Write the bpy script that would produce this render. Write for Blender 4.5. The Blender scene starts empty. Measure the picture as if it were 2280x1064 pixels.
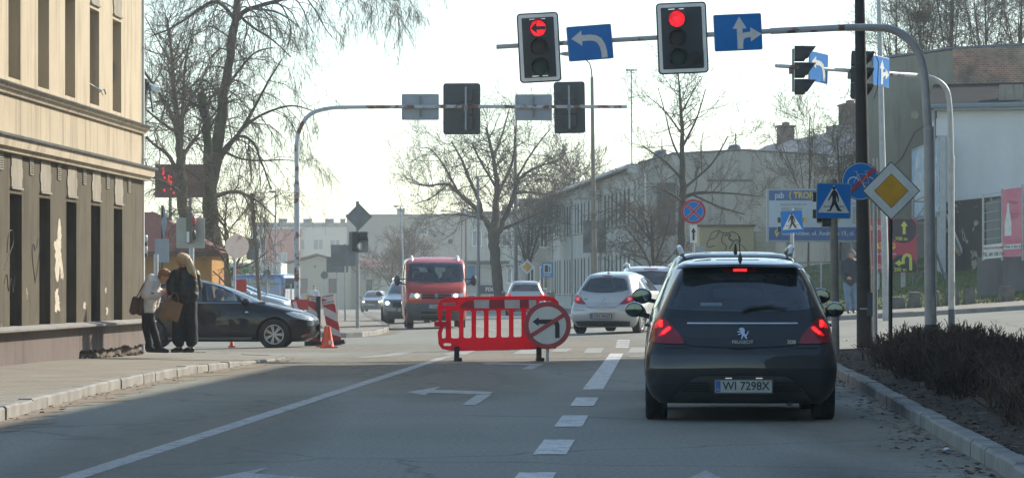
import bpy, bmesh, math, random
from mathutils import Vector, Matrix, Quaternion, noise
from mathutils.bvhtree import BVHTree
from mathutils.geometry import delaunay_2d_cdt, intersect_point_tri_2d
rad = math.radians
sc = bpy.context.scene
COL = sc.collection
# ------------------------------------------------------------------ camera
HAZE = .0006
F, CX, HY, CH = 7000.0, 1140.0, 640.0, 1.24      # focal length in photo pixels, vanishing centre, horizon row, eye height
cd = bpy.data.cameras.new('camera'); cam = bpy.data.objects.new('camera', cd); COL.objects.link(cam)
cd.sensor_width = 36; cd.lens = 36 * F / 2280; cd.shift_y = (HY - 532) / 2280
cd.clip_start = 0.5; cd.clip_end = 6000
cam.location = (0, 0, CH); cam.rotation_euler = (rad(90), 0, 0)
sc.camera = cam
# ------------------------------------------------------------------ sky and sun
SUN_EL, SUN_AZ = 30.0, 50.0                        # azimuth measured from +Y towards +X
w = bpy.data.worlds.new('World'); sc.world = w; w.use_nodes = True
nt = w.node_tree; bg = nt.nodes['Background']
sk = nt.nodes.new('ShaderNodeTexSky'); sk.sky_type = 'NISHITA'; sk.sun_disc = False
sk.sun_elevation = rad(SUN_EL); sk.sun_rotation = rad(SUN_AZ)
sk.air_density = 1.0; sk.dust_density = .5; sk.ozone_density = 1.2
tint = nt.nodes.new('ShaderNodeMix'); tint.data_type = 'RGBA'; tint.blend_type = 'MULTIPLY'; tint.inputs[0].default_value = 1; tint.inputs[7].default_value = (.97, 1.04, 1.01, 1)
nt.links.new(sk.outputs[0], tint.inputs[6]); nt.links.new(tint.outputs[2], bg.inputs[0]); bg.inputs[1].default_value = 0.12
ld = bpy.data.lights.new('sun', 'SUN'); lo = bpy.data.objects.new('sun', ld); COL.objects.link(lo)
ld.energy = 4.0; ld.angle = rad(0.6); ld.color = (1.0, 0.90, 0.76)
SD = Vector((math.sin(rad(SUN_AZ)) * math.cos(rad(SUN_EL)), math.cos(rad(SUN_AZ)) * math.cos(rad(SUN_EL)), math.sin(rad(SUN_EL))))
lo.rotation_euler = SD.to_track_quat('Z', 'Y').to_euler(); lo.location = (20, 20, 40)
sc.view_settings.view_transform = 'Standard'; sc.view_settings.look = 'None'
sc.view_settings.exposure = 1.02; sc.view_settings.gamma = 1.0
sc.cycles.use_denoising = True
sc.cycles.max_bounces = 7; sc.cycles.diffuse_bounces = 3; sc.cycles.glossy_bounces = 3
sc.cycles.transparent_max_bounces = 10; sc.cycles.volume_bounces = 1; sc.cycles.transmission_bounces = 4
# ------------------------------------------------------------------ ground heights and picture helpers
def clamp(x, a=0.0, b=1.0): return a if x < a else b if x > b else x
def sm(a, b, x):
    t = clamp((x - a) / (b - a)); return t * t * (3 - 2 * t)
def lerp(a, b, t): return a + (b - a) * t
def gz(X, Y):
    x = clamp(X, -9, 18)
    h = .04 + .03 * x
    if x > 3: h += .0018 * (x - 3) ** 2
    h *= sm(57, 78, Y) * (1 - sm(112, 160, Y))
    h -= .75 * sm(130, 240, Y) * sm(-1, -9, X)
    return h
def P(px, py, s):                                  # the point seen at a photo pixel, where one metre covers s pixels
    Z = F / s
    return Vector(((px - CX) / s, Z, CH - (py - HY) / s))
def G(px, py, dz=0.0):                             # the ground point seen at a photo pixel
    g = 0.0; Z = 50
    for _ in range(60):
        Z = lerp(Z, (CH - g - dz) * F / max(py - HY, 2.0), .6); g = gz((px - CX) * Z / F, Z)
    X = (px - CX) * Z / F
    return Vector((X, Z, g + dz))
def GS(px, s, dz=0.0):
    Z = F / s; X = (px - CX) / s
    return Vector((X, Z, gz(X, Z) + dz))
RD = Vector((math.sin(rad(2.66)), math.cos(rad(2.66)), 0))   # the way the road runs
RN = Vector((RD.y, -RD.x, 0))
ROADYAW = -rad(2.66)
# ------------------------------------------------------------------ mesh helpers
class MB:
    def __init__(s, M=None): s.v = []; s.f = []; s.m = []; s.M = M
    def add(s, vs, fs, mi=0):
        o = len(s.v)
        if s.M is not None: vs = [s.M @ Vector(v) for v in vs]
        s.v += [tuple(v) for v in vs]
        s.f += [tuple(i + o for i in f) for f in fs]; s.m += [mi] * len(fs)
    def box(s, c, d, mi=0, R=None, taper=1.0):
        c = Vector(c); vs = []
        for z in (-.5, .5):
            t = taper if z > 0 else 1.0
            for x, y in ((-.5, -.5), (.5, -.5), (.5, .5), (-.5, .5)):
                p = Vector((x * d[0] * t, y * d[1] * t, z * d[2]))
                if R is not None: p = R @ p
                vs.append(c + p)
        s.add(vs, [(0, 3, 2, 1), (4, 5, 6, 7), (0, 1, 5, 4), (1, 2, 6, 5), (2, 3, 7, 6), (3, 0, 4, 7)], mi)
    def bar(s, a, b, w, h=None, mi=0):
        a = Vector(a); b = Vector(b); d = b - a; q = d.to_track_quat('Z', 'Y').to_matrix()
        s.box((a + b) / 2, (w, h or w, d.length), mi, q)
    def pris(s, bot, top, mi=0, caps=(1, 1)):
        n = len(bot); fs = [(i, (i + 1) % n, n + (i + 1) % n, n + i) for i in range(n)]
        if caps[0]: fs.append(tuple(range(n - 1, -1, -1)))
        if caps[1]: fs.append(tuple(range(n, 2 * n)))
        s.add(list(bot) + list(top), fs, mi)
    def plate(s, poly, y0, y1, mi=0):              # outline in (x, z), thickness along y
        s.pris([(x, y0, z) for x, z in poly], [(x, y1, z) for x, z in poly], mi)
    def slab(s, poly, z0, z1, mi=0):               # outline in (x, y)
        s.pris([(x, y, z0) for x, y in poly], [(x, y, z1) for x, y in poly], mi)
    def tube(s, pts, rs, n=8, mi=0, cap=True):
        pts = [Vector(p) for p in pts]
        if not hasattr(rs, '__len__'): rs = [rs] * len(pts)
        vs = []; ref = None
        for i, p in enumerate(pts):
            t = (pts[min(i + 1, len(pts) - 1)] - pts[max(i - 1, 0)])
            if t.length < 1e-9: t = Vector((0, 0, 1))
            t.normalize()
            if ref is None:
                ref = t.orthogonal().normalized()
            ref = (ref - t * ref.dot(t))
            if ref.length < 1e-6: ref = t.orthogonal()
            ref.normalize(); b = t.cross(ref)
            for k in range(n):
                a = 2 * math.pi * k / n
                vs.append(p + (ref * math.cos(a) + b * math.sin(a)) * rs[i])
        fs = []
        for i in range(len(pts) - 1):
            for k in range(n):
                fs.append((i * n + k, i * n + (k + 1) % n, (i + 1) * n + (k + 1) % n, (i + 1) * n + k))
        if cap:
            fs.append(tuple(range(n - 1, -1, -1))); fs.append(tuple(range((len(pts) - 1) * n, len(pts) * n)))
        s.add(vs, fs, mi)
    def lathe(s, prof, n=24, mi=0, M=None, caps=True):        # profile of (radius, height) turned about z; M places it
        vs = []; fs = []
        for r, z in prof:
            for k in range(n):
                a = 2 * math.pi * k / n; p = Vector((r * math.cos(a), r * math.sin(a), z))
                vs.append(M @ p if M is not None else p)
        for i in range(len(prof) - 1):
            for k in range(n):
                fs.append((i * n + k, i * n + (k + 1) % n, (i + 1) * n + (k + 1) % n, (i + 1) * n + k))
        if caps and prof[0][0] > 1e-6: fs.append(tuple(range(n - 1, -1, -1)))
        if caps and prof[-1][0] > 1e-6: fs.append(tuple(range((len(prof) - 1) * n, len(prof) * n)))
        s.add(vs, fs, mi)
    def sphere(s, c, r, mi=0, n=12, sc=(1, 1, 1)):
        prof = [(max(1e-4, math.sin(math.pi * i / n)) , -math.cos(math.pi * i / n)) for i in range(n + 1)]
        M = Matrix.Translation(Vector(c)) @ Matrix.Diagonal((r * sc[0], r * sc[1], r * sc[2], 1))
        s.lathe(prof, n * 2, mi, M)
    def mesh(s, name, mats, smooth=False, sharp=35, recalc=True):
        me = bpy.data.meshes.new(name); me.from_pydata(s.v, [], s.f)
        for m in (mats if isinstance(mats, (list, tuple)) else [mats]): me.materials.append(m)
        if s.m and max(s.m) > 0: me.polygons.foreach_set('material_index', s.m)
        if recalc:
            bm = bmesh.new(); bm.from_mesh(me); bmesh.ops.recalc_face_normals(bm, faces=bm.faces); bm.to_mesh(me); bm.free()
        if smooth: shade(me, sharp)
        me.update(); return me
    def build(s, name, mats, parent=None, smooth=False, sharp=35, recalc=True):
        return link(name, s.mesh(name, mats, smooth, sharp, recalc), parent)
def shade(me, sharp=35):
    me.polygons.foreach_set('use_smooth', [True] * len(me.polygons))
    if sharp: me.set_sharp_from_angle(angle=rad(sharp))
def link(name, me, parent=None):
    o = bpy.data.objects.new(name, me); COL.objects.link(o)
    if parent is not None: o.parent = parent
    return o
def tag(o, label=None, cat=None, group=None, kind=None):
    if label: o['label'] = label
    if cat: o['category'] = cat
    if group: o['group'] = group
    if kind: o['kind'] = kind
    return o
def thing(name, label, cat, loc=(0, 0, 0), rz=0.0, group=None, rot=None):
    o = bpy.data.objects.new(name, None); COL.objects.link(o); o.empty_display_size = .1
    o.location = loc; o.rotation_euler = rot if rot is not None else (0, 0, rz)
    return tag(o, label, cat, group)
def kids(o): return [c for c in bpy.data.objects if c.parent == o]
def copy_tree(o, parent=None):
    c = o.copy(); COL.objects.link(c)
    if parent is not None: c.parent = parent
    for k in kids(o): copy_tree(k, c)
    return c
def evaluated(ob):
    dg = bpy.context.evaluated_depsgraph_get(); dg.update()
    me = bpy.data.meshes.new_from_object(ob.evaluated_get(dg), depsgraph=dg)
    return me
def drop(ob):
    d = ob.data; bpy.data.objects.remove(ob)
    if isinstance(d, bpy.types.Mesh): bpy.data.meshes.remove(d)
    else: bpy.data.curves.remove(d)
TXT = Matrix(((1, 0, 0, 0), (0, 0, -1, 0), (0, 1, 0, 0), (0, 0, 0, 1)))   # lettering stood up in the x-z plane, read from -y
def text(body, size, m, parent, x, y, z, bold=0.0, sx=1.0, name='lettering', align='CENTER', M=None, ext=.002):
    cu = bpy.data.curves.new('t', 'FONT'); cu.body = body; cu.size = size; cu.extrude = ext; cu.offset = bold * size
    cu.align_x = align; cu.align_y = 'CENTER'; cu.resolution_u = 3
    ob = bpy.data.objects.new('t', cu); COL.objects.link(ob)
    me = evaluated(ob); drop(ob)
    me.transform(Matrix.Translation((x, y, z)) @ (M if M is not None else Matrix()) @ TXT @ Matrix.Diagonal((sx, 1, 1, 1)))
    me.materials.clear(); me.materials.append(m)
    return link(name, me, parent)
def outline(splines, depth, m, name, parent, y=0.0, bevel=0.0, res=1):      # flat shape with holes in (x, z), thickness along y
    cu = bpy.data.curves.new('c', 'CURVE'); cu.dimensions = '2D'; cu.fill_mode = 'BOTH'
    cu.extrude = max(depth / 2 - bevel, .0005); cu.bevel_depth = bevel; cu.bevel_resolution = res
    for pts in splines:
        sp = cu.splines.new('POLY'); sp.points.add(len(pts) - 1); sp.use_cyclic_u = True
        for q, (a, b) in zip(sp.points, pts): q.co = (a, b, 0, 1)
    ob = bpy.data.objects.new('c', cu); COL.objects.link(ob); me = evaluated(ob); drop(ob)
    me.transform(Matrix.Translation((0, y, 0)) @ TXT)
    me.materials.clear(); me.materials.append(m)
    return link(name, me, parent)
def rrect(x0, z0, x1, z1, r, n=5):
    o = []
    for cx, cz, a in ((x1 - r, z0 + r, -90), (x1 - r, z1 - r, 0), (x0 + r, z1 - r, 90), (x0 + r, z0 + r, 180)):
        for k in range(n + 1):
            t = rad(a + 90 * k / n); o.append((cx + r * math.cos(t), cz + r * math.sin(t)))
    return o
def circ(cx, cz, r, n=32, a0=0): return [(cx + r * math.cos(a0 + 2 * math.pi * k / n), cz + r * math.sin(a0 + 2 * math.pi * k / n)) for k in range(n)]
def arrow(pts, w, hw, hl):                          # a bent arrow: centre line, stroke width, head width, head length
    pts = [Vector(p).to_2d() for p in pts]; L = []; R = []
    d = (pts[-1] - pts[-2]).normalized(); tip = pts[-1]; pts = pts[:-1] + [tip - d * hl]
    for i, p in enumerate(pts):
        t = (pts[min(i + 1, len(pts) - 1)] - pts[max(i - 1, 0)]).normalized(); n = Vector((-t.y, t.x))
        if 0 < i < len(pts) - 1:
            c = (pts[i] - pts[i - 1]).normalized().dot(t); k = 1 / max(c, .5)
        else: k = 1
        L.append(p + n * w / 2 * k); R.append(p - n * w / 2 * k)
    n = Vector((-d.y, d.x)); e = pts[-1]
    return [tuple(q) for q in L + [e + n * hw / 2, tip, e - n * hw / 2] + R[::-1]]
# ------------------------------------------------------------------ materials
def nodes(name):
    m = bpy.data.materials.new(name); m.use_nodes = True
    return m, m.node_tree, m.node_tree.nodes['Principled BSDF']
def nd(nt, typ, **k):
    n = nt.nodes.new(typ)
    for a, b in k.items():
        if a.startswith('i_'): n.inputs[a[2:].replace('_', ' ')].default_value = b
        else: setattr(n, a, b)
    return n
def ramp(nt, src, stops):
    r = nt.nodes.new('ShaderNodeValToRGB'); e = r.color_ramp.elements
    while len(e) < len(stops): e.new(.5)
    for q, (p, c) in zip(e, stops):
        q.position = p; q.color = (c, c, c, 1) if not hasattr(c, '__len__') else (*c[:3], 1)
    nt.links.new(src, r.inputs[0]); return r
def coords(nt, scale=(1, 1, 1), kind='Object'):
    tc = nt.nodes.new('ShaderNodeTexCoord'); mp = nt.nodes.new('ShaderNodeMapping'); mp.inputs['Scale'].default_value = scale
    nt.links.new(tc.outputs[kind], mp.inputs['Vector']); return mp.outputs[0]
def nz(nt, vec, scale, detail=4, rough=.55, dist=0.0):
    n = nd(nt, 'ShaderNodeTexNoise'); n.inputs['Scale'].default_value = scale; n.inputs['Detail'].default_value = detail
    n.inputs['Roughness'].default_value = rough; n.inputs['Distortion'].default_value = dist
    nt.links.new(vec, n.inputs['Vector']); return n.outputs[0]
def mixc(nt, fac, a, b, mode='MIX'):
    m = nt.nodes.new('ShaderNodeMix'); m.data_type = 'RGBA'; m.blend_type = mode
    for sock, v in ((m.inputs[0], fac), (m.inputs[6], a), (m.inputs[7], b)):
        if hasattr(v, 'is_linked'): nt.links.new(v, sock)
        elif hasattr(v, '__len__'): sock.default_value = (*v[:3], 1)
        else: sock.default_value = v
    return m.outputs[2]
def bump(nt, bs, h, strength, dist=.02):
    b = nt.nodes.new('ShaderNodeBump'); b.inputs['Strength'].default_value = strength; b.inputs['Distance'].default_value = dist
    nt.links.new(h, b.inputs['Height']); nt.links.new(b.outputs[0], bs.inputs['Normal'])
MATS = {}
def mat(name, col, rough=.6, metal=0.0, col2=None, scale=4.0, bmp=0.0, bscale=None, emit=0.0, coat=0.0, stretch=(1, 1, 1), spots=None, lo=.35, hi=.65, spec=.5):
    if name in MATS: return MATS[name]
    m, t, b = nodes(name); MATS[name] = m
    b.inputs['Roughness'].default_value = rough; b.inputs['Metallic'].default_value = metal
    b.inputs['Specular IOR Level'].default_value = spec
    if coat: b.inputs['Coat Weight'].default_value = coat; b.inputs['Coat Roughness'].default_value = .03
    v = coords(t, stretch); n = nz(t, v, scale, 6, .6)
    c2 = col2 if col2 is not None else tuple(x * .86 for x in col)
    c = mixc(t, ramp(t, n, [(lo, 0.0), (hi, 1.0)]).outputs[0], col, c2)
    if spots is not None:
        n2 = nz(t, v, spots[1], 5, .65)
        c = mixc(t, ramp(t, n2, [(spots[2], 0.0), (spots[2] + spots[3], 1.0)]).outputs[0], c, spots[0])
    t.links.new(c, b.inputs['Base Color'])
    if bmp: bump(t, b, nz(t, v, bscale or scale * 8, 5, .6), bmp, .01)
    if emit:
        t.links.new(c, b.inputs['Emission Color']); b.inputs['Emission Strength'].default_value = emit
    return m
def paint(name, col, metal=0.0, rough=.35, dirt=.25, coat=.9, spec=.5):
    if name in MATS: return MATS[name]
    m, t, b = nodes(name); MATS[name] = m
    b.inputs['Metallic'].default_value = metal; b.inputs['Coat Weight'].default_value = coat; b.inputs['Specular IOR Level'].default_value = spec; b.inputs['Coat Roughness'].default_value = .04
    v = coords(t); n = nz(t, v, 3.5, 7, .65)
    tc = t.nodes.new('ShaderNodeTexCoord'); sx = t.nodes.new('ShaderNodeSeparateXYZ'); t.links.new(tc.outputs['Object'], sx.inputs[0])
    low = t.nodes.new('ShaderNodeMapRange'); low.inputs[1].default_value = .75; low.inputs[2].default_value = .15
    t.links.new(sx.outputs[2], low.inputs[0])
    mu = t.nodes.new('ShaderNodeMath'); mu.operation = 'MULTIPLY_ADD'; t.links.new(low.outputs[0], mu.inputs[0]); mu.inputs[1].default_value = .5; mu.inputs[2].default_value = .28
    mu2 = t.nodes.new('ShaderNodeMath'); mu2.operation = 'MULTIPLY'; t.links.new(mu.outputs[0], mu2.inputs[0]); t.links.new(n, mu2.inputs[1])
    f = t.nodes.new('ShaderNodeMath'); f.operation = 'MULTIPLY'; t.links.new(mu2.outputs[0], f.inputs[0]); f.inputs[1].default_value = dirt * 2
    t.links.new(mixc(t, f.outputs[0], col, (.16, .14, .12)), b.inputs['Base Color'])
    r = t.nodes.new('ShaderNodeMath'); r.operation = 'MULTIPLY_ADD'; t.links.new(f.outputs[0], r.inputs[0]); r.inputs[1].default_value = .9; r.inputs[2].default_value = rough
    t.links.new(r.outputs[0], b.inputs['Roughness'])
    r2 = t.nodes.new('ShaderNodeMath'); r2.operation = 'MULTIPLY_ADD'; t.links.new(f.outputs[0], r2.inputs[0]); r2.inputs[1].default_value = .35; r2.inputs[2].default_value = .02
    t.links.new(r2.outputs[0], b.inputs['Coat Roughness'])
    return m
def glassy(name, tint=(.55, .62, .62), fac=.35, rough=.02, dust=.09):
    if name in MATS: return MATS[name]
    m = bpy.data.materials.new(name); m.use_nodes = True; MATS[name] = m; t = m.node_tree; t.nodes.clear()
    o = t.nodes.new('ShaderNodeOutputMaterial'); tr = t.nodes.new('ShaderNodeBsdfTransparent'); tr.inputs[0].default_value = (*tint, 1)
    g = t.nodes.new('ShaderNodeBsdfGlossy'); g.inputs['Roughness'].default_value = rough; g.inputs['Color'].default_value = (.9, .95, 1, 1)
    fr = t.nodes.new('ShaderNodeFresnel'); fr.inputs[0].default_value = 1.5
    ad = t.nodes.new('ShaderNodeMath'); ad.operation = 'MULTIPLY_ADD'; t.links.new(fr.outputs[0], ad.inputs[0]); ad.inputs[1].default_value = 1.0; ad.inputs[2].default_value = fac * .1
    n = nz(t, coords(t), 6, 4); d = t.nodes.new('ShaderNodeBsdfDiffuse'); d.inputs[0].default_value = (.35, .36, .35, 1)
    dm = t.nodes.new('ShaderNodeMath'); dm.operation = 'MULTIPLY'; t.links.new(n, dm.inputs[0]); dm.inputs[1].default_value = dust
    m1 = t.nodes.new('ShaderNodeMixShader'); t.links.new(dm.outputs[0], m1.inputs[0]); t.links.new(tr.outputs[0], m1.inputs[1]); t.links.new(d.outputs[0], m1.inputs[2])
    m2 = t.nodes.new('ShaderNodeMixShader'); t.links.new(ad.outputs[0], m2.inputs[0]); t.links.new(m1.outputs[0], m2.inputs[1]); t.links.new(g.outputs[0], m2.inputs[2])
    t.links.new(m2.outputs[0], o.inputs[0]); return m
def asphalt_mat():
    m, t, b = nodes('asphalt'); v = coords(t)
    n1 = nz(t, v, .16, 6, .6); n2 = nz(t, v, 26, 4, .8); n3 = nz(t, coords(t, (.9, .07, 1)), .9, 5, .6); n4 = nz(t, v, 70, 2, .8)
    c = mixc(t, ramp(t, n1, [(.35, 0.0), (.7, 1.0)]).outputs[0], (.150, .150, .126), (.190, .187, .158))
    c = mixc(t, ramp(t, n3, [(.5, 0.0), (.72, .55)]).outputs[0], c, (.22, .21, .175))
    c = mixc(t, ramp(t, n2, [(.4, 0.0), (.62, 1.0)]).outputs[0], c, mixc(t, 1.0, c, (1.75, 1.75, 1.75), 'MULTIPLY'))
    c = mixc(t, ramp(t, n4, [(.52, 0.0), (.70, .85)]).outputs[0], c, (.30, .30, .27))
    # tar joints and cracks
    vo = nd(t, 'ShaderNodeTexVoronoi', feature='DISTANCE_TO_EDGE'); vo.inputs['Scale'].default_value = .13
    wv = nt_warp(t, v); t.links.new(wv, vo.inputs['Vector'])
    c = mixc(t, ramp(t, vo.outputs['Distance'], [(0.0, .4), (.006, 0.0)]).outputs[0], c, (.022, .022, .022))
    t.links.new(c, b.inputs['Base Color']); b.inputs['Roughness'].default_value = .8; b.inputs['Specular IOR Level'].default_value = .12
    bump(t, b, nz(t, v, 90, 4, .7), .5, .006); return m
def nt_warp(t, v, amt=1.2, scale=.7):
    n = nd(t, 'ShaderNodeTexNoise'); n.inputs['Scale'].default_value = scale; t.links.new(v, n.inputs['Vector'])
    a = t.nodes.new('ShaderNodeVectorMath'); a.operation = 'MULTIPLY_ADD'; t.links.new(n.outputs['Color'], a.inputs[0])
    a.inputs[1].default_value = (amt,) * 3; t.links.new(v, a.inputs[2]); return a.outputs[0]
def brick_mat(name, c1, c2, mortar, scale, bw=.5, rh=.25, msize=.02, var=(.2, .2, .2), rot=None, stain=.5, kind='Object', bmp=.4):
    m, t, b = nodes(name); v = coords(t, (1, 1, 1), kind)
    if rot: v.node.inputs['Rotation'].default_value = rot
    br = nd(t, 'ShaderNodeTexBrick'); t.links.new(v, br.inputs['Vector'])
    br.inputs['Color1'].default_value = (*c1, 1); br.inputs['Color2'].default_value = (*c2, 1); br.inputs['Mortar'].default_value = (*mortar, 1)
    br.inputs['Scale'].default_value = scale; br.inputs['Mortar Size'].default_value = msize; br.inputs['Brick Width'].default_value = bw; br.inputs['Row Height'].default_value = rh
    n = nz(t, v, 1.1, 6, .65)
    c = mixc(t, ramp(t, n, [(.35, 0.0), (.7, stain)]).outputs[0], br.outputs[0], var)
    t.links.new(c, b.inputs['Base Color']); b.inputs['Roughness'].default_value = .88
    bump(t, b, br.outputs['Fac'], -bmp, .01); return m
def wall_mat(name, base, stain, streak=.5, grime=None, scale=1.0, bmp=.25, rough=.9, patch=None, patch_at=.66, leak=None):
    m, t, b = nodes(name); v = coords(t)
    n1 = nz(t, v, .7 * scale, 6, .62, .3); n2 = nz(t, coords(t, (1.8, 1.8, .16)), 1.6 * scale, 5, .6); n3 = nz(t, v, 9 * scale, 5, .7)
    c = mixc(t, ramp(t, n1, [(.32, 0.0), (.72, .7)]).outputs[0], base, stain)
    c = mixc(t, ramp(t, n2, [(.5, 0.0), (.75, streak)]).outputs[0], c, grime or tuple(x * .55 for x in stain))
    c = mixc(t, ramp(t, n3, [(.4, 0.0), (.75, .25)]).outputs[0], c, tuple(x * .7 for x in base))
    if patch:
        n4 = nz(t, coords(t, (1, 1, .55)), 1.7 * scale, 7, .62, .4)
        c = mixc(t, ramp(t, n4, [(patch_at, 0.0), (patch_at + .015, 1.0)]).outputs[0], c, patch)
    t.links.new(c, b.inputs['Base Color']); b.inputs['Roughness'].default_value = rough; b.inputs['Specular IOR Level'].default_value = .25
    bump(t, b, nz(t, v, 22 * scale, 6, .65), bmp, .012); return m
def marking_mat(name='road_paint', col=(.62, .62, .60), wear=.5):
    m, t, b = nodes(name); v = coords(t)
    n = nz(t, v, 5, 7, .75); n2 = nz(t, v, 60, 3, .7)
    f = mixc(t, .45, n, n2)
    c = mixc(t, ramp(t, f, [(wear - .05, 0.0), (wear + .08, 1.0)]).outputs[0], col, (.10, .10, .097))
    t.links.new(c, b.inputs['Base Color']); b.inputs['Roughness'].default_value = .7
    bump(t, b, n2, .3, .004); return m
# ================================================================== SETTING
M_ASPH = asphalt_mat(); M_MARK = marking_mat('road_paint', (.56, .56, .53), .535); M_MARK2 = marking_mat('worn_road_paint', (.42, .42, .39), .505)
M_KERB = mat('kerb_concrete', (.30, .29, .265), .9, col2=(.20, .195, .18), scale=2.5, bmp=.4, spots=((.10, .095, .085), 3.0, .6, .15), spec=.2)
M_PAVE = brick_mat('paving_blocks', (.26, .24, .185), (.19, .175, .135), (.085, .075, .055), 1.9, .52, .26, .03, (.31, .27, .21), stain=.55)
M_SAND = mat('gutter_sand', (.30, .25, .19), .95, col2=(.19, .165, .13), scale=3, bmp=.5, spec=.1)
M_SOIL = mat('soil', (.055, .043, .034), .97, col2=(.11, .085, .062), scale=2.2, bmp=1.0, bscale=14, spots=((.028, .022, .018), 9, .52, .12), spec=.1)
M_GROUND = mat('ground_dust', (.23, .21, .17), .95, col2=(.15, .15, .10), scale=.12, bmp=.3, spec=.1)
M_TURF = mat('turf', (.08, .125, .03), .95, col2=(.11, .13, .045), scale=1.3, bmp=1.0, bscale=20, spots=((.045, .055, .02), 5, .5, .2), spec=.1)
def sheet(name, xs, ys, fz, m, kind='structure', keep=None):
    mb = MB(); n = len(xs)
    mb.v = [(x, y, fz(x, y)) for y in ys for x in xs]
    for j in range(len(ys) - 1):
        for i in range(n - 1):
            if keep is None or keep((xs[i] + xs[i + 1]) / 2, (ys[j] + ys[j + 1]) / 2):
                mb.f.append((j * n + i, j * n + i + 1, (j + 1) * n + i + 1, (j + 1) * n + i)); mb.m.append(0)
    o = mb.build(name, m, None, True, 0, recalc=False); return tag(o, kind=kind)
def rng(a, b, st):
    n = max(1, int(round((b - a) / st))); return [a + (b - a) * i / n for i in range(n + 1)]
XS = [-1600, -800, -400, -200, -120, -70] + rng(-45, 45, 2.5) + [70, 120, 200, 400, 800, 1600]
YS = [-60, -20] + rng(0, 60, 10) + rng(62, 120, 2) + rng(125, 250, 6) + [300, 400, 600, 1000, 1800, 3000]
sheet('ground', XS, YS, lambda x, y: gz(x, y) - .03, M_GROUND)
sheet('road', rng(-42, 40, 1.5), rng(-8, 330, 1.5), gz, M_ASPH)

def px_line(pts): return [G(*p) for p in pts]
def resample(pts, st):
    out = [Vector(pts[0])]; acc = 0.0
    for a, b in zip(pts[:-1], pts[1:]):
        a = Vector(a); b = Vector(b); L = (b - a).length
        if L < 1e-6: continue
        t = st - acc
        while t <= L:
            out.append(a.lerp(b, t / L)); t += st
        acc = L - (t - st)
    if (out[-1] - Vector(pts[-1])).length > .05: out.append(Vector(pts[-1]))
    return out
def smooth_line(pts, k=2):
    for _ in range(k):
        q = [pts[0]]
        for a, b in zip(pts[:-1], pts[1:]): q += [a.lerp(b, .25), a.lerp(b, .75)]
        pts = q + [pts[-1]]
    return pts
def side_of(pts, i, left):
    d = pts[min(i + 1, len(pts) - 1)] - pts[max(i - 1, 0)]; d.z = 0; d.normalize()
    return Vector((-d.y, d.x, 0)) if left else Vector((d.y, -d.x, 0))
def kerb(pts, left, hfun, w=.15, name='kerb', seed=1):
    r = random.Random(seed); mb = MB(); L = [resample(pts, 1.0)][0]
    ed = [side_of(L, i, left) for i in range(len(L))]
    for i in range(len(L) - 1):
        a, b = L[i], L[i + 1]; na, nb = ed[i], ed[i + 1]; g = (b - a).normalized() * .006
        jz = r.uniform(-.008, .008); jx = r.uniform(-.01, .01)
        ha, hb = hfun(i / (len(L) - 1)) + jz, hfun((i + 1) / (len(L) - 1)) + jz
        def q(p, n, o, z): return (p.x + n.x * (o + jx), p.y + n.y * (o + jx), gz(p.x, p.y) + z)
        a2, b2 = a + g, b - g
        bot = [q(a2, na, 0, -.1), q(b2, nb, 0, -.1), q(b2, nb, w, -.1), q(a2, na, w, -.1)]
        mid = [q(a2, na, 0, ha - .02), q(b2, nb, 0, hb - .02), q(b2, nb, w, hb), q(a2, na, w, ha)]
        top = [q(a2, na, .02, ha), q(b2, nb, .02, hb), q(b2, nb, w, hb), q(a2, na, w, ha)]
        mb.pris(bot, mid, caps=(1, 0)); mb.pris(mid, top, caps=(0, 1))
    return tag(mb.build(name, M_KERB), kind='structure'), L, ed
def infill(name, L, ed, hfun, w, extra, m, dz=-.006):
    pts = [L[i] + ed[i] * (w - .004) for i in range(len(L))]
    zs = [gz(p.x, p.y) + hfun(i / (len(L) - 1)) + dz for i, p in enumerate(pts)]
    vs = [(p.x, p.y, z) for p, z in zip(pts, zs)] + list(extra)
    v2, e2, f2, ov, *_ = delaunay_2d_cdt([Vector(v[:2]) for v in vs], [(i, (i + 1) % len(vs)) for i in range(len(vs))], [], 1, 1e-4)
    mb = MB(); mb.v = [(v.x, v.y, vs[o[0]][2] if o else 0) for v, o in zip(v2, ov)]; mb.f = [tuple(f) for f in f2]; mb.m = [0] * len(f2)
    o = mb.build(name, m, None, False, recalc=False)
    if o.data.polygons and o.data.polygons[0].normal.z < 0: o.data.flip_normals()
    return tag(o, kind='structure')
def strip(name, pts, left, o0, o1, m, seed, jag=.5, dz=.004, st=.35):
    r = random.Random(seed); L = resample(pts, st); mb = MB(); A = []; B = []
    for i, p in enumerate(L):
        n = side_of(L, i, left); wv = o1 * (1 - jag + jag * 2 * noise.noise((i * .31, seed, 0)) * .7 + jag * r.uniform(-.3, .5))
        for lst, o in ((A, o0), (B, o0 + max(.03, wv))):
            q = p - n * o; lst.append((q.x, q.y, gz(q.x, q.y) + dz))
    for i in range(len(L) - 1): mb.add([A[i], A[i + 1], B[i + 1], B[i]], [(0, 1, 2, 3)])
    return tag(mb.build(name, m, None, False), kind='structure')
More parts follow.
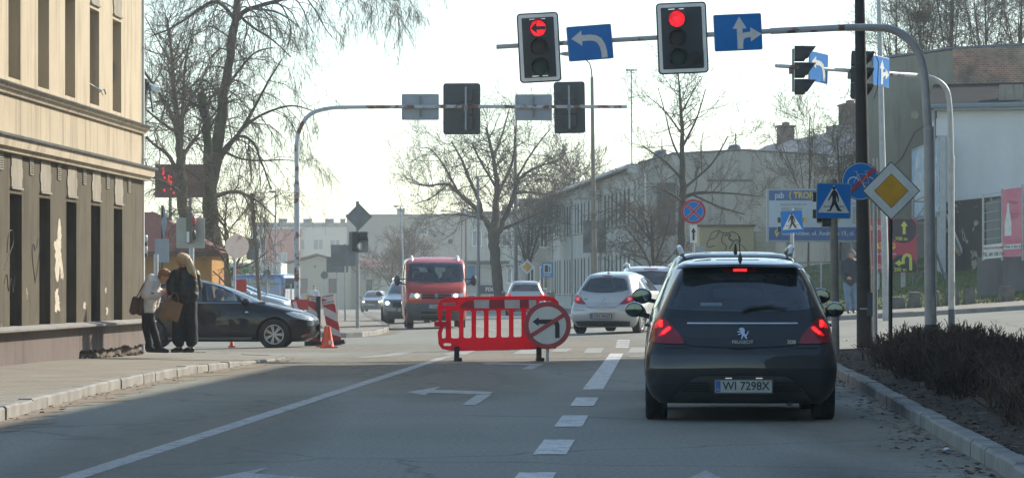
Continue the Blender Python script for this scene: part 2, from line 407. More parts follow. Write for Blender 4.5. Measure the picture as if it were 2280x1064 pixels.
# ---- left pavement by the tenement
lk = px_line([(-190, 1010), (0, 938), (100, 908), (240, 872), (380, 842), (480, 824), (560, 811), (620, 802), (648, 796)])
lk = [lk[0] - Vector((.15, 12, 0))] + lk + [Vector((-5.0, 57.6, 0)), Vector((-5.7, 59.2, 0)), Vector((-7.4, 60.0, 0)), Vector((-14, 60.6, 0)), Vector((-26, 61, 0))]
lk = smooth_line(lk, 2)
hL = lambda t: .125 - .095 * sm(.48, .62, t) + .05 * sm(.75, .9, t)
_, L1, E1 = kerb(lk, True, hL, seed=3)
infill('pavement', L1, E1, hL, .15, [(-30, 61, .0), (-30, 2, .12), (L1[0].x - 2, 2, .12)], M_PAVE)
strip('gutter_dirt', lk[6:-14], True, 0.0, .55, M_SAND, 5)
# ---- planted island on the right
rk = px_line([(2240, 1064), (2150, 1012), (2050, 952), (1960, 894), (1900, 858), (1862, 838)])
rk = [Vector((2.15, 2, 0))] + rk + [Vector((4.95, 51, 0)), Vector((5.25, 55, 0)), Vector((5.9, 57.2, 0)), Vector((7.2, 58.3, 0)), Vector((9, 58.7, 0)), Vector((11.2, 58.6, 0))]
rk = smooth_line(rk, 2); hR = lambda t: .125
_, L2, E2 = kerb(rk, False, hR, seed=8)
infill('planting_bed', L2, E2, hR, .15, [(11.2, 2, .1)], M_SOIL, dz=-.02)
def rk_x(Y):
    for a, b in zip(rk[:-1], rk[1:]):
        if a.y <= Y <= b.y: return lerp(a.x, b.x, (Y - a.y) / max(b.y - a.y, 1e-6))
    return 5.0
def bed_h(x, y):
    d = x - rk_x(y) - .15
    return .10 + .14 * sm(.1, 1.4, d) + .07 * noise.noise((x * 1.3, y * .9, 0)) * sm(0, .6, d) + .035 * noise.noise((x * 5, y * 4, 3)) * sm(0, .3, d)
mb = MB(); ys = rng(14, 56, .25); NX = 26
for y in ys:
    x0 = rk_x(y) + .155
    for i in range(NX + 1):
        x = x0 + (11.0 - x0) * (i / NX) ** 1.4; mb.v.append((x, y, bed_h(x, y)))
for j in range(len(ys) - 1):
    for i in range(NX): mb.f.append((j * (NX + 1) + i, j * (NX + 1) + i + 1, (j + 1) * (NX + 1) + i + 1, (j + 1) * (NX + 1) + i)); mb.m.append(0)
tag(mb.build('soil_mound', M_SOIL, None, True, 0, recalc=False), kind='structure')
strip('gutter_dirt', rk[:-16], False, 0.0, .35, M_SAND, 9, .8)
# fallen leaves and crumbs along the kerb and over the bed
def litter(name, n, place, size, cols, seed, label=None):
    r = random.Random(seed); mb = MB()
    for _ in range(n):
        x, y, z = place(r); s = size * r.uniform(.4, 1.3); a = r.uniform(0, 6.28); tx, ty = r.uniform(-.6, .6), r.uniform(-.6, .6)
        c, sn = math.cos(a), math.sin(a); k = []
        for u, v in ((-1, 0), (0, -.5), (1, 0), (0, .55)):
            X, Y = u * s, v * s; k.append((x + X * c - Y * sn, y + X * sn + Y * c, z + abs(tx * X + ty * Y) + .004 + .3 * s * (u == 0) * r.random()))
        mb.add(k, [(0, 1, 2, 3)], r.randrange(len(cols)))
    o = mb.build(name, cols, None, False, recalc=False); return tag(o, kind='stuff')
LEAF = [mat('dead_leaf_brown', (.085, .05, .03), .9), mat('dead_leaf_pale', (.17, .12, .075), .9), mat('dead_leaf_dark', (.03, .022, .017), .9)]
def in_bed(r):
    y = 17 + 36 * r.random() ** 1.3; x = rk_x(y) + .16 + 3.0 * r.random() ** 1.5; return x, y, bed_h(x, y)
tag(litter('fallen_leaves', 5200, in_bed, .035, LEAF, 4), 'brown fallen leaves and twigs covering the planted bed', 'fallen leaves')
def in_gutter(r):
    y = 15 + 38 * r.random() ** 1.2; k = noise.noise((y * .5, 2, 0)); x = rk_x(y) - .03 - abs(r.gauss(0, .22)) * (1 + k); return x, y, 0
tag(litter('gutter_leaves', 900, in_gutter, .03, LEAF, 5), 'dark crumbs and leaves lying along the right kerb gutter', 'fallen leaves')
def in_lgutter(r):
    i = r.randrange(4, len(L1) - 22); p = L1[i].lerp(L1[i + 1], r.random()) - E1[i] * abs(r.gauss(0, .16)); return p.x, p.y, gz(p.x, p.y) + .005
tag(litter('kerb_debris', 420, in_lgutter, .03, LEAF, 6), 'dark leaf debris lying along the left kerb', 'fallen leaves')
# ---- road markings
mk = MB(); mk2 = MB(); mk3 = MB(); M_MARK3 = marking_mat('faded_road_paint', (.30, .29, .255), .53)
def mpoly(m, pts, n=1): m.add([tuple(p + Vector((0, 0, .005))) for p in pts], [tuple(range(len(pts)))])
def mline(m, a, b, wd, step=2.0):
    d = (b - a); d.z = 0; L = d.length; d.normalize(); n = Vector((-d.y, d.x, 0)) * wd / 2; k = max(1, int(L / step))
    for i in range(k):
        p, q = a + d * L * i / k, a + d * L * (i + 1) / k
        mpoly(m, [Vector((v.x, v.y, gz(v.x, v.y))) for v in (p - n, p + n, q + n, q - n)])
mline(mk2, G(120, 1077), G(985, 797), .17)
for y0, y1 in ((1085, 1052), (1012, 979), (950, 925), (904, 885), (867, 787)):
    f = lambda y: 1373 - .663 * (y - 787)
    mline(mk, G(f(y0), y0), G(f(y1), y1), .25)
def mpx(m, pts): mpoly(m, [G(*p) for p in pts])
mpx(mk2, [(903, 873), (982, 861), (966, 867.5), (1098, 872.5), (1090, 878.5), (956, 874.5), (946, 879.5)])
mpx(mk2, [(1062, 879), (1094, 879), (1060, 902), (1028, 902)])
mpx(mk2, [(1068, 808.5), (1113, 804.5), (1104, 807), (1210, 810.5), (1204, 814), (1098, 811), (1090, 812.5)])
mpx(mk2, [(1178, 814.5), (1202, 814.5), (1186, 822), (1160, 822)])
mpx(mk2, [(430, 1073), (597, 1041), (566, 1055), (760, 1068), (740, 1082), (548, 1067), (520, 1084)])
mpx(mk2, [(1572, 1048), (1650, 1085), (1490, 1085)])
for pts in ([(1308, 775), (1345, 775), (1337, 786), (1299, 786)], [(1405, 773.5), (1445, 773.5), (1445, 785), (1398, 785)], [(1166, 775.5), (1212, 775.5), (1192, 788), (1140, 788)], [(1030, 777), (1070, 777), (1035, 790), (985, 790)],
            [(1402, 793), (1450, 793), (1450, 795.5), (1400, 795.5)], [(880, 785), (925, 783), (880, 793), (830, 796)], [(1240, 776), (1275, 776), (1262, 783), (1225, 783)], [(1500, 772), (1545, 772), (1548, 784), (1500, 784)]): mpx(mk3, pts)
for a, b in ((757, 759.3), (761.6, 764), (766.3, 768.8), (771, 773.8)): mpx(mk, [(1372 + (773 - a) * .2, a), (1400 + (773 - a) * .2, a), (1399 + (773 - b) * .2, b), (1370 + (773 - b) * .2, b)])
mline(mk3, G(1047, 722), G(1108, 737), .2); mline(mk3, G(1040, 716), G(1180, 716), .25); mline(mk3, G(1040, 728), G(1180, 730), .2)
mline(mk3, G(800, 797), G(868, 790), .25); mline(mk3, G(985, 797), G(1010, 791), .15)
mline(mk3, G(1050, 704), G(1095, 690), .15); mline(mk2, G(1075, 680), G(1085, 672), .15)
tag(mk.build('road_marking', M_MARK), kind='structure'); tag(mk3.build('road_marking', M_MARK3), kind='structure'); tag(mk2.build('road_marking', M_MARK2), kind='structure')
# dusty patches and a repaired strip on the asphalt
def dusty(name, col, th, amt):
    m, t, b_ = nodes(name); v = coords(t); n = nz(t, coords(t, (1, .35, 1)), 2.2, 7, .7, .5)
    o = [q for q in t.nodes if q.type == 'OUTPUT_MATERIAL'][0]; tr = t.nodes.new('ShaderNodeBsdfTransparent'); mx = t.nodes.new('ShaderNodeMixShader')
    tc = t.nodes.new('ShaderNodeTexCoord'); g = t.nodes.new('ShaderNodeTexGradient'); g.gradient_type = 'SPHERICAL'; mp = t.nodes.new('ShaderNodeMapping'); mp.inputs['Location'].default_value = (-1, -1, 0); mp.inputs['Scale'].default_value = (2, 2, 0); t.links.new(tc.outputs['Generated'], mp.inputs[0]); t.links.new(mp.outputs[0], g.inputs[0])
    mu = t.nodes.new('ShaderNodeMath'); mu.operation = 'MULTIPLY'; t.links.new(n, mu.inputs[0]); t.links.new(g.outputs['Fac'], mu.inputs[1])
    t.links.new(ramp(t, mu.outputs[0], [(.02, 0.0), (th, amt)]).outputs[0], mx.inputs[0]); t.links.new(tr.outputs[0], mx.inputs[1]); t.links.new(b_.outputs[0], mx.inputs[2]); t.links.new(mx.outputs[0], o.inputs[0])
    b_.inputs['Base Color'].default_value = (*col, 1); b_.inputs['Roughness'].default_value = .95; return m
M_DUST = dusty('road_dust', (.27, .235, .18), .35, .6); M_OIL = dusty('oil_stain', (.035, .035, .032), .4, .3)
for i, (x, y, a, b_, m_) in enumerate(((-.75, 42, 1.5, 9, M_DUST), (-.2, 54, 4.0, 9, M_DUST), (-3.0, 47, 2.4, 7, M_DUST), (2.2, 19, .7, 5, M_OIL), (2.4, 40, .6, 7, M_OIL), (.9, 66, 3, 10, M_DUST), (-4.2, 66, 3.5, 7, M_DUST), (-2.6, 26, 1.2, 12, M_DUST), (3.0, 28, .9, 8, M_DUST))):
    o = sheet('road_stain', rng(x - a, x + a, a / 3), rng(y - b_, y + b_, 1.0), lambda X, Y, i=i: gz(X, Y) + .0018 + .00025 * i, m_)
# ---- far-left corner pavement with the sign posts
fk = px_line([(500, 742), (640, 744), (700, 748), (760, 752), (800, 751), (840, 746), (862, 739), (868, 733), (860, 726), (835, 716), (815, 706), (800, 698)])
fk = smooth_line(fk, 2); hF = lambda t: .13
_, L3, E3 = kerb(fk, True, hF, seed=11)
infill('pavement', L3, E3, hF, .15, [(L3[-1].x - 2, 150, -.1), (-34, 150, -.3), (-34, L3[0].y, -.1)], M_PAVE)
strip('gutter_dirt', fk, True, 0, .6, M_SAND, 15, .6)
# ---- right-hand side street pavement, bank of grass
pk = [Vector((5.2, 118, 0)), Vector((5.0, 100, 0)), Vector((5.4, 90, 0)), Vector((6.6, 85.5, 0)), Vector((9, 84, 0)), Vector((14, 83.3, 0)), Vector((24, 82.5, 0))]
pk = smooth_line(pk, 2)
_, L4, E4 = kerb(pk, True, hF, seed=13)
infill('pavement', L4, E4, hF, .15, [(24, 92.5, gz(18, 92.5) + .12), (16, 92.5, gz(16, 92.5) + .12), (12, 92.5, gz(12, 92.5) + .12), (8, 92.5, gz(8, 92.5) + .12), (8.0, 118, .3)], M_PAVE)
def bank_h(x, y):
    base = gz(x, 92) + .12
    return base - .25 * (1 - sm(7.6, 8.6, x)) + 1.45 * sm(93.0, 124, y + 2.0 * noise.noise((x * .3, y * .1, 5))) * (.62 + .38 * sm(8, 13, x)) * sm(7.6, 9.5, x) + .1 * noise.noise((x * .9, y * .5, 1)) * sm(91, 94, y)
sheet('grass_bank', rng(7.6, 24, .35), rng(91, 132, .5), bank_h, M_TURF)
# tufts of grass on the bank
r = random.Random(2); mb = MB()
for _ in range(9000):
    x = r.uniform(7.7, 19); y = 91.1 + 26 * r.random() ** 1.2; z = bank_h(x, y); h = r.uniform(.04, .13); a = r.uniform(0, 6.28); wv = r.uniform(.01, .03); l = r.uniform(-.06, .06)
    mb.add([(x - wv * math.cos(a), y - wv * math.sin(a), z), (x + wv * math.cos(a), y + wv * math.sin(a), z), (x + l, y + r.uniform(-.05, .05), z + h)], [(0, 1, 2)], r.randrange(3))
tag(tag(mb.build('grass', [mat('grass_green', (.07, .12, .025), .9), mat('grass_dry', (.16, .13, .06), .9), mat('grass_olive', (.09, .11, .03), .9)], recalc=False), kind='stuff'), 'short patchy winter grass on the bank at right', 'grass')
# ================================================================== BUILDINGS
def frame(o, u, into):                              # local x along u, y into the building, z up
    u = Vector(u).normalized(); into = Vector(into).normalized()
    return Matrix(((u.x, into.x, 0, o[0]), (u.y, into.y, 0, o[1]), (0, 0, 1, o[2] if len(o) > 2 else 0), (0, 0, 0, 1)))
def placed(name, label, cat, M, group=None):
    o = bpy.data.objects.new(name, None); COL.objects.link(o); o.matrix_world = M; o.empty_display_size = .3
    return tag(o, label, cat, group)
M_CREAM = wall_mat('cream_plaster', (.47, .40, .285), (.40, .335, .235), .75, (.20, .16, .11), 1.6, .4)
M_CREAM2 = wall_mat('stained_cream_plaster', (.44, .375, .27), (.34, .285, .205), .8, (.17, .135, .09), 1.6, .4)
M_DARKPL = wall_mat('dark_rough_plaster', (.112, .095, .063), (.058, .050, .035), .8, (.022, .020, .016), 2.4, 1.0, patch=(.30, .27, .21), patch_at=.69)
M_PLINTH = wall_mat('mauve_plinth_plaster', (.16, .132, .12), (.115, .092, .085), .7, (.06, .05, .045), 1.2, .7, patch=(.12, .095, .07), patch_at=.62)
M_RUBBLE = mat('broken_masonry', (.14, .11, .08), .95, col2=(.06, .05, .04), scale=9, bmp=1.0, bscale=18)
M_CORN = wall_mat('cornice_plaster', (.52, .45, .34), (.36, .30, .22), .7, (.12, .10, .08), 2.0, .4)
M_ZINC = mat('zinc_sheet', (.22, .23, .235), .45, .6, col2=(.13, .135, .135), scale=2, spots=((.10, .075, .055), 6, .6, .1))
M_ORN = wall_mat('ornament_plaster', (.31, .285, .23), (.20, .18, .145), .7, (.12, .10, .08), 3, .6)
M_GLASS = glassy('window_glass', (.10, .12, .13), .8)
M_PANE = mat('dark_pane', (.025, .03, .033), .08, spec=.8)
M_PANEL = mat('pale_pane', (.22, .25, .27), .12, spec=.7, col2=(.10, .12, .13), scale=.8)
M_WHITE = mat('white_frame', (.70, .70, .68), .5)
M_PIPE = mat('galvanised_pipe', (.40, .42, .43), .45, .5, col2=(.30, .31, .31))
# ---- tenement on the left
T0 = P(318, 775, 121); T0.z = 0
TM = frame(T0, RD, -RN)
tn = placed('tenement_house', 'old two-tone tenement with cream upper storey and dark blackened ground floor', 'building', TM)
NX_ = [-2.65 - 2.2 * i for i in range(9)]; NW = .44; XE = -24.0
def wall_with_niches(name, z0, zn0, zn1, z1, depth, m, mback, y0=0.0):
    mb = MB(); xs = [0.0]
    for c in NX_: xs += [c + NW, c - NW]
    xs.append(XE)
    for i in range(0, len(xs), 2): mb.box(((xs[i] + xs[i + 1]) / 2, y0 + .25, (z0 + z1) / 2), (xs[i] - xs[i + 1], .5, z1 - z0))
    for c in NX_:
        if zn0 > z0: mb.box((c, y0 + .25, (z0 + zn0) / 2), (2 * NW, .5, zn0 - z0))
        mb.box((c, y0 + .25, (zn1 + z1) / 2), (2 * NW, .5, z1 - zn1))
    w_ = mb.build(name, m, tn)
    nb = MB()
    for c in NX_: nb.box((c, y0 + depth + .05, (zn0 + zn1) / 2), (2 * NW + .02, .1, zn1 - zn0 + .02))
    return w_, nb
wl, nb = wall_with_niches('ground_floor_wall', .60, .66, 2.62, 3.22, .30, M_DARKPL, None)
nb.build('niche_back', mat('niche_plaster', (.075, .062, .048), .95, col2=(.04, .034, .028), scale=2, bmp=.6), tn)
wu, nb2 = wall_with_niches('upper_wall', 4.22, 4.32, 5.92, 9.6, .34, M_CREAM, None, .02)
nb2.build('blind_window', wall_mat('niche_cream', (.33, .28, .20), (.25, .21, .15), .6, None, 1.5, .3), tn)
mb = MB(); mb.box((XE / 2, .27, 3.84), (-XE, .5, .76)); mb.build('frieze', M_CREAM2, tn)
mb = MB(); mb.box((XE / 2 - .3, 5.3, 4.8), (-XE - .8, 9.4, 9.6)); mb.build('core', M_CREAM, tn)
def mould(name, prof, m, x0=XE, x1=.22):            # profile (y, z) run along the wall
    mb = MB(); mb.pris([(x0, y, z) for y, z in prof], [(x1, y, z) for y, z in prof]); return mb.build(name, m, tn)
mould('lower_cornice', [(.1, 3.2), (-.10, 3.2), (-.12, 3.26), (-.17, 3.27), (-.2, 3.42), (.1, 3.42)], M_CORN)
mould('cornice_flashing', [(.1, 3.422), (-.24, 3.405), (-.25, 3.44), (.1, 3.475)], M_ZINC, XE, .26)
mould('upper_cornice', [(.1, 4.06), (-.03, 4.06), (-.06, 4.12), (-.10, 4.13), (-.13, 4.19), (.1, 4.19)], M_CORN, XE, .15)
mould('upper_flashing', [(.1, 4.192), (-.16, 4.18), (-.17, 4.2), (.1, 4.25)], M_ZINC, XE, .19)
mould('sill', [(.1, .58), (-.06, .58), (-.10, .6), (-.24, .605), (-.25, .635), (.0, .67), (.1, .67)], wall_mat('sill_stone', (.34, .33, .31), (.2, .19, .18), .5, None, 2, .4), XE, .05)
# plinth with its crumbled foot
mb = MB(); r = random.Random(5); xs = rng(XE, .02, .12)
low = []
for x in xs:
    k = sm(-6.8, -6.2, x); low.append((.0 if x < -6.6 else .20 + .10 * noise.noise((x * 1.1, 1, 0)) + .06 * noise.noise((x * 4, 0, 2))) if True else 0)
mb.pris([(x, -.045, .585) for x in xs] + [(x, -.045, l) for x, l in zip(xs[::-1], low[::-1])], [(x, .2, .585) for x in xs] + [(x, .2, l) for x, l in zip(xs[::-1], low[::-1])])
mb.build('plinth', M_PLINTH, tn)
mb = MB()
for i in range(len(xs) - 1):
    if xs[i] > -6.7:
        for j in range(6):
            z = -.02 + j * .07; f = lambda a, c: .06 + .09 * noise.noise((a * 3.1, c * 7, 4)) + .05 * noise.noise((a * 9, c * 17, 1)) + c * .10
            mb.add([(xs[i], f(xs[i], z), z), (xs[i + 1], f(xs[i + 1], z), z), (xs[i + 1], f(xs[i + 1], z + .07), z + .07), (xs[i], f(xs[i], z + .07), z + .07)], [(0, 1, 2, 3)])
for _ in range(70):
    x = r.uniform(-6.6, 0); mb.sphere((x, .03 + r.uniform(-.08, .03), r.uniform(.0, .06)), r.uniform(.02, .055), 0, 5, (1.4, 1, .7))
mb.build('broken_foot', M_RUBBLE, tn, True)
def ornament(cx, z0, z1, hw, y):
    n = .05; p = [(cx - hw + n, z0), (cx + hw - n, z0), (cx + hw - n, z0 + .12), (cx + hw, z0 + .16), (cx + hw, z1 - .2), (cx + hw - n, z1 - .16), (cx + hw - n, z1), (cx - hw + n, z1), (cx - hw + n, z1 - .16), (cx - hw, z1 - .2), (cx - hw, z0 + .16), (cx - hw + n, z0 + .12)]
    mb = MB(); mb.plate(p, y - .018, y + .05); mb.box((cx, y - .012, z0 - .02), (2 * hw - .02, .05, .03)); return mb
for c in NX_[:7]: ornament(c, 2.72, 3.19, .43, 0).build('ornament', M_ORN, tn)
for c in NX_[:5]: ornament(c, 6.02, 6.75, .43, .02).build('ornament', M_ORN, tn)
for c in NX_[:6]:
    mb = MB(); mb.box((c + 1.1, -.005, 3.07), (.26, .03, .26)); 
    for k in range(7): mb.box((c + 1.1, -.021, 2.97 + k * .033), (.2, .004, .014), 1)
    mb.build('air_vent', [M_ORN, M_PANE], tn)
mb = MB(); mb.tube([(-5.3, .32, 6.1), (-5.25, .3, 5.2), (-5.2, .28, 4.8), (-4.9, .02, 4.62), (-4.5, -.03, 4.58), (-4.2, -.03, 4.62), (-4.0, -.02, 4.55)], .012, 5); mb.build('loose_cable', M_PANE, tn)
mb = MB(); mb.box((-2.3, .2, 5.05), (.08, .1, .32)); mb.build('junction_box', M_ZINC, tn)
mb = MB(); mb.tube([(.03, .0, .1), (.03, .0, 9.6)], .028, 8); mb.build('downpipe', M_WHITE, tn, True)  # slim white tube added for the bright sunlit edge of the corner
mb = MB()
for z in (3.6, 5.65, 6.9): mb.bar((-.02, .0, z), (-.02, -.02, z + .002), .02); mb.bar((.02, -.05, z), (.34, -.05, z + .01), .02)
mb.build('iron_hook', M_ZINC, tn)
# soft scribbled graffiti on the dark wall
M_SPRAY = mat('black_spray', (.03, .028, .028), .8)
def scrib(pts, rr=.009, n=5):
    mb = MB(); q = smooth_line([Vector((x, -.002, z)) for x, z in pts], 2); mb.tube(q, rr, n); return mb
scrib([(-12.1, 1.75), (-12.0, 2.05), (-11.7, 2.1), (-11.6, 1.9), (-11.9, 1.75), (-12.3, 1.5)]).build('graffiti', M_SPRAY, tn)
scrib([(-10.05, 1.35), (-10.3, 1.75), (-10.2, 1.95), (-10.0, 1.75), (-9.75, 2.05), (-9.6, 1.95), (-9.8, 1.6), (-10.05, 1.3)]).build('graffiti', M_SPRAY, tn)
scrib([(-12.3, 1.3), (-12.1, 1.5), (-12.0, 1.1), (-11.8, 1.45), (-11.7, 1.1), (-11.55, 1.4)]).build('graffiti', M_SPRAY, tn)
# bare paint scars on the piers
M_SCAR = mat('bare_lime', (.52, .47, .38), .95, col2=(.40, .35, .27), scale=8)
r = random.Random(11)
for q_, (cx, cz, w_, h_) in enumerate(((-8.1, 1.85, .42, .42), (-8.3, 1.05, .26, .17), (-7.9, 1.45, .12, .06), (-5.9, .95, .14, .07), (-3.75, .85, .12, .08), (-3.9, 1.2, .08, .05), (-1.0, 1.0, .1, .07))):
    pts = []
    for k in range(44):
        t = k * 2 * math.pi / 44; f = .72 + .75 * noise.noise((math.cos(t) * 1.6 + q_ * 3, math.sin(t) * 1.6, q_)) + .35 * noise.noise((math.cos(t) * 6, math.sin(t) * 6, q_ + 9)); f = max(.25, f) * (1.35 if math.sin(t) < -.6 else 1)
        pts.append((cx + w_ * math.cos(t) * f, cz + h_ * math.sin(t) * f))
    mb = MB(); mb.plate(pts, -.004, .01); mb.build('bare_patch', M_SCAR, tn)
# ---- the tall house beyond the right edge of the picture, which shades the road
BM = frame(Vector((11.3, 62.0, 0)), -RD, RN)
sb = placed('corner_house', 'tall plain tenement beyond the right edge that shades the street', 'building', BM)
mb = MB(); mb.box((42, 6.5, 5.4), (84, 13, 10.8)); mb.build('wall', wall_mat('grey_buff_plaster', (.36, .32, .27), (.28, .25, .21), .4), sb)
mb = MB(); mb.box((42, 6.5, 10.9), (84.6, 13.6, .2)); mb.build('roof', M_ZINC, sb)
for i in range(26):
    for z in (1.6, 4.6, 7.8):
        mb = MB(); mb.box((2 + i * 3.1, -.02, z + .8), (1.1, .06, 1.7)); wn = mb.build('window', M_WHITE, sb)
        mb = MB(); mb.box((2 + i * 3.1 - .26, -.055, z + .8), (.46, .02, 1.55)); mb.box((2 + i * 3.1 + .26, -.055, z + .8), (.46, .02, 1.55)); mb.build('pane', M_PANE, wn)
# ---- long grey two-storey house on the right of the far street
far = P(1232, 640, 35.3); near = P(1420, 640, 47); far.z = near.z = 0
u = near - far; LL = u.length; u.normalize(); inn = Vector((-u.y, u.x, 0))
GM = frame(far - Vector((0, 0, .1)), u, inn)
gh = placed('grey_terrace', 'long grey rendered two-storey house with rows of narrow windows along the far street', 'building', GM)
M_GREY = wall_mat('grey_render', (.50, .51, .47), (.42, .42, .385), .5, (.20, .195, .185), .5, .3)
M_GREY2 = wall_mat('dark_grey_render', (.42, .43, .39), (.30, .305, .275), .7, (.16, .16, .145), .9, .4, patch=(.46, .46, .42), patch_at=.62)
WD = 9.4
xs_ = [1.6, 3.2, 5.0, 8.5, 10.4, 12.2, 15.8, 17.6, 19.8, 21.6, 24.2, 26.2, 28.2, 30.2, 33.6, 35.4, 37.2, 39.4, 41.4, 43.4, 45.4, LL - 1.3]; HWW = .5
mb = MB()
for z0, z1 in ((0, .9), (3.05, 4.4), (6.2, 7.1)): mb.box((LL / 2, .3, (z0 + z1) / 2), (LL, .6, z1 - z0))
e_ = [0] + [v for x in xs_ for v in (x - HWW, x + HWW)] + [LL]
for i in range(0, len(e_), 2):
    for z0, z1 in ((.9, 3.05), (4.4, 6.2)): mb.box(((e_[i] + e_[i + 1]) / 2, .3, (z0 + z1) / 2), (e_[i + 1] - e_[i], .6, z1 - z0))
mb.build('street_wall', M_GREY, gh)
prof = [(0, 7.1), (1.6, 7.55), (5, 7.75), (WD, 7.5)]
mb = MB(); mb.pris([(LL - .35, 0.001, 0)] + [(LL - .35, a, b + .12) for a, b in prof] + [(LL - .35, WD, 0)], [(LL + .004, 0.001, 0)] + [(LL + .004, a, b + .12) for a, b in prof] + [(LL + .004, WD, 0)]); mb.build('gable_wall', M_GREY2, gh)
mb = MB(); mb.box((LL / 2 - .2, WD / 2 + .25, 3.5), (LL - .5, WD - .6, 7.0)); mb.build('core', M_GREY2, gh)
mb = MB(); t_ = [(-.45, 7.0), (-.45, 7.1)] + [(a, b + .1) for a, b in prof[1:]] + [(WD, 7.3)] ; mb.pris([(-.3, a, b) for a, b in t_], [(LL - .36, a, b) for a, b in t_]); mb.build('roof', mat('roof_felt', (.09, .09, .09), .8, col2=(.14, .14, .135), scale=1), gh)
mb = MB(); pr = [(LL + .03, a, b + .125) for a, b in prof]; mb.tube(pr, .05, 5); mb.build('roof_edge', M_ZINC, gh)
mb = MB(); mb.tube([(-.2, -.52, 7.02), (LL + .1, -.52, 7.06)], .085, 8); mb.box((LL / 2, -.44, 7.14), (LL + .4, .2, .05)); mb.box((LL - .2, -.2, 6.95), (.5, .5, .35), 0); mb.build('gutter', mat('pale_zinc', (.52, .53, .53), .5, .3), gh)
for x in (.6, 14.5, 32, LL - .35):
    mb = MB(); mb.tube([(x, -.5, 6.95), (x, -.12, 6.4), (x, -.1, 0)], .065, 6); mb.build('downpipe', M_PIPE, gh, True)
def window(par, x, z, w_, h_, fm=M_WHITE, pm=M_PANE, y=0.0, mull=1, sill=True, pr=.03):
    mb = MB(); b = .07
    mb.box((x - w_ / 2 + b / 2, y - pr / 2, z), (b, pr + .02, h_)); mb.box((x + w_ / 2 - b / 2, y - pr / 2, z), (b, pr + .02, h_))
    mb.box((x, y - pr / 2, z + h_ / 2 - b / 2), (w_ - 2 * b, pr + .02, b)); mb.box((x, y - pr / 2, z - h_ / 2 + b / 2), (w_ - 2 * b, pr + .02, b))
    for k in range(mull): mb.box((x - w_ / 2 + w_ * (k + 1) / (mull + 1), y - pr / 2, z), (b * .8, pr + .015, h_ - 2 * b))
    if sill: mb.box((x, y - .06, z - h_ / 2 - .035), (w_ + .12, .14, .05))
    wn = mb.build('window', fm, par)
    mb = MB(); mb.box((x, y - .004, z), (w_ - b, .012, h_ - b)); mb.build('pane', pm, wn)
    return wn
M_PANE2 = mat('dull_pane', (.03, .035, .038), .6, spec=.05); M_PANE3 = mat('dull_blue_pane', (.12, .145, .16), .6, spec=.05)
M_SHUT = mat('shuttered_blue_grey', (.27, .31, .34), .5, col2=(.36, .39, .41), scale=2)
r = random.Random(4)
for i, x in enumerate(xs_):
    window(gh, x, 5.3, .98, 1.78, M_ZINC, [M_PANE3, M_PANE2, M_PANE2][i % 3], .02, 0, True, .006)
    window(gh, x, 1.975, .98, 2.13, M_ZINC, [M_PANE2, M_PANE3, M_PANE2][i % 3], .02, 0, True, .006)
mb = MB(); mb.box((LL - 15.5, -.12, 4.0), (.12, .3, 1.7)); mb.box((LL - 15.5, -.7, 4.0), (.12, 1.0, 1.7)); mb.build('hanging_board', M_ZINC, gh)
# gable details: bricked up door, iron bands, cables, vents
def gab(x0, x1, z0, z1, m, name, pr=.03):
    mb = MB(); mb.box((LL + .004, (x0 + x1) / 2, (z0 + z1) / 2), (pr * 2, x1 - x0, z1 - z0)); return mb.build(name, m, gh)
M_BRK = brick_mat('sooty_brick', (.20, .12, .085), (.15, .085, .06), (.16, .15, .135), 2.0, .5, .16, .02, (.09, .075, .065), (0, 0, 0), .8)
gab(1.0, 1.8, 3.8, 6.3, brick_mat('grey_infill_brick', (.17, .155, .14), (.14, .125, .115), (.12, .115, .105), 2.4, .5, .18, .02, (.10, .095, .09), (0, rad(90), 0), .6), 'infill')
gab(3.3, 5.5, 6.35, 6.47, M_ZINC, 'iron_band'); gab(.9, 1.0, 1.2, 6.3, M_ZINC, 'conduit', .05)
gab(.95, 2.1, 5.02, 5.06, M_PANE, 'cable'); gab(.95, 2.1, 4.3, 4.34, M_PANE, 'cable')
mb = MB(); mb.box((LL + .15, WD - .15, 7.28), (.3, .42, .42)); mb.build('gutter_box', M_WHITE, gh)
mb = MB(); mb.tube([(LL + .1, WD - .15, 7.1), (LL + .1, WD - .2, 6.0), (LL + .1, WD - .05, .2)], .06, 6); mb.build('downpipe', M_PIPE, gh)
mb = MB(); mb.tube([(LL + .1, .35, 6.6), (LL + .1, .35, 3.2)], .04, 6); mb.sphere((LL + .1, .35, 6.65), .08, 0, 6); mb.build('vent_pipe', M_WHITE, gh)
for px, zz in ((1474, 7.75), (1638, 8.0), (1357, 7.5)):
    p = P(px, 640, 46.0 if px > 1400 else 43); mb = MB(); loc = GM.inverted() @ p
    mb.lathe([(.05, zz - .6), (.42, zz - .3), (.45, zz - .05), (.3, zz + .2), (.02, zz + .28)], 12, 0, Matrix.Translation((min(loc.x, LL - 1.5), max(loc.y, 1.2), 0))); mb.tube([(min(loc.x, LL - 1.5), max(loc.y, 1.2), zz + .2), (min(loc.x, LL - 1.5), max(loc.y, 1.2), zz + .8)], .03, 5)
    mb.build('roof_vent', M_ZINC, gh, True)
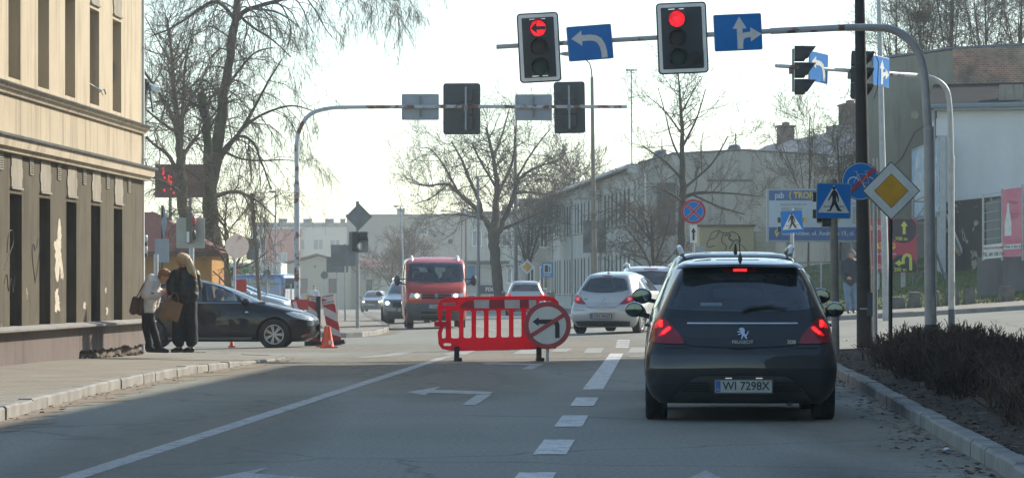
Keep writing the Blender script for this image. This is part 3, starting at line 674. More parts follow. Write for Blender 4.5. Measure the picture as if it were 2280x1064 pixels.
# ---- house continuing the far street beyond it, with its brick edge
M_PALE = wall_mat('pale_plaster', (.36, .35, .30), (.30, .29, .25), .5, None, .5, .3)
HM = frame(P(1163, 640, 33) - Vector((0, 0, CH + .2)), (1, .02, 0), (-.02, 1, 0))
hs = placed('plaster_house', 'pale plaster house with a brick edge behind the bare tree', 'building', HM)
mb = MB(); mb.box((1.1, 5, 3.6), (2.2, 10, 7.2)); mb.build('wall', M_PALE, hs)
mb = MB(); mb.box((2.37, 5, 3.7), (.32, 10.1, 7.4)); mb.build('brick_edge', M_BRK, hs)
mb = MB(); mb.box((1.2, 5, 7.32), (2.9, 10.6, .22)); mb.build('roof', M_ZINC, hs)
for x in (.55, 1.45):
    for z in (2.1, 4.9): window(hs, x, z, .55, 1.5)
# ---- high dark roof behind the grey terrace, with chimneys
a = P(1545, 640, 34); b = P(1985, 640, 45); a.z = b.z = 0; u = b - a; L_ = u.length; u.normalize()
RM = frame(a, u, (-u.y, u.x, 0))
rh = placed('slate_house', 'tall dark-roofed house with brick chimneys rising behind the grey terrace', 'building', RM)
M_SLATE = mat('dark_slate', (.075, .08, .085), .7, col2=(.11, .115, .115), scale=.8, stretch=(1, 1, 6))
mb = MB(); mb.box((L_ / 2, 5, 4.1), (L_, 10, 8.2)); mb.build('wall', M_GREY2, rh)
mb = MB(); mb.pris([(-.3, -.4, 8.1), (-.3, 5, 10.6), (-.3, 10.4, 8.1)], [(L_ + .3, -.4, 8.1), (L_ + .3, 5, 10.6), (L_ + .3, 10.4, 8.1)]); rf = mb.build('roof', M_SLATE, rh)
for x, hgt, w_ in ((5, 11.5, 1.2), (22, 11.9, 1.8), (31, 11.8, 1.5), (43, 11.6, 1.3), (46, 11.8, 1.4)):
    if x < L_:
        mb = MB(); mb.box((x, 5, hgt - 1), (w_, .9, 2.0)); mb.box((x, 5, hgt + .05), (w_ + .15, 1.05, .12)); mb.box((x - .2, 5, hgt + .2), (.25, .3, .25)); mb.box((x + .3, 5, hgt + .2), (.25, .3, .25)); mb.build('chimney', M_BRK, rf)
mb = MB(); mb.box((27, 3.2, 9.9), (1.8, 1.2, 1.1)); mb.build('dormer', M_PALE, rf)
for i in range(7): window(rh, 4 + i * 6, 5.6, 1.1, 1.6)
# ---- right: tall blank gable, white house with tarred roof, dirty lower wall
M_GABLE = wall_mat('blank_gable_plaster', (.27, .26, .205), (.19, .18, .145), .75, (.10, .095, .076), .9, .6, patch=(.235, .225, .18), patch_at=.6)
g0 = P(1928, 640, 57); g0.z = 0
gm = frame(g0, (1, -.12, 0), (.12, 1, 0)); tg = placed('blank_gable_house', 'tall blank grey gable with weathered brick top at the right edge', 'building', gm)
mb = MB(); mb.pris([(0, 0, 0), (0, 0, 10.05), (3.3, 0, 10.45), (12, 0, 10.85), (12, 0, 0)], [(0, 12, 0), (0, 12, 10.05), (3.3, 12, 10.45), (12, 12, 10.85), (12, 12, 0)]); mb.build('wall', M_GABLE, tg)
mb = MB(); mb.pris([(3.4, -.05, 9.0), (3.35, -.05, 10.50), (12, -.05, 10.90), (12, -.05, 9.0)], [(3.4, .3, 9.0), (3.35, .3, 10.50), (12, .3, 10.90), (12, .3, 9.0)])
mb.build('brick_wall', brick_mat('weathered_brick', (.62, .25, .11), (.30, .14, .08), (.42, .40, .34), 2.6, .5, .21, .035, (.07, .06, .05), (rad(90), 0, 0), .85), tg)
mb = MB(); mb.tube([(0, .02, 10.1), (3.3, .02, 10.53), (12, .02, 10.95)], .07, 5); mb.build('roof_edge', M_ZINC, tg)
q = [(2.9, 9.4), (2.5, 8.6), (1.9, 8.2), (1.4, 7.2), (1.0, 6.8), (.8, 5.9), (.5, 5.4), (.25, 4.6)]
mb = MB(); mb.tube([(x, -.01, z - .9) for x, z in q], [.01, .02, .03, .045, .03, .045, .03, .02], 4); mb.tube([(1.0, -.01, 6.1), (1.2, -.01, 5.2), (.9, -.01, 4.7)], .02, 4); mb.build('crack', mat('red_crack', (.12, .06, .045), .95), tg)
mb = MB(); mb.lathe([(.16, -.03), (.16, .02)], 12, 0, Matrix.Translation((1.9, 0, 7.95)) @ Matrix.Rotation(rad(90), 4, 'X')); mb.build('vent_hole', M_PANE, tg)
mb = MB(); mb.box((1.05, -.02, 5.6), (.28, .06, .3)); mb.build('utility_box', mat('ochre_box', (.38, .30, .15), .7), tg)
M_WHW = wall_mat('white_plaster', (.62, .64, .64), (.57, .59, .59), .2, (.36, .37, .36), .4, .15)
w0 = P(2086, 640, 63); w0.z = 0
wm = frame(w0, (1, -.15, 0), (.15, 1, 0)); wh = placed('white_house', 'plain white rendered house under a dark tarred roof at the right edge', 'building', wm)
mb = MB(); mb.box((6, 5, 3.9), (12, 10, 7.5)); mb.build('wall', M_WHW, wh)
mb = MB(); mb.box((.22, -.03, 6.9), (.5, .1, .62)); mb.box((.18, -.03, 3.5), (.36, .06, 6.1)); mb.build('pilaster', M_WHW, wh)
mb = MB(); mb.pris([(-.3, -.35, 7.72), (-.3, 11.6, 9.15), (-.3, 11.6, 7.6), (-.3, -.35, 7.6)], [(12, -.35, 7.72), (12, 11.6, 9.35), (12, 11.6, 7.6), (12, -.35, 7.6)])
rf = mb.build('roof', mat('tarred_roof', (.014, .016, .018), .9, col2=(.028, .030, .030), scale=1.2, spots=((.05, .05, .045), 1.5, .62, .15), stretch=(1, 3, 1), spec=.05), wh)
mb = MB(); mb.box((2.6, 1.1, 8.15), (.85, .8, .55)); mb.build('chimney', M_ORN, rf)
mb = MB(); mb.tube([(-.35, -.42, 7.62), (12, -.42, 7.7)], .085, 6); mb.box((6, -.2, 7.53), (12.2, .3, .1)); mb.build('gutter', mat('blue_zinc', (.24, .29, .33), .5, .4), wh)
mb = MB(); mb.tube([(-.1, -.25, 7.5), (-.12, -.1, 7.1), (-.12, -.1, 2)], .06, 6); mb.build('downpipe', M_PIPE, wh)
mb = MB(); mb.pris([(.3, -.3, 1.2), (.3, -.3, 4.25), (2.2, -.3, 4.45), (12, -.3, 5.0), (12, -.3, 1.2)], [(.3, .1, 1.2), (.3, .1, 4.25), (2.2, .1, 4.45), (12, .1, 5.0), (12, .1, 1.2)])
mb.build('dirty_wall', wall_mat('sooty_peeling_plaster', (.075, .07, .062), (.045, .042, .04), .7, (.02, .02, .02), .9, .5, patch=(.30, .27, .20), patch_at=.56), wh)
# ---- retaining wall at the foot of the white house
rw = G(2176, 690); rwx = (2178 - CX) / 71; rwy = F / 71
mb = MB(); mb.pris([(0, 0, 0), (0, 0, 2.05), (.6, 0, 2.0), (.6, 0, 2.2), (8, 0, 2.75), (8, 0, 0)], [(0, .35, 0), (0, .35, 2.05), (.6, .35, 2.0), (.6, .35, 2.2), (8, .35, 2.75), (8, .35, 0)])
o = mb.build('retaining_wall', wall_mat('bluish_concrete', (.16, .17, .175), (.12, .125, .13), .6, (.07, .07, .07), .8, .4)); o.matrix_world = frame((rwx, rwy + .2, .15), (1, -.12, 0), (.12, 1, 0))
tag(o, 'grey concrete retaining wall holding the grass bank below the pink banner', 'wall')
# ---- yellow wall with graffiti, ochre shed beside it
yw = P(1560, 640, 53); yw.z = 0
ym = frame(yw, (1, 0, 0), (0, 1, 0)); y_ = placed('graffiti_wall', 'sand-yellow plastered garage wall with black graffiti below the grey gable', 'wall', ym)
mb = MB(); mb.box((1.1, 1.5, 1.9), (2.3, 3, 3.8)); mb.build('wall', wall_mat('sand_plaster', (.50, .41, .24), (.44, .36, .21), .3, None, .8, .2), y_)
mb = MB(); mb.box((1.1, 1.45, 3.84), (2.42, 3.1, .08)); mb.build('coping', M_BRK, y_)
mb = MB(); mb.box((2.7, 1.6, 1.8), (.9, 3, 3.6)); mb.build('block_wall', brick_mat('sand_block', (.46, .38, .22), (.42, .35, .21), (.30, .26, .18), 1.2, .5, .25, .02, (.5, .5, .47), (rad(90), 0, 0), .7), y_)
def tags(par, pts, rr, y=-.01):
    mb = MB(); mb.tube(smooth_line([Vector((a, y, b)) for a, b in pts], 1), rr, 4); mb.build('graffiti', M_SPRAY, par)
for pts, rr in (([(.35, 3.3), (.5, 3.6), (.8, 3.62), (.62, 3.3), (.3, 3.25), (.25, 2.9), (.6, 3.0)], .016), ([(.75, 3.65), (.95, 3.5), (1.5, 3.6), (1.75, 3.1), (1.45, 3.3), (1.2, 2.85)], .022), ([(.95, 3.5), (.85, 3.15), (1.1, 3.0), (1.05, 2.8)], .02), ([(1.5, 3.15), (1.9, 2.9), (1.95, 2.4), (1.7, 2.0), (1.4, 2.1)], .018), ([(1.45, 2.65), (1.6, 2.75), (1.62, 2.6), (1.5, 2.5), (1.5, 2.0)], .03), ([(.4, 2.0), (.35, 2.4), (.6, 2.6), (.8, 2.5), (.7, 2.3), (1.0, 2.35), (.8, 2.1), (1.05, 2.0)], .017), ([(1.0, 3.42), (1.3, 3.5), (1.15, 3.3), (1.35, 3.2)], .03)): tags(y_, pts, rr)
# ---- white slatted fence and wire fence panels
fm = frame(P(1496, 640, 55) - Vector((0, 0, CH)), (1, .25, 0), (-.25, 1, 0)); fw = placed('board_fence', 'low pale slatted fence stepping up beside the yellow graffiti wall', 'fence', fm)
for i, (x, h_) in enumerate(((0, 2.35), (.48, 2.5), (.96, 2.72))):
    mb = MB(); mb.box((x + .24, 0, h_ / 2 + .2), (.46, .06, h_))
    for k in range(9): mb.box((x + .24, -.035, .3 + k * h_ / 9), (.46, .02, .04))
    mb.build('panel', mat('pale_slats', (.48, .49, .47), .7), fw)
def wire_fence(name, label, A, B, h, n, cat='fence', rr=.03, mesh=.12, wires=True):
    A = Vector(A); B = Vector(B); u = B - A; L_ = u.length; M = frame(A, Vector((u.x, u.y, 0)), Vector((-u.y, u.x, 0)))
    f = placed(name, label, cat, M); dz = u.z
    for i in range(n + 1):
        mb = MB(); x = L_ * i / n; mb.box((x, 0, dz * i / n + h / 2), (rr * 2, rr * 2, h)); mb.build('post', M_PIPE, f)
    mb = MB(); mb.bar((0, 0, h), (L_, 0, h + dz), .04); mb.bar((0, 0, .06), (L_, 0, .06 + dz), .04)
    if wires:
        k = int(L_ / mesh)
        for i in range(k): x = L_ * i / k; mb.bar((x, 0, .05 + dz * i / k), (x, 0, h + dz * i / k), .008)
        for j in range(int(h / (mesh * 1.6))): z = .1 + j * mesh * 1.6; mb.bar((0, 0, z), (L_, 0, z + dz), .008)
    mb.build('wire_panel', M_ZINC, f); return f
p0 = GS(1775, 64); p1 = GS(1935, 64); p0.z = .95; p1.z = 1.0
wire_fence('wire_fence', 'grey wire mesh fence on steel posts above the bank behind the walking man', p0, p1, 1.15, 3)
mb = MB(); mb.box(((p0.x + p1.x) / 2, p0.y - .2, .55), (p1.x - p0.x + 1.6, .25, 1.0)); tag(mb.build('block_wall', brick_mat('grey_blocks', (.12, .12, .115), (.095, .095, .09), (.06, .06, .058), 1.6, .5, .25, .02, (.07, .07, .06), (rad(90), 0, 0))), 'low dark concrete block wall under the wire fence', 'wall')
# concrete blocks along the foot of the bank
bl = None
for i, px in enumerate((2000, 2035, 2078, 2120, 2158, 2240)):
    s = 76.5; x = (px - CX) / s; y = F / s; mb = MB(); rr = random.Random(i)
    h_ = .46 if px > 2020 else .34
    mb.box((0, 0, h_ / 2), (.36 + .05 * rr.random(), .36, h_), 0, None, .94); mb.box((0, 0, h_ + .01), (.30, .28, .03))
    o = mb.build('concrete_block', mat('mossy_block', (.17, .16, .14), .95, col2=(.09, .085, .07), scale=5, bmp=.6)); o.location = (x, y, gz(x, y) + .1); o.rotation_euler = (rad(rr.uniform(-4, 4)), rad(rr.uniform(-4, 4)), rr.uniform(-.2, .2))
    tag(o, 'weathered concrete block in the row along the foot of the grass bank', 'block', 'concrete blocks along the bank')
# ---- far left: apartment block, gabled house, shop
M_BCREAM = wall_mat('block_cream', (.60, .57, .47), (.55, .52, .43), .15, None, .2, .1); M_BRED = wall_mat('block_red', (.46, .13, .075), (.40, .12, .07), .15, None, .2, .1)
M_TAUPE = wall_mat('block_taupe', (.27, .235, .19), (.24, .21, .17), .2, None, .15, .1)
ab0 = P(560, 640, 15.5); am = frame((ab0.x, ab0.y, -1.2), (1, 0, 0), (0, 1, 0)); ab = placed('apartment_block', 'cream and red panel apartment block with white windows far down the street', 'building', am)
mb = MB(); mb.box((7, 6, 5.6), (14.2, 12, 11.2)); mb.build('cream_wall', M_BCREAM, ab)
mb = MB(); mb.box((4.6, -.2, 5.5), (5.0, .5, 10.6)); mb.build('red_bay', M_BRED, ab)
mb = MB(); mb.box((7, 6, 11.5), (14.6, 12.6, .5)); rf = mb.build('roof', M_ZINC, ab)
for x in (4.2, 7.8, 11, 12.9):
    mb = MB(); mb.box((x, 4, 12.0), (1.2 if x < 12 else .7, 1, .55)); mb.box((x, 4, 12.33), (1.35 if x < 12 else .85, 1.2, .1)); mb.tube([(x + .3, 4, 12.3), (x + .3, 4, 13.0)], .04, 5); mb.build('chimney', M_SLATE, rf)
for x, y in ((1.3, 0), (4.4, -.45), (6.95, 0), (9.6, 0), (12.0, 0)):
    for z in (2.0, 4.8, 7.6, 9.35)[(0 if y < 0 else 0):]:
        if z == 9.35: continue
        z2 = z - .9 if y < 0 else z + 1.0
        window(ab, x, z2, 1.45, 1.5, M_WHITE, M_PANEL, y, 1, False)
tb0 = P(772, 640, 16.3); bm_ = frame((tb0.x, tb0.y, -1.2), (1, 0, 0), (0, 1, 0)); tb = placed('apartment_block', 'blank taupe apartment block end wall with two small windows behind the red van', 'building', bm_)
mb = MB(); mb.box((8.3, 6, 6.1), (16.6, 12, 12.3)); mb.build('wall', M_TAUPE, tb)
mb = MB(); mb.box((8.3, 6, 12.35), (16.9, 12.3, .18)); rf = mb.build('roof', M_ZINC, tb)
for x in (7.2, 16): 
    mb = MB(); mb.box((x, 5, 12.8), (1.0, 1, .8)); mb.box((x, 5, 13.25), (1.2, 1.2, .12)); mb.build('chimney', M_GREY2, rf)
for z in (5.0, 10.2): window(tb, 10.1, z, 1.9, 1.1, M_WHITE, M_PANEL, 0, 1, False)
gh0 = P(630, 640, 24); hm = frame((gh0.x, gh0.y, -1.2), (1, .05, 0), (-.05, 1, 0)); bh = placed('gabled_house', 'small beige gabled house with dark windows behind the street lamps', 'building', hm)
M_BEIGE = wall_mat('beige_plaster', (.42, .38, .28), (.38, .34, .25), .2, None, .3, .1)
mb = MB(); mb.pris([(0, 0, 0), (0, 0, 4.5), (3.1, 0, 5.3), (6.3, 0, 4.5), (6.3, 0, 0)], [(0, 8, 0), (0, 8, 4.5), (3.1, 8, 5.3), (6.3, 8, 4.5), (6.3, 8, 0)]); mb.box((7.6, 4, 2.2), (2.8, 6, 4.4)); mb.build('wall', M_BEIGE, bh)
mb = MB()
mb.pris([(-.4, -.3, 4.45), (3.1, -.3, 5.4), (3.1, -.3, 5.6), (-.4, -.3, 4.65)], [(-.4, 8.3, 4.45), (3.1, 8.3, 5.4), (3.1, 8.3, 5.6), (-.4, 8.3, 4.65)]); mb.pris([(3.1, -.3, 5.4), (6.7, -.3, 4.45), (6.7, -.3, 4.65), (3.1, -.3, 5.6)], [(3.1, 8.3, 5.4), (6.7, 8.3, 4.45), (6.7, 8.3, 4.65), (3.1, 8.3, 5.6)])
mb.pris([(6.2, .5, 4.35), (6.2, 4, 5.3), (6.2, 7.5, 4.35)], [(9.5, .5, 4.35), (9.2, 4, 5.1), (9.5, 7.5, 4.35)]); mb.build('roof', mat('brown_tiles', (.16, .075, .055), .8, col2=(.12, .06, .05)), bh)
for x, z, w_, h_ in ((1.9, 2.6, .9, 1.5), (4.6, 2.6, .9, 1.5), (8, 2.6, .7, 1.3), (2.95, 4.4, .3, .3)): window(bh, x, z, w_, h_, M_BEIGE, M_PANE, 0 if x < 7 else 1.0, 0, False)
sh0 = P(480, 640, 33); sm_ = frame((sh0.x, sh0.y, -.9), (1, 0, 0), (0, 1, 0)); sh = placed('shop', 'low white shop with green and red fascia behind the tree', 'building', sm_)
mb = MB(); mb.box((2.2, 3, 1.9), (4.4, 6, 3.8)); mb.build('wall', mat('shop_white', (.55, .54, .48), .7), sh)
mb = MB(); mb.box((1.2, -.1, 3.0), (2.3, .2, 1.1)); mb.build('green_fascia', mat('fascia_green', (.10, .40, .14), .6), sh)
mb = MB(); mb.box((1.55, -.215, 3.0), (.28, .03, 1.1)); mb.build('red_stripe', mat('fascia_red', (.50, .10, .10), .6), sh)
mb = MB(); mb.box((2.65, -.03, 2.9), (.3, .1, 1.8)); mb.build('pilaster', mat('khaki_strip', (.32, .28, .18), .8), sh)
for x in (.5, 1.2, 2.0): window(sh, x, 1.9, .55, .8, M_PANE, M_PANEL, 0, 0, False)
mb = MB(); mb.box((3.7, -.03, 2.2), (.65, .04, 1.2)); mb.build('poster', mat('pale_blue_poster', (.42, .55, .60), .6, col2=(.65, .68, .66), scale=3), sh)
# ---- far right of the street: a low block in the haze, blue shop
db0 = P(1040, 640, 24); dm = frame((db0.x, db0.y, -.6), (1, 0, 0), (0, 1, 0)); db = placed('corner_block', 'grey flat-roofed block half hidden behind the bare street tree', 'building', dm)
mb = MB(); mb.box((2.9, 5, 4.3), (5.6, 10, 8.6)); mb.build('wall', M_GREY2, db); mb = MB(); mb.box((2.9, 5, 8.75), (5.9, 10.4, .3)); mb.box((3.6, 4, 9.2), (.7, .7, .8)); mb.build('roof', M_SLATE, db)
for x in (.9, 2.3, 3.7, 4.9):
    for z in (3, 6.4): window(db, x, z, .9, 1.5, M_WHITE, M_PANEL, 0, 1, False)
bs0 = P(1000, 640, 31); bm2 = frame((bs0.x, bs0.y, -.4), (1, .1, 0), (-.1, 1, 0)); bsp = placed('garage_shop', 'low white garage with blue doorway and dark signboard beyond the red van', 'building', bm2)
mb = MB(); mb.box((2.0, 3, 1.6), (4.2, 6, 3.3)); mb.build('wall', mat('garage_white', (.45, .46, .44), .8), bsp)
mb = MB(); mb.box((.9, -.1, 2.5), (1.9, .2, 1.4)); mb.build('blue_board', mat('garage_blue', (.05, .20, .36), .6), bsp)
mb = MB(); mb.box((2.0, 2.8, 3.45), (4.6, 6.8, .22)); mb.build('roof', M_SLATE, bsp)
mb = MB(); mb.box((2.9, -.06, 1.5), (1.5, .1, .62)); sg = mb.build('signboard', mat('navy_board', (.03, .045, .07), .6), bsp)
text('FIX', .42, M_WHITE, sg, 2.9, -.125, 1.5, .02)
for x in (1.6, 3.2): window(bsp, x, .8, .6, .7, M_WHITE, M_PANEL, 0, 0, False)
# ---- red-roofed orange kiosk left of the tree
k0 = P(262, 640, 72); km = frame((k0.x, k0.y, gz(k0.x, k0.y)), (1, 0, 0), (0, 1, 0)); kk = placed('orange_kiosk', 'orange kiosk with dark red tiled roof behind the two women', 'building', km)
M_TILE = brick_mat('red_roof_tiles', (.17, .04, .036), (.12, .03, .03), (.05, .016, .016), 5.0, .5, .6, .07, (.10, .04, .035), None, .4)
mb = MB(); mb.box((1.45, 2.2, 1.3), (2.9, 4.2, 2.6)); mb.build('wall', wall_mat('orange_plaster', (.36, .19, .055), (.30, .16, .045), .3, None, .8, .2), kk)
mb = MB(); mb.pris([(-.3, -.3, 2.55), (3.2, -.3, 2.55), (3.2, 4.6, 2.55), (-.3, 4.6, 2.55)], [(-.3, 2.1, 3.85), (.9, 2.1, 3.85), (.9, 2.3, 3.85), (-.3, 2.3, 3.85)]); mb.build('roof', M_TILE, kk)
mb = MB(); mb.box((1.45, -.3, 2.5), (3.5, .06, .14)); mb.build('fascia', mat('brown_wood', (.10, .055, .035), .8), kk)
k1 = P(436, 640, 70); km1 = frame((k1.x, k1.y, gz(k1.x, k1.y)), (1, 0, 0), (0, 1, 0)); ka = placed('kiosk', 'small kiosk with a maroon awning and yellow post beside the tree trunk', 'kiosk', km1)
mb = MB(); mb.box((.35, .8, .95), (.75, 1.4, 1.9)); mb.build('wall', mat('kiosk_grey', (.10, .10, .10), .8), ka)
mb = MB(); mb.pris([(-.1, -.45, 1.55), (.8, -.45, 1.55), (.8, .1, 1.55), (-.1, .1, 1.55)], [(-.05, .05, 2.15), (.75, .05, 2.15), (.75, .1, 2.15), (-.05, .1, 2.15)]); mb.build('awning', mat('maroon_cloth', (.22, .03, .04), .85), ka)
mb = MB(); mb.box((.28, -.05, .8), (.14, .1, 1.5)); mb.build('yellow_post', mat('yellow_post', (.55, .28, .06), .7), ka)
# ================================================================== TREES AND BUSHES
def bark(name, a, b, moss=None):
    return mat(name, a, .95, col2=b, scale=6, bmp=.9, bscale=30, stretch=(1, 1, .3), spots=(moss, 2.5, .5, .15) if moss else None, spec=.1)
M_BARK = bark('bark_dark', (.085, .073, .06), (.05, .043, .036), (.075, .08, .036))
M_TWIG = mat('twig_dark', (.085, .072, .055), .95, col2=(.13, .105, .075), scale=1.5, spec=.1)
M_TWIGP = mat('twig_pale', (.16, .12, .075), .95, col2=(.075, .058, .04), scale=.8, spec=.1)
M_BARK2 = bark('bark_grey', (.085, .075, .065), (.05, .045, .04))
def wander(r, p, d, L, k, jit, up):
    pts = [p]; d = d.normalized()
    for i in range(k):
        d = (d + Vector((r.gauss(0, jit), r.gauss(0, jit), r.gauss(0, jit))) + up * (1.0 + i * .35)).normalized()
        p = p + d * (L / k); pts.append(p)
    return pts, d
class Twigs:
    def __init__(s, seed, rmin=.005, lim=40000): s.r = random.Random(seed); s.mb = MB(); s.rmin = rmin; s.n = 0; s.lim = lim
    def grow(s, p, d, L, rad0, lev, up=Vector((0, 0, .05)), tip=Vector((0, 0, .05)), jit=.16, kids_=6, spread=.75, shrink=.58):
        r = s.r
        if s.n > s.lim: return
        s.n += 1
        k = 5 if lev > 0 else 4
        pts, _ = wander(r, p, d, L, k, jit, up if lev > 0 else tip)
        r1 = max(s.rmin * .7, rad0 * .35)
        s.mb.tube(pts, [max(s.rmin * .7, lerp(rad0, r1, i / k)) for i in range(k + 1)], 4 if rad0 > .03 else 3, 1 if lev == 0 and r.random() < .45 else 0, False)
        if lev <= 0: return
        nk = max(2, int(kids_ * r.uniform(.7, 1.3)))
        for j in range(nk):
            t = .18 + .82 * (j + r.random()) / nk; f = min(t * k, k - .001); i = int(f); q = pts[i].lerp(pts[i + 1], f - i); dd = (pts[i + 1] - pts[i]).normalized()
            a = Vector((r.gauss(0, 1), r.gauss(0, 1), r.gauss(0, 1))); a = (a - dd * a.dot(dd)).normalized()
            nd_ = (dd * (1 - spread * .5) + a * spread * r.uniform(.6, 1.1)).normalized()
            s.grow(q, nd_, L * shrink * r.uniform(.65, 1.2) * (1.15 - .45 * t), max(s.rmin, lerp(rad0, r1, t) * .6), lev - 1, up, tip, jit, kids_, spread, shrink)
def limb_pts(limb, s, r, off):
    out = []
    for i, (px, py, hw) in enumerate(limb):
        p = P(px, py, s); p.y += off * i / max(1, len(limb) - 1); out.append((p, hw / s))
    for _ in range(2):
        q = [out[0]]
        for (a, ra), (b, rb) in zip(out[:-1], out[1:]): q += [(a.lerp(b, .25), lerp(ra, rb, .25)), (a.lerp(b, .75), lerp(ra, rb, .75))]
        out = q + [out[-1]]
    return out
def traced(name, label, s, limbs, seed, lev=2, per_m=2.2, Lt=2.0, kids_=6, up=Vector((0, 0, .05)), tip=Vector((0, 0, .05)), rmin=.006, mt=None, mw=None, group=None, cat='tree', skip=.2, depth=2.2, jit=.16, shrink=.58, thin=.72):
    r = random.Random(seed); limbs = [[(a, b, c * (thin if li else .5 + .5 * thin)) for a, b, c in l] for li, l in enumerate(limbs)]; base = P(limbs[0][0][0], HY, s); base.z = gz(base.x, base.y)
    t = thing(name, label, cat, base, 0, group); tk = MB(); tw = Twigs(seed + 1, rmin); O = -base
    for li, limb in enumerate(limbs):
        off = 0 if li == 0 else r.uniform(-depth, depth)
        pr = limb_pts(limb, s, r, off)
        tk.tube([p + O + Vector((r.gauss(0, .15), r.gauss(0, .15), 0)) * rr for p, rr in pr], [rr * r.uniform(.93, 1.08) for _, rr in pr], 9 if li == 0 else 6, 0, True)
        L = sum((b[0] - a[0]).length for a, b in zip(pr[:-1], pr[1:])); n = int(L * per_m); sk = skip if li else .55
        for j in range(n):
            f = (sk + (1 - sk) * (j + r.random()) / n) * (len(pr) - 1); i = min(int(f), len(pr) - 2); p = pr[i][0].lerp(pr[i + 1][0], f - i) + O; dd = (pr[i + 1][0] - pr[i][0]).normalized(); rr = pr[i][1]
            a = Vector((r.gauss(0, 1), r.gauss(0, 1), r.gauss(0, .8))); a = (a - dd * a.dot(dd)).normalized()
            tw.grow(p, dd * .45 + a * .8, Lt * r.uniform(.5, 1.2), min(rr * .5, .035), lev, up, tip, jit, kids_, .75, shrink)
    tk.build('trunk', mt or M_BARK, t, True, 60); tw.mb.build('crown', mw or [M_TWIG, M_TWIGP], t, False, recalc=False)
    return t
W = Vector((0, 0, -.16)); WT = Vector((0, 0, -.42)); U = Vector((0, 0, .06))
traced('weeping_tree', 'big leaning bare tree with long drooping twigs behind the kiosk', 66, [
    [(496, 652, 26), (482, 560, 23), (462, 470, 20), (470, 385, 18), (485, 316, 15), (493, 253, 14), (509, 138, 11.5), (526, 35, 10), (532, -40, 8)],
    [(524, 45, 8), (545, 26, 8), (575, 16, 7), (640, 0, 6), (700, -22, 5), (780, -45, 4), (880, -50, 3), (905, -30, 2)],
    [(640, -2, 4), (720, -12, 3), (800, -18, 2.4), (885, -8, 1.4)], [(660, -12, 4), (750, -40, 3), (850, -30, 2), (900, -5, 1.2)], [(560, 20, 4), (620, 25, 3), (665, 60, 1.5)],
    [(520, 40, 7), (495, 8, 6), (470, 0, 5), (425, 30, 4), (380, 60, 3), (330, 78, 2)],
    [(470, 390, 9), (500, 335, 8), (533, 292, 6), (570, 225, 4.5), (592, 180, 3.5), (622, 128, 2)],
    [(530, 296, 6), (562, 264, 4.5), (610, 240, 3.5), (650, 230, 2.5), (690, 242, 1.5)],
    [(480, 350, 6), (535, 298, 5), (570, 318, 4), (592, 372, 3), (612, 425, 2)],
    [(490, 330, 5), (520, 350, 4), (560, 355, 3), (620, 350, 2)],
    [(528, 30, 6), (560, 60, 4), (610, 90, 3), (650, 130, 1.5)],
    [(500, 200, 5), (540, 140, 4), (565, 110, 3), (600, 100, 1.5)],
    [(500, 230, 5), (455, 170, 3.5), (420, 180, 2.5), (390, 230, 1.5)],
    [(470, 440, 8), (520, 420, 5), (560, 440, 3), (600, 480, 2)]], 21, 2, 2.9, 1.9, 7, W, WT, .0055, depth=3.0, jit=.2)
traced('bare_bush', 'thicket of pale leafless shoots rising around the kiosk and tree trunks', 72, [[(515, 660, 5), (510, 600, 4), (500, 520, 3), (505, 450, 1.5)], [(512, 620, 4), (540, 560, 3), (575, 520, 1.5)], [(510, 600, 4), (480, 540, 3), (450, 500, 2), (415, 470, 1)], [(505, 540, 3), (470, 470, 2), (430, 430, 1)], [(505, 520, 3), (545, 460, 2), (590, 430, 1)], [(512, 640, 3), (470, 600, 2), (440, 590, 1)], [(508, 560, 3), (440, 540, 2), (380, 540, 1)], [(505, 500, 3), (450, 420, 2), (390, 400, 1)], [(512, 600, 3), (560, 590, 2), (600, 560, 1)]], 91, 2, 4.0, 1.25, 6, Vector((0, 0, 0)), Vector((0, 0, -.1)), .006, mt=M_TWIGP, mw=[M_TWIGP, M_TWIG], cat='bush', skip=.1, jit=.24)
# hanging curtain from the bough that leaves the top of the picture
traced('lopped_trunk', 'mossy lopped trunk with thin shoots standing against the leaning tree', 67, [[(474, 655, 15), (470, 520, 14), (468, 400, 13), (458, 276, 12), (447, 208, 11)], [(448, 240, 4), (425, 226, 3.4), (398, 228, 3)], [(460, 300, 4), (500, 230, 2.5), (530, 200, 1.5)], [(466, 420, 4), (420, 380, 3), (370, 360, 2)], [(468, 470, 5), (520, 520, 3.4), (500, 570, 3), (470, 590, 2)]], 33, 2, 2.6, 1.6, 6, Vector((0, 0, 0)), Vector((0, 0, -.15)), .007, mt=bark('bark_mossy', (.06, .055, .04), (.035, .034, .025), (.055, .075, .022)), jit=.22)
traced('bare_tree', 'dark many-stemmed bare tree close behind the tenement corner', 60, [
    [(412, 655, 16), (410, 560, 15), (405, 440, 14), (402, 335, 12), (398, 280, 9), (386, 197, 6), (383, 122, 4), (372, 40, 2)],
    [(402, 340, 9), (404, 260, 7), (405, 190, 5), (410, 120, 3), (425, 60, 2)], [(403, 360, 9), (392, 270, 7), (360, 210, 5), (330, 165, 4), (318, 140, 3)],
    [(406, 400, 8), (370, 340, 6), (335, 320, 4), (315, 300, 3)], [(404, 350, 7), (440, 290, 5), (470, 240, 3), (490, 180, 2)], [(407, 430, 7), (360, 400, 5), (330, 390, 3)],
    [(398, 300, 5), (360, 270, 4), (330, 240, 2)], [(402, 260, 5), (430, 200, 3), (450, 130, 2)], [(384, 150, 3), (350, 80, 2), (330, 40, 1.5)]], 44, 2, 3.2, 2.2, 7, U, U, .0055, depth=3.5, jit=.2)
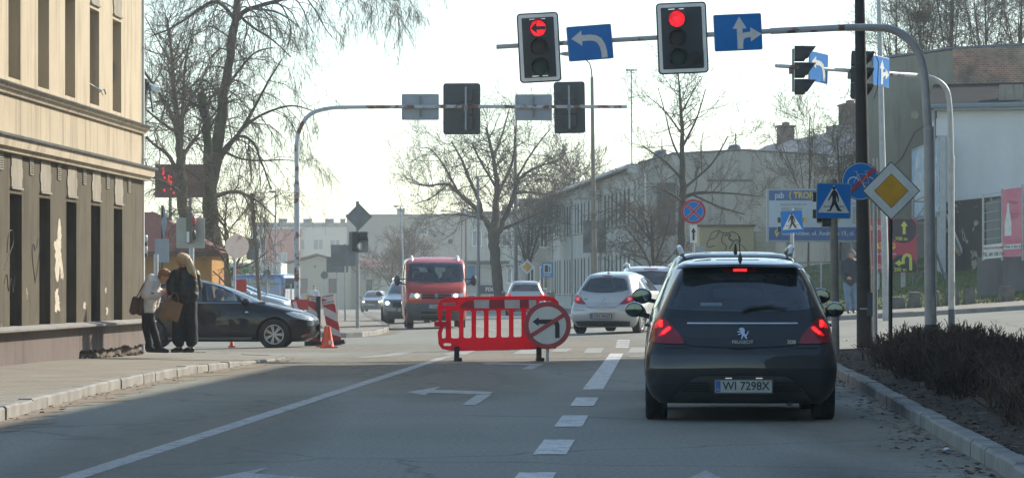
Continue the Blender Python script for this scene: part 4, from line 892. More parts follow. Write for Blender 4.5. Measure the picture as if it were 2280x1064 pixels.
traced('street_tree', 'spreading bare street tree with a forked trunk in the middle of the view', 41, [
    [(1111, 664, 15), (1108, 620, 13), (1102, 560, 14), (1099, 524, 15), (1104, 474, 9), (1108, 408, 7), (1097, 346, 5), (1083, 284, 3)],
    [(1096, 530, 10), (1083, 491, 9), (1063, 466, 8), (1017, 425, 6), (996, 404, 4.5), (943, 412, 3), (905, 400, 1.5)],
    [(1072, 470, 6), (1067, 445, 6), (1046, 404, 5), (1029, 358, 3.5), (1010, 325, 2)], [(1105, 530, 10), (1116, 503, 8), (1141, 449, 7), (1149, 408, 5), (1174, 383, 4), (1215, 367, 2.5), (1245, 360, 1.5)],
    [(1108, 440, 6), (1116, 415, 5), (1141, 367, 4), (1147, 320, 3), (1150, 255, 2)], [(1106, 420, 5), (1075, 370, 4), (1050, 320, 2.5)], [(1020, 428, 4), (990, 370, 3), (960, 330, 2), (935, 330, 1)], [(1000, 408, 3), (960, 440, 2), (920, 450, 1.4)],
    [(1145, 430, 4), (1190, 430, 3), (1230, 440, 1.6)], [(1118, 510, 5), (1170, 490, 3), (1210, 470, 1.6)], [(1080, 490, 4), (1040, 480, 3), (990, 480, 1.6)], [(1100, 350, 4), (1120, 290, 3), (1135, 230, 1.6)], [(1148, 400, 4), (1190, 330, 2.5), (1225, 290, 1.5)]], 55, 2, 2.6, 2.5, 7, U, Vector((0, 0, .02)), .008, depth=4.5)
traced('young_tree', 'slender bare tree in front of the blank grey gable', 50, [
    [(1516, 600, 12), (1518, 496, 10), (1521, 429, 9), (1519, 348, 7), (1518, 280, 5), (1514, 210, 3), (1510, 165, 1.5)], [(1520, 440, 7), (1551, 429, 5), (1592, 429, 3.5), (1640, 432, 2.4), (1688, 438, 1.5)],
    [(1521, 420, 5), (1558, 392, 4), (1592, 361, 3), (1626, 300, 2)], [(1519, 360, 4), (1497, 314, 3), (1488, 260, 2), (1470, 190, 1)], [(1518, 330, 4), (1550, 270, 3), (1570, 200, 1.5)], [(1520, 400, 4), (1480, 360, 3), (1430, 330, 1.5)],
    [(1519, 300, 3), (1480, 240, 2), (1445, 210, 1)], [(1521, 450, 5), (1490, 430, 3), (1450, 420, 1.6)], [(1540, 432, 4), (1590, 460, 3), (1650, 480, 1.6)], [(1518, 250, 3), (1540, 210, 2), (1565, 170, 1)]], 66, 2, 2.4, 1.9, 6, U, Vector((0, 0, -.02)), .007, depth=2.5)
traced('bare_bush', 'low tangled bare bush against the foot of the grey gable', 49, [[(1455, 660, 5), (1455, 600, 4.5), (1452, 540, 4), (1450, 480, 2)], [(1453, 600, 4), (1425, 540, 3), (1390, 500, 1.5)], [(1455, 590, 4), (1480, 530, 3), (1490, 480, 1.5)], [(1454, 610, 3), (1415, 580, 2), (1375, 560, 1.2)], [(1456, 560, 3), (1430, 470, 2), (1410, 440, 1)], [(1456, 600, 3), (1500, 570, 2), (1530, 520, 1.2)], [(1452, 540, 3), (1400, 470, 2), (1370, 450, 1)]], 77, 2, 4.0, 1.6, 7, Vector((0, 0, -.02)), Vector((0, 0, -.06)), .0085, cat='bush', skip=.1)
def generic(name, label, px, s, top, hw, seed, stems=3, spread=90, lev=2, per_m=2.2, Lt=2.2, rmin=.01, group=None, cat='tree', base=660, mw=None):
    r = random.Random(seed); limbs = [[(px, base, hw), (px + r.uniform(-6, 6), lerp(base, top, .5), hw * .7), (px + r.uniform(-10, 10), top + 10, 1.2)]]
    for _ in range(stems):
        a = r.uniform(-1, 1); y0 = lerp(base, top, r.uniform(.2, .5)); limbs.append([(px, y0, hw * .55), (px + a * spread * .45, lerp(y0, top, .45), hw * .38), (px + a * spread, lerp(y0, top, r.uniform(.75, 1.0)), 1.0)])
    return traced(name, label, s, limbs, seed, lev, per_m, Lt, 6, U, U, rmin, M_BARK2, mw, group, cat, depth=3)
RT = 'bare trees behind the blank gable'
for i, (px, top, st) in enumerate(((1998, 10, 5), (2052, -60, 6), (2118, -70, 6), (2192, -80, 6), (2268, -90, 6))):
    lab = ['lowest bare tree at the left end of the row above the gable', 'bare tree holding a dark nest above the gable', 'bare tree standing right of the nest tree above the gable', 'bare tree rising over the brick top of the gable', 'bare tree cut by the right edge above the brick'][i]
    generic('bare_tree', lab, px, 50, top, 5, 100 + i, st, 60, 2, 2.4, 2.2, .0075, RT, base=420, mw=[M_TWIG, M_TWIGP])
p = P(2052, 40, 50); mb = MB(); r = random.Random(9)
for _ in range(220):
    a, b = r.uniform(0, 6.28), r.uniform(-1, 1); q = Vector((math.cos(a) * .35 * r.random(), math.sin(a) * .35 * r.random(), b * .2)); dd = Vector((r.gauss(0, 1), r.gauss(0, 1), r.gauss(0, .4))).normalized() * .25; mb.bar(p + q - dd, p + q + dd, .022)
tag(mb.build('nest', M_TWIG, None, False), 'dark round bird nest of twigs high in the bare tree', 'nest')
generic('bare_tree', 'hazy pale bare tree behind the roof of the grey terrace', 1282, 36, 370, 5, 201, 6, 70, 2, 2.0, 2.6, .014, base=600)
generic('bare_tree', 'bare tree in front of the dark slate roof and chimneys', 1800, 51, 250, 3, 202, 6, 90, 2, 1.7, 2.0, .008, base=600, mw=[M_TWIGP, M_TWIG])
generic('bare_tree', 'thin bare tree beside the dark post at the blank gable edge', 1872, 53, 290, 3, 204, 5, 60, 2, 1.6, 1.8, .008, base=620, mw=[M_TWIGP, M_TWIG])
generic('bare_bush', 'pale leafless bush in haze beside the green billboard', 872, 30, 575, 4, 205, 6, 45, 2, 2.6, 1.8, .014, cat='bush', base=672, mw=[M_TWIGP, M_TWIG])
generic('bare_bush', 'leafless bush below the apartment block left of the red van', 905, 29, 540, 4, 206, 6, 40, 2, 2.6, 1.8, .014, cat='bush', base=660, mw=[M_TWIGP, M_TWIG])
generic('bare_tree', 'bare tree against the plaster house right of the street tree', 1175, 37, 440, 5, 207, 6, 60, 2, 2.6, 2.2, .012, base=660)
# low clipped hedge against the foot of the terrace
mb = MB(); r = random.Random(6); a, b = G(1236, 684), G(1420, 682)
for _ in range(2600):
    q = a.lerp(b, r.random()); p = Vector((q.x + r.uniform(-.3, .3), q.y + r.uniform(-.8, .8), q.z)); d = Vector((r.gauss(0, .3), r.gauss(0, .3), 1)).normalized(); mb.tube([p, p + d * r.uniform(.5, .9), p + d * r.uniform(.9, 1.25) + Vector((r.gauss(0, .1), 0, 0))], [.014, .011, .006], 3, 0, False)
tag(mb.build('hedge', M_TWIG, None, False, recalc=False), 'low dark bare hedge along the foot of the long grey terrace', 'hedge')
# ---- bare cut shrubs on the planted island
M_SHR = mat('shrub_stem', (.11, .075, .055), .9, col2=(.055, .04, .03), scale=3, spec=.15)
def shrub_mesh(seed, h):
    r = random.Random(seed); mb = MB()
    for _ in range(40):
        a = r.uniform(0, 6.28); rr = .42 * math.sqrt(r.random()); p = Vector((rr * math.cos(a), rr * math.sin(a), -.08)); d = Vector((math.cos(a) * .35 * rr + r.gauss(0, .2), math.sin(a) * .35 * rr + r.gauss(0, .2), 1))
        H = h * r.uniform(.65, 1.12); pts, dd = wander(r, p, d, H, 5, .14, Vector((0, 0, .03))); th = r.uniform(.007, .013)
        mb.tube(pts, [th, th, th * .95, th * .9, th * .85, th * .8], 4)
        for _ in range(r.randint(2, 5)):
            i = r.randint(1, 4); q = pts[i]; d2 = Vector((r.gauss(0, .7), r.gauss(0, .7), .9)); p2, _ = wander(r, q, d2, H * r.uniform(.2, .45), 3, .2, Vector((0, 0, .05))); mb.tube(p2, [th * .8, th * .7, th * .65, th * .6], 3)
    return mb.mesh('bare_shrub', M_SHR, False, recalc=False)
SH = [shrub_mesh(300 + i, .50) for i in range(4)]; r = random.Random(12); k = 0
for row in range(3):
    y = 22.5 + row * .3
    while y < 55.5:
        f = clamp((y - 26) / 22); x = rk_x(y) + lerp(1.05, .95, f) + row * .75 + r.uniform(-.15, .15)
        if x < 9.5 and not (row == 0 and y > 49):
            o = bpy.data.objects.new('bare_shrub', SH[k % 4]); COL.objects.link(o); k += 1
            o.location = (x, y + r.uniform(-.2, .2), bed_h(x, y)); o.rotation_euler = (0, 0, r.uniform(0, 6.28)); sc_ = r.uniform(.85, 1.12) * lerp(1.0, .86, f); o.scale = (sc_, sc_, sc_ * r.uniform(.72, 1.02))
            tag(o, 'dark leafless cut shrub in the dense low hedge on the planted island', 'shrub', 'bare shrubs on the planted island')
        y += .95 + r.uniform(-.1, .15)
# ================================================================== STREET FURNITURE
M_GALV = mat('galvanised_steel', (.40, .42, .42), .5, .4, col2=(.31, .33, .335), scale=5)
M_RUSTY = mat('rusty_grey_paint', (.34, .38, .40), .55, .1, col2=(.40, .43, .44), scale=1.3, spots=((.15, .06, .035), 2.2, .52, .04), stretch=(1, 1, 1))
M_BIGPOLE = mat('grey_pole_paint', (.36, .37, .37), .5, .15, col2=(.27, .275, .27), scale=2.0, spots=((.15, .09, .06), 2.5, .68, .03))
M_BASEBAND = mat('dark_base_band', (.06, .075, .095), .6)
M_BLACK = mat('signal_black', (.022, .028, .031), .45, spec=.5)
M_BACKING = mat('screen_dark', (.028, .038, .043), .6, col2=(.035, .046, .05), scale=3)
M_SBACK = mat('sign_back_grey', (.27, .31, .34), .5, .25, col2=(.21, .25, .28), scale=2)
M_SBACKD = mat('sign_back_dull', (.19, .20, .20), .55, .25, col2=(.14, .15, .15), scale=3)
M_SWHITE = mat('sign_white', (.66, .68, .66), .4, col2=(.55, .57, .55), scale=5)
M_SBLUE = mat('sign_blue', (.006, .185, .54), .55, col2=(.008, .16, .48), scale=4, spec=.2)
M_SRED = mat('sign_red', (.40, .03, .035), .4, col2=(.33, .025, .03), scale=4)
M_SYEL = mat('sign_yellow', (.62, .33, .012), .4, col2=(.50, .26, .012), scale=5)
M_SBLK = mat('sign_black', (.018, .018, .02), .5)
M_RIM = mat('sign_rim', (.30, .34, .38), .45, .4)
M_LRED = mat('red_lens_lit', (.85, .008, .02), .4, col2=(.30, .004, .012), scale=9, emit=.85)
M_LDARK = mat('lens_dark', (.035, .028, .027), .45, spec=.3); M_LGREEN = mat('lens_green_off', (.018, .055, .048), .45, spec=.3)
def flat(name, m, par, poly, y, d=.004):
    mb = MB(); mb.plate(poly, y, y - d); return mb.build(name, m, par)
def disc(name, m, par, cx, cz, r, y, d=.004, n=36): return flat(name, m, par, circ(cx, cz, r, n), y, d)
def pole(par, pts, rs, m, name='post', n=10, cap=True):
    mb = MB(); mb.tube(pts, rs, n, 0, cap); return mb.build(name, m, par, True, 50)
def glow_through(m, col, f):                        # thin plastic that lets daylight through
    t = m.node_tree; o = [n for n in t.nodes if n.type == 'OUTPUT_MATERIAL'][0]; b_ = t.nodes['Principled BSDF']; tl = t.nodes.new('ShaderNodeBsdfTranslucent'); tl.inputs[0].default_value = (*col, 1)
    mx = t.nodes.new('ShaderNodeMixShader'); mx.inputs[0].default_value = f; t.links.new(b_.outputs[0], mx.inputs[1]); t.links.new(tl.outputs[0], mx.inputs[2]); t.links.new(mx.outputs[0], o.inputs[0])
# ---- overhead gantries
def gantry(name, label, s, px_pole, px_arm, band, m, s_tip=None):
    b = P(px_pole[0][0], px_pole[0][1], s); b.z = gz(b.x, b.y)
    t = thing(name, label, 'gantry', b)
    def q(lst, s0, s1):
        out = []; R_ = []
        for i, (x, y, r_) in enumerate(lst):
            ss = lerp(s0, s1, i / (len(lst) - 1)); p = P(x, y, ss) - b; out.append(p); R_.append(r_ / ss)
        return out, R_
    a, ra = q(px_pole, s, s); a[0].z = -.1
    j = a[1]; pole(t, a[:2], ra[:2], m, 'lower_pole', 16); pole(t, a[1:], [ra[1] * .82] + ra[2:], m, 'pole', 16)
    pole(t, [j - Vector((0, 0, .03)), j + Vector((0, 0, .05))], [ra[1] * 1.12, ra[1] * .95], m, 'collar', 16)
    c, rc = q(px_arm, s, s_tip or s); pole(t, c, rc, M_RUSTY, 'arm', 14)
    mb = MB(); mb.tube([Vector((a[0].x, a[0].y, -.1)), Vector((lerp(a[0].x, a[1].x, .07), 0, band))], ra[0] * 1.03, 16); mb.build('base_band', M_BASEBAND, t, True)
    mb = MB(); mb.box((a[0].x, -ra[0] * .9, .9), (.11, .06, .32)); mb.build('hatch', m, t)
    return t
def arcp(pts, k=3):
    out = [pts[0]]; 
    for _ in range(k):
        q = [pts[0]]
        for a, b in zip(pts[:-1], pts[1:]): q += [tuple(lerp(u, v, .25) for u, v in zip(a, b)), tuple(lerp(u, v, .75) for u, v in zip(a, b))]
        pts = q + [pts[-1]]
    return pts
gantry('signal_gantry', 'large grey overhead signal gantry with curved arm rising from the planted island', 120,
       [(2073, 760, 14), (2068, 288, 11.5)] + arcp([(2066, 280, 10), (2058, 150, 10), (2036, 96, 9.5), (1990, 64, 9), (1930, 61, 8.2), (1880, 62, 8)]), [(1880, 62, 7.6), (1716, 70, 7.2), (1715, 70, 5.8), (1400, 88, 5.4), (1105, 105, 5.2)], .55, M_BIGPOLE)
gantry('signal_gantry', 'rust-stained grey gantry with long arm seen from behind on the far left corner', 86,
       [(662, 760, 6.8), (661, 412, 6.2)] + arcp([(661, 405, 5), (660, 330, 5), (664, 290, 4.8), (688, 252, 4.6), (735, 240, 4.3), (780, 239, 4.2)]), [(780, 239, 4.1), (1000, 237.5, 3.9), (1200, 238, 3.7), (1396, 238, 3.6)], .4, M_RUSTY)
gantry('signal_gantry', 'slimmer pale grey gantry standing on the right pavement before the white wall', 99,
       [(2119, 690, 7.6), (2118, 352, 7.2)] + arcp([(2118, 345, 6), (2115, 220, 5.8), (2104, 190, 5.6), (2075, 172, 5.2), (2040, 168, 5)]), [(2040, 168, 4.9), (1950, 162, 4.6), (1850, 155, 4.4), (1728, 147, 4.4)], .45, M_GALV, 105)
def signal(label, px, py, s, w_, h_, roll=0.0, yaw=0.0, lens_x=0.0, lit=None, extra=False, group=None, lens_r=.148, pitch=.355, back=True, n=3, bracket=True, arrow_=False):
    t = thing('traffic_light', label, 'traffic light', P(px, py, s), rot=(0, -rad(roll), rad(yaw)), group=group)
    yb = -.16
    if back:
        outline([rrect(-w_ / 2, -h_ / 2, w_ / 2, h_ / 2, .07)], .03, M_BACKING, 'screen', t, yb, .004)
        if lit is not None:
            outline([rrect(-w_ / 2 + .022, -h_ / 2 + .022, w_ / 2 - .022, h_ / 2 - .022, .05), rrect(-w_ / 2 + .085, -h_ / 2 + .085, w_ / 2 - .085, h_ / 2 - .085, .02)], .006, mat('border_white', (.85, .86, .83), .5), 'screen_border', t, yb - .022)
            for zz in (h_ / 2 - .115, -h_ / 2 + .115):
                if zz < 0 and extra: continue
                for a, b in ((-.15, -.03), (.04, .14)):
                    flat('slot', mat('slot_glow', (.8, .82, .82), .5, emit=.35), t, [(lens_x + a, zz - .009), (lens_x + b, zz - .007), (lens_x + b, zz + .008), (lens_x + a, zz + .005)], yb - .018)  # glowing pale plates paint the bright slits, no lamp behind them
    z0 = pitch * (n - 1) / 2
    mb = MB()
    for i in range(n):
        z = z0 - i * pitch; mb.pris([(x, yb + .16, zz) for x, zz in rrect(lens_x - .17, z - .165, lens_x + .17, z + .165, .05, 4)], [(x, yb - .05, zz) for x, zz in rrect(lens_x - .17, z - .165, lens_x + .17, z + .165, .05, 4)])
    mb.build('housing', M_BLACK, t)
    for i in range(n):
        z = z0 - i * pitch
        M = Matrix.Translation((lens_x, yb - .05, z)) @ Matrix.Rotation(rad(90), 4, 'X')
        mb = MB(); mb.lathe([(lens_r, 0), (lens_r * .94, .02), (lens_r * .7, .028), (lens_r * .35, .033), (.001, .035)], 28, 0, M)
        ln = mb.build('lens', M_LRED if lit == i else (M_LGREEN if i == n - 1 else M_LDARK), t, True)
        if lit == i and arrow_: flat('arrow', M_SBLK, t, [(lens_x + a * lens_r, z + b * lens_r) for a, b in ((-.92, -.02), (-.15, .72), (-.2, .22), (.95, .22), (.95, -.2), (-.2, -.22), (-.1, -.75))], yb - .088)
        # visor: open half tube over the lens
        mb = MB(); vs = []; N = 16
        for k in range(N + 1):
            a = rad(-40 + 260 * k / N); c, sn = math.cos(a), math.sin(a); top = .5 + .5 * sn
            for rr, y in ((lens_r + .012, yb - .05), (lens_r + .006, yb - .07 - .23 * top), (lens_r + .016, yb - .07 - .23 * top), (lens_r + .022, yb - .05)): vs.append((lens_x + rr * c, y, z + rr * sn))
        mb.add(vs, [(4 * k + j, 4 * k + (j + 1) % 4, 4 * k + 4 + (j + 1) % 4, 4 * k + 4 + j) for k in range(N) for j in range(4)]); mb.build('visor', M_BLACK, t, True, 40)
    if extra:
        xx, z = lens_x + .33, -z0 - .03
        mb = MB(); mb.lathe([(.115, 0), (.12, .03), (.1, .03), (.095, .015), (.001, .03)], 24, 0, Matrix.Translation((xx, yb - .03, z)) @ Matrix.Rotation(rad(90), 4, 'X')); mb.build('side_lens', M_LDARK, t, True)
        mb = MB(); mb.box((xx, yb - .02, z), (.28, .04, .29)); mb.build('side_housing', M_BLACK, t)
    if bracket:
        mb = MB(); mb.box((lens_x, .03, 0), (.045, .05, h_ * .84)); mb.build('bracket', M_SBACK, t)
        mb = MB(); mb.box((lens_x, .07, 0), (.09, .1, .16)); mb.build('clamp', M_SBACKD, t)
    return t
signal('overhead signal with a lit red left arrow, left of the blue left-turn sign', 1200, 108, 120, .765, 1.28, 3.0, 0, 0, 0, False, None, arrow_=True)
signal('overhead signal with a lit full red light and a small dark side lens', 1518, 87, 120, .925, 1.31, 2.4, 0, -.09, 0, True, None)
signal('back of an overhead signal screen, left one on the rust-stained gantry', 1027, 242, 86, .96, 1.32, 0, 176, -.12, None, True)
signal('back of an overhead signal screen near the tip of the rust-stained gantry', 1267.5, 239, 86, .80, 1.33, -1, 176, 0, None, False)
signal('side-on overhead signal at the tip of the slim right gantry', 1769, 157, 104, .5, 1.1, 1.5, 84, 0, None, False, None, back=False)
signal('side-on overhead signal half hidden by the dark post', 1900, 168, 102, .5, 1.1, -4, 66, 0, None, False, None, back=False)
for px, py, s, yaw in ((1768, 158, 104, 84), (1886, 165, 102, 66)):     # edge-on screens of those two
    pass
def sign_plate(name, label, px, py, s, w_, h_, m, back, roll=0.0, yaw=0.0, cat='road sign', r_=.03, group=None, rim=M_RIM):
    t = thing(name, label, cat, P(px, py, s), rot=(0, -rad(roll), rad(yaw)), group=group)
    t.location += Vector((math.sin(rad(yaw)), -math.cos(rad(yaw)), 0)) * .13
    outline([rrect(-w_ / 2, -h_ / 2, w_ / 2, h_ / 2, r_)], .02, back, 'panel', t, 0, .003)
    mb = MB(); mb.box((0, .035, 0), (.05, .05, h_ * .8)); mb.build('bracket', M_SBACKD, t)
    if m is not None: flat('face', m, t, rrect(-w_ / 2 + .012, -h_ / 2 + .012, w_ / 2 - .012, h_ / 2 - .012, r_, 4), -.012)
    return t
def left_arrow(par, sc_=1.0, cx=0, cz=0):
    pts = [(.24, -.28), (.235, -.16), (.215, -.06), (.165, .03), (.09, .075), (0, .09), (-.33, .09)]
    flat('arrow', M_SWHITE, par, [(cx + a * sc_, cz + b * sc_) for a, b in arrow(pts, .105, .27, .19)], -.017)
def up_right_arrow(par, sc_=1.0, cx=0, cz=0):
    f = lambda L: [(cx + a * sc_, cz + b * sc_) for a, b in L]
    flat('arrow', M_SWHITE, par, f(arrow([(.03, -.28), (.03, .26)], .095, .24, .2)), -.017)
    flat('arrow', M_SWHITE, par, f(arrow([(.03, -.2), (.05, -.10), (.11, -.055), (.19, -.045), (.40, -.045)], .09, .24, .19)), -.018)
t = sign_plate('road_sign', 'blue left-turn arrow sign hanging tilted on the near gantry', 1311, 97, 120, .84, .64, M_SBLUE, M_RIM, 5.0, 8); left_arrow(t, 1.05)
t = sign_plate('road_sign', 'blue straight-and-right arrow sign on the near gantry', 1641, 74, 120, .89, .675, M_SBLUE, M_RIM, 2.7, 3); up_right_arrow(t, 1.1)
t = sign_plate('road_sign', 'blue left-turn arrow sign seen obliquely on the slim right gantry', 1810, 151, 103.5, .84, .64, M_SBLUE, M_RIM, -3, 56); left_arrow(t, 1.0)
t = sign_plate('road_sign', 'blue straight-and-right arrow sign seen obliquely beside the dark post', 1949, 160, 101, .84, .65, M_SBLUE, M_RIM, -2, 58); up_right_arrow(t, 1.0)
sign_plate('road_sign', 'pale grey back of a lane sign, left end of the rust-stained gantry', 935.5, 238, 86, .96, .67, None, M_SBACK, 0, 180)
sign_plate('road_sign', 'pale grey back of a lane sign between two signal backs on the rust-stained gantry', 1188, 239, 86, .95, .67, None, M_SBACK, 0, 180)
# ---- posts on the island and signs
def straight(name, label, cat, s, px0, px1, py1, r0, r1, m, band=None, n=12, py0=None, group=None, extra=None):
    b = GS(px0, s); 
    if 14 < b.y < 57 and b.x > rk_x(b.y): b.z = .12
    t = thing(name, label, cat, b, 0, group); top = P(px1, py1, s) - b
    pole(t, [(0, 0, -.1), top], [r0 / s, r1 / s], m, 'shaft' if name == 'lamp_post' else 'post', n)
    return t, top, b
M_CONC = mat('dark_weathered_concrete', (.047, .042, .037), .9, col2=(.028, .026, .023), scale=3, bmp=.6, spots=((.075, .07, .055), 5, .6, .15))
b = GS(1927, 117); b.z = .12
t = thing('utility_pole', 'thick dark ribbed pole leaning left in front of the signs at right', 'pole', b)
top = P(1913, -70, 117) - b; pts = [Vector((0, 0, -.2)).lerp(top, i / 120) for i in range(121)]
pole(t, pts, [lerp(19.5, 10.5, (i / 120) ** .8) / 117 * (1 + .018 * (i % 2)) for i in range(121)], M_CONC, 'shaft', 14)
mb = MB(); mb.lathe([(.165, -.012), (.165, .012)], 16, 0, Matrix.Translation((0, 0, .72))); mb.build('wire_band', mat('pale_wire', (.35, .33, .28), .7), t)
mb = MB(); mb.box((.08, -.14, .8), (.13, .1, .45)); mb.build('fuse_box', M_BASEBAND, t)
mb = MB(); mb.tube([(.16, -.02, 4.7), (.22, -.06, 4.9), (.24, -.06, 5.4), (.17, -.02, 5.6)], .008, 5); mb.build('cable', M_BLACK, t)
t, top, b = straight('lamp_post', 'tall slender galvanised lamp post beside the dark pole', 'lamp post', 88, 1974, 1957, 10, 8.5, 5.2, M_GALV)
pole(t, [top, top + Vector((-.02, 0, .6)), top + Vector((-.15, -.1, 1.2)), top + Vector((-.6, -.5, 1.7)), top + Vector((-1.4, -1.2, 1.9))], [.055, .05, .045, .045, .04], M_GALV, 'arm')
mb = MB(); mb.box(top + Vector((-1.6, -1.4, 1.9)), (.5, .3, .12)); mb.build('lamp_head', M_GALV, t)
# priority road sign
b = GS(1984, 142); b.z = .15; t = thing('road_sign', 'yellow and white priority diamond sign in front of the dark pole', 'road sign', b, rot=(0, 0, rad(4)))
top = P(1984, 425, 142) - b; pole(t, [(0, .05, -.1), (top.x, .05, top.z + .3)], .033, M_SBLK, 'post')
dia = lambda r_: [(0, top.z + r_), (r_, top.z), (0, top.z - r_), (-r_, top.z)]
def rdia(r_, c=.04): 
    o = []
    for a, bb in ((0, 1), (1, 0), (0, -1), (-1, 0)):
        tx, tz = -bb, a
        for k in (-1, 0, 1): o.append((a * (r_ - c * (1 if k else .35)) + (tx * -k * c), top.z + bb * (r_ - c * (1 if k else .35)) + tz * -k * c))
    return o[::-1]
flat('panel', M_SBLK, t, dia(.462), .012, .03); flat('white_face', M_SWHITE, t, dia(.442), -.019); flat('black_line', M_SBLK, t, dia(.272), -.0235, .002); flat('yellow_face', M_SYEL, t, dia(.262), -.026, .003)
# end of cycle path sign
b = GS(1949, 120); b.z = .12; t = thing('road_sign', 'round blue bicycle sign with red slash, half behind the priority diamond', 'road sign', b)
top = P(1948, 352, 120) - b; pole(t, [(0, 0, -.1), top], [.047, .043], M_GALV, 'post')
c = P(1915, 404, 120) - b; y = -.07
disc('panel', M_SBLK, t, c.x, c.z, .355, y, .02); disc('rim', M_SWHITE, t, c.x, c.z, .34, y - .021); disc('blue_face', M_SBLUE, t, c.x, c.z, .328, y - .026)
mb = MB()
def ring(cx, cz, r_, w_): 
    a = circ(cx, cz, r_, 28); bb = circ(cx, cz, r_ - w_, 28)
    for i in range(28): j = (i + 1) % 28; mb.pris([(p[0], y - .031, p[1]) for p in (a[i], a[j], bb[j], bb[i])], [(p[0], y - .036, p[1]) for p in (a[i], a[j], bb[j], bb[i])])
ring(c.x - .13, c.z - .03, .115, .02); ring(c.x + .15, c.z - .03, .115, .02)
for p, q in (((-.13, -.03), (-.05, .13)), ((-.05, .13), (.12, .13)), ((-.05, .13), (.02, -.03)), ((.02, -.03), (.12, .13)), ((.15, -.03), (.10, .17)), ((-.08, .17), (-.05, .08)), ((.07, .18), (.15, .19)), ((-.12, .18), (-.05, .18)), ((.02, -.03), (.15, -.03))):
    mb.bar((c.x + p[0], y - .034, c.z + p[1]), (c.x + q[0], y - .034, c.z + q[1]), .02, .006)
mb.build('bicycle_symbol', M_SWHITE, t)
flat('red_slash', M_SRED, t, [(c.x - .26, c.z - .21), (c.x - .21, c.z - .26), (c.x + .28, c.z + .19), (c.x + .22, c.z + .25)], y - .038)
# pedestrian crossing signs
def walker(par, sc_, cx, cz, y):
    f = lambda L: [(cx + a * sc_, cz + b_ * sc_) for a, b_ in L]
    disc('head', M_SBLK, par, cx + .0 * sc_, cz + .255 * sc_, .035 * sc_, y, .003, 16)
    body = [(-.02, .215), (.03, .215), (.075, .16), (.10, .05), (.10, -.02), (.075, -.02), (.075, .04), (.05, .11), (.045, .02), (.075, -.06), (.135, -.17), (.165, -.185), (.16, -.205), (.08, -.20), (.015, -.07), (-.02, -.12), (-.06, -.205), (-.135, -.205), (-.13, -.185), (-.085, -.175), (-.055, -.09), (-.03, .0), (-.035, .11), (-.07, .05), (-.11, -.005), (-.125, .01), (-.09, .075), (-.05, .17)]
    flat('walking_figure', M_SBLK, par, f(body), y, .003)
    flat('crossing_line', M_SBLK, par, f([(-.205, -.125), (-.06, -.118), (-.06, -.104), (-.205, -.11)]), y, .003); flat('crossing_line', M_SBLK, par, f([(.12, -.118), (.21, -.112), (.21, -.098), (.12, -.104)]), y, .003)
def crossing(label, px, py, s, sz, r_post, m_post, roll, yaw, px0=None):
    b = GS(px0 or px, s)
    if 14 < b.y < 57 and b.x > rk_x(b.y): b.z = .12
    t = thing('road_sign', label, 'road sign', b, rot=(0, 0, 0)); top = P(px, py, s) - b
    pole(t, [(0, .06, -.1), (top.x, .06, top.z + sz * .62)], r_post, m_post, 'post')
    R_ = Matrix.Translation((top.x, 0, top.z)) @ Matrix.Rotation(rad(yaw), 4, 'Z') @ Matrix.Rotation(-rad(roll), 4, 'Y')
    n0 = set(bpy.data.objects); outline([rrect(-sz / 2, -sz / 2, sz / 2, sz / 2, .03)], .02, M_SBACK, 'panel', t, 0, .003)
    flat('blue_face', M_SBLUE, t, rrect(-sz / 2 + .008, -sz / 2 + .008, sz / 2 - .008, sz / 2 - .008, .025), -.011)
    k = sz / .6
    flat('white_triangle', M_SWHITE, t, [(0, .275 * k), (.275 * k, -.205 * k), (-.275 * k, -.205 * k)], -.016); walker(t, k * .86, .0, -.0 * k, -.021)
    for o in bpy.data.objects:
        if o.parent == t and o not in n0: o.data.transform(R_)
    return t, top
t, top = crossing('large blue pedestrian crossing sign on a thick grey post left of the dark pole', 1856, 447.5, 130, .595, .068, mat('stained_post', (.27, .26, .23), .7, .1, col2=(.18, .16, .13), scale=3), -1, 6, 1862)
mb = MB()
for dx, dz, w_, h_ in ((-.29, .07, .12, .16), (-.29, -.22, .12, .15), (-.09, -.36, .2, .16)): mb.box((top.x + dx, .12, top.z + dz), (w_, .2, h_))
mb.box((top.x - .16, .2, top.z - .05), (.22, .14, .62)); mb.build('signal_housing', M_BLACK, t)
t, top = crossing('smaller blue pedestrian crossing sign in front of the tile shop billboard', 1763, 494, 82, .60, .055, M_GALV, 3.5, 4, 1766)
mb = MB(); mb.box((top.x - .33, .1, top.z + .05), (.1, .2, .14)); mb.box((top.x - .33, .1, top.z - .2), (.1, .2, .14)); mb.build('signal_housing', M_BLACK, t)
# no stopping
b = GS(1546, 88); t = thing('road_sign', 'round red and blue no-stopping sign with a white arrow plate below', 'road sign', b); top = P(1544, 471, 88) - b
pole(t, [(0, .05, -.1), (top.x, .05, top.z + .33)], .032, M_GALV, 'post')
disc('panel', M_SRED, t, top.x, top.z, .31, .012, .02); disc('white_line', M_SWHITE, t, top.x, top.z, .25, -.009); disc('blue_face', M_SBLUE, t, top.x, top.z, .243, -.014)
for k, (sg, m_, w_, y) in enumerate(((1, M_SWHITE, .064, -.019), (-1, M_SWHITE, .064, -.0195), (1, M_SRED, .05, -.0245), (-1, M_SRED, .05, -.025))):
    mb = MB(); mb.box((top.x, y, top.z), (.5, .004, w_), 0, Matrix.Rotation(rad(45 * sg), 3, 'Y')); mb.build('cross_bar', m_, t)
flat('arrow_plate', M_SWHITE, t, rrect(top.x - .09, top.z - .79, top.x + .09, top.z - .34, .01), .01, .016); flat('arrow', M_SBLK, t, [(top.x + a, top.z - .565 + bb) for a, bb in arrow([(0, -.16), (0, .16)], .05, .12, .12)], -.007)
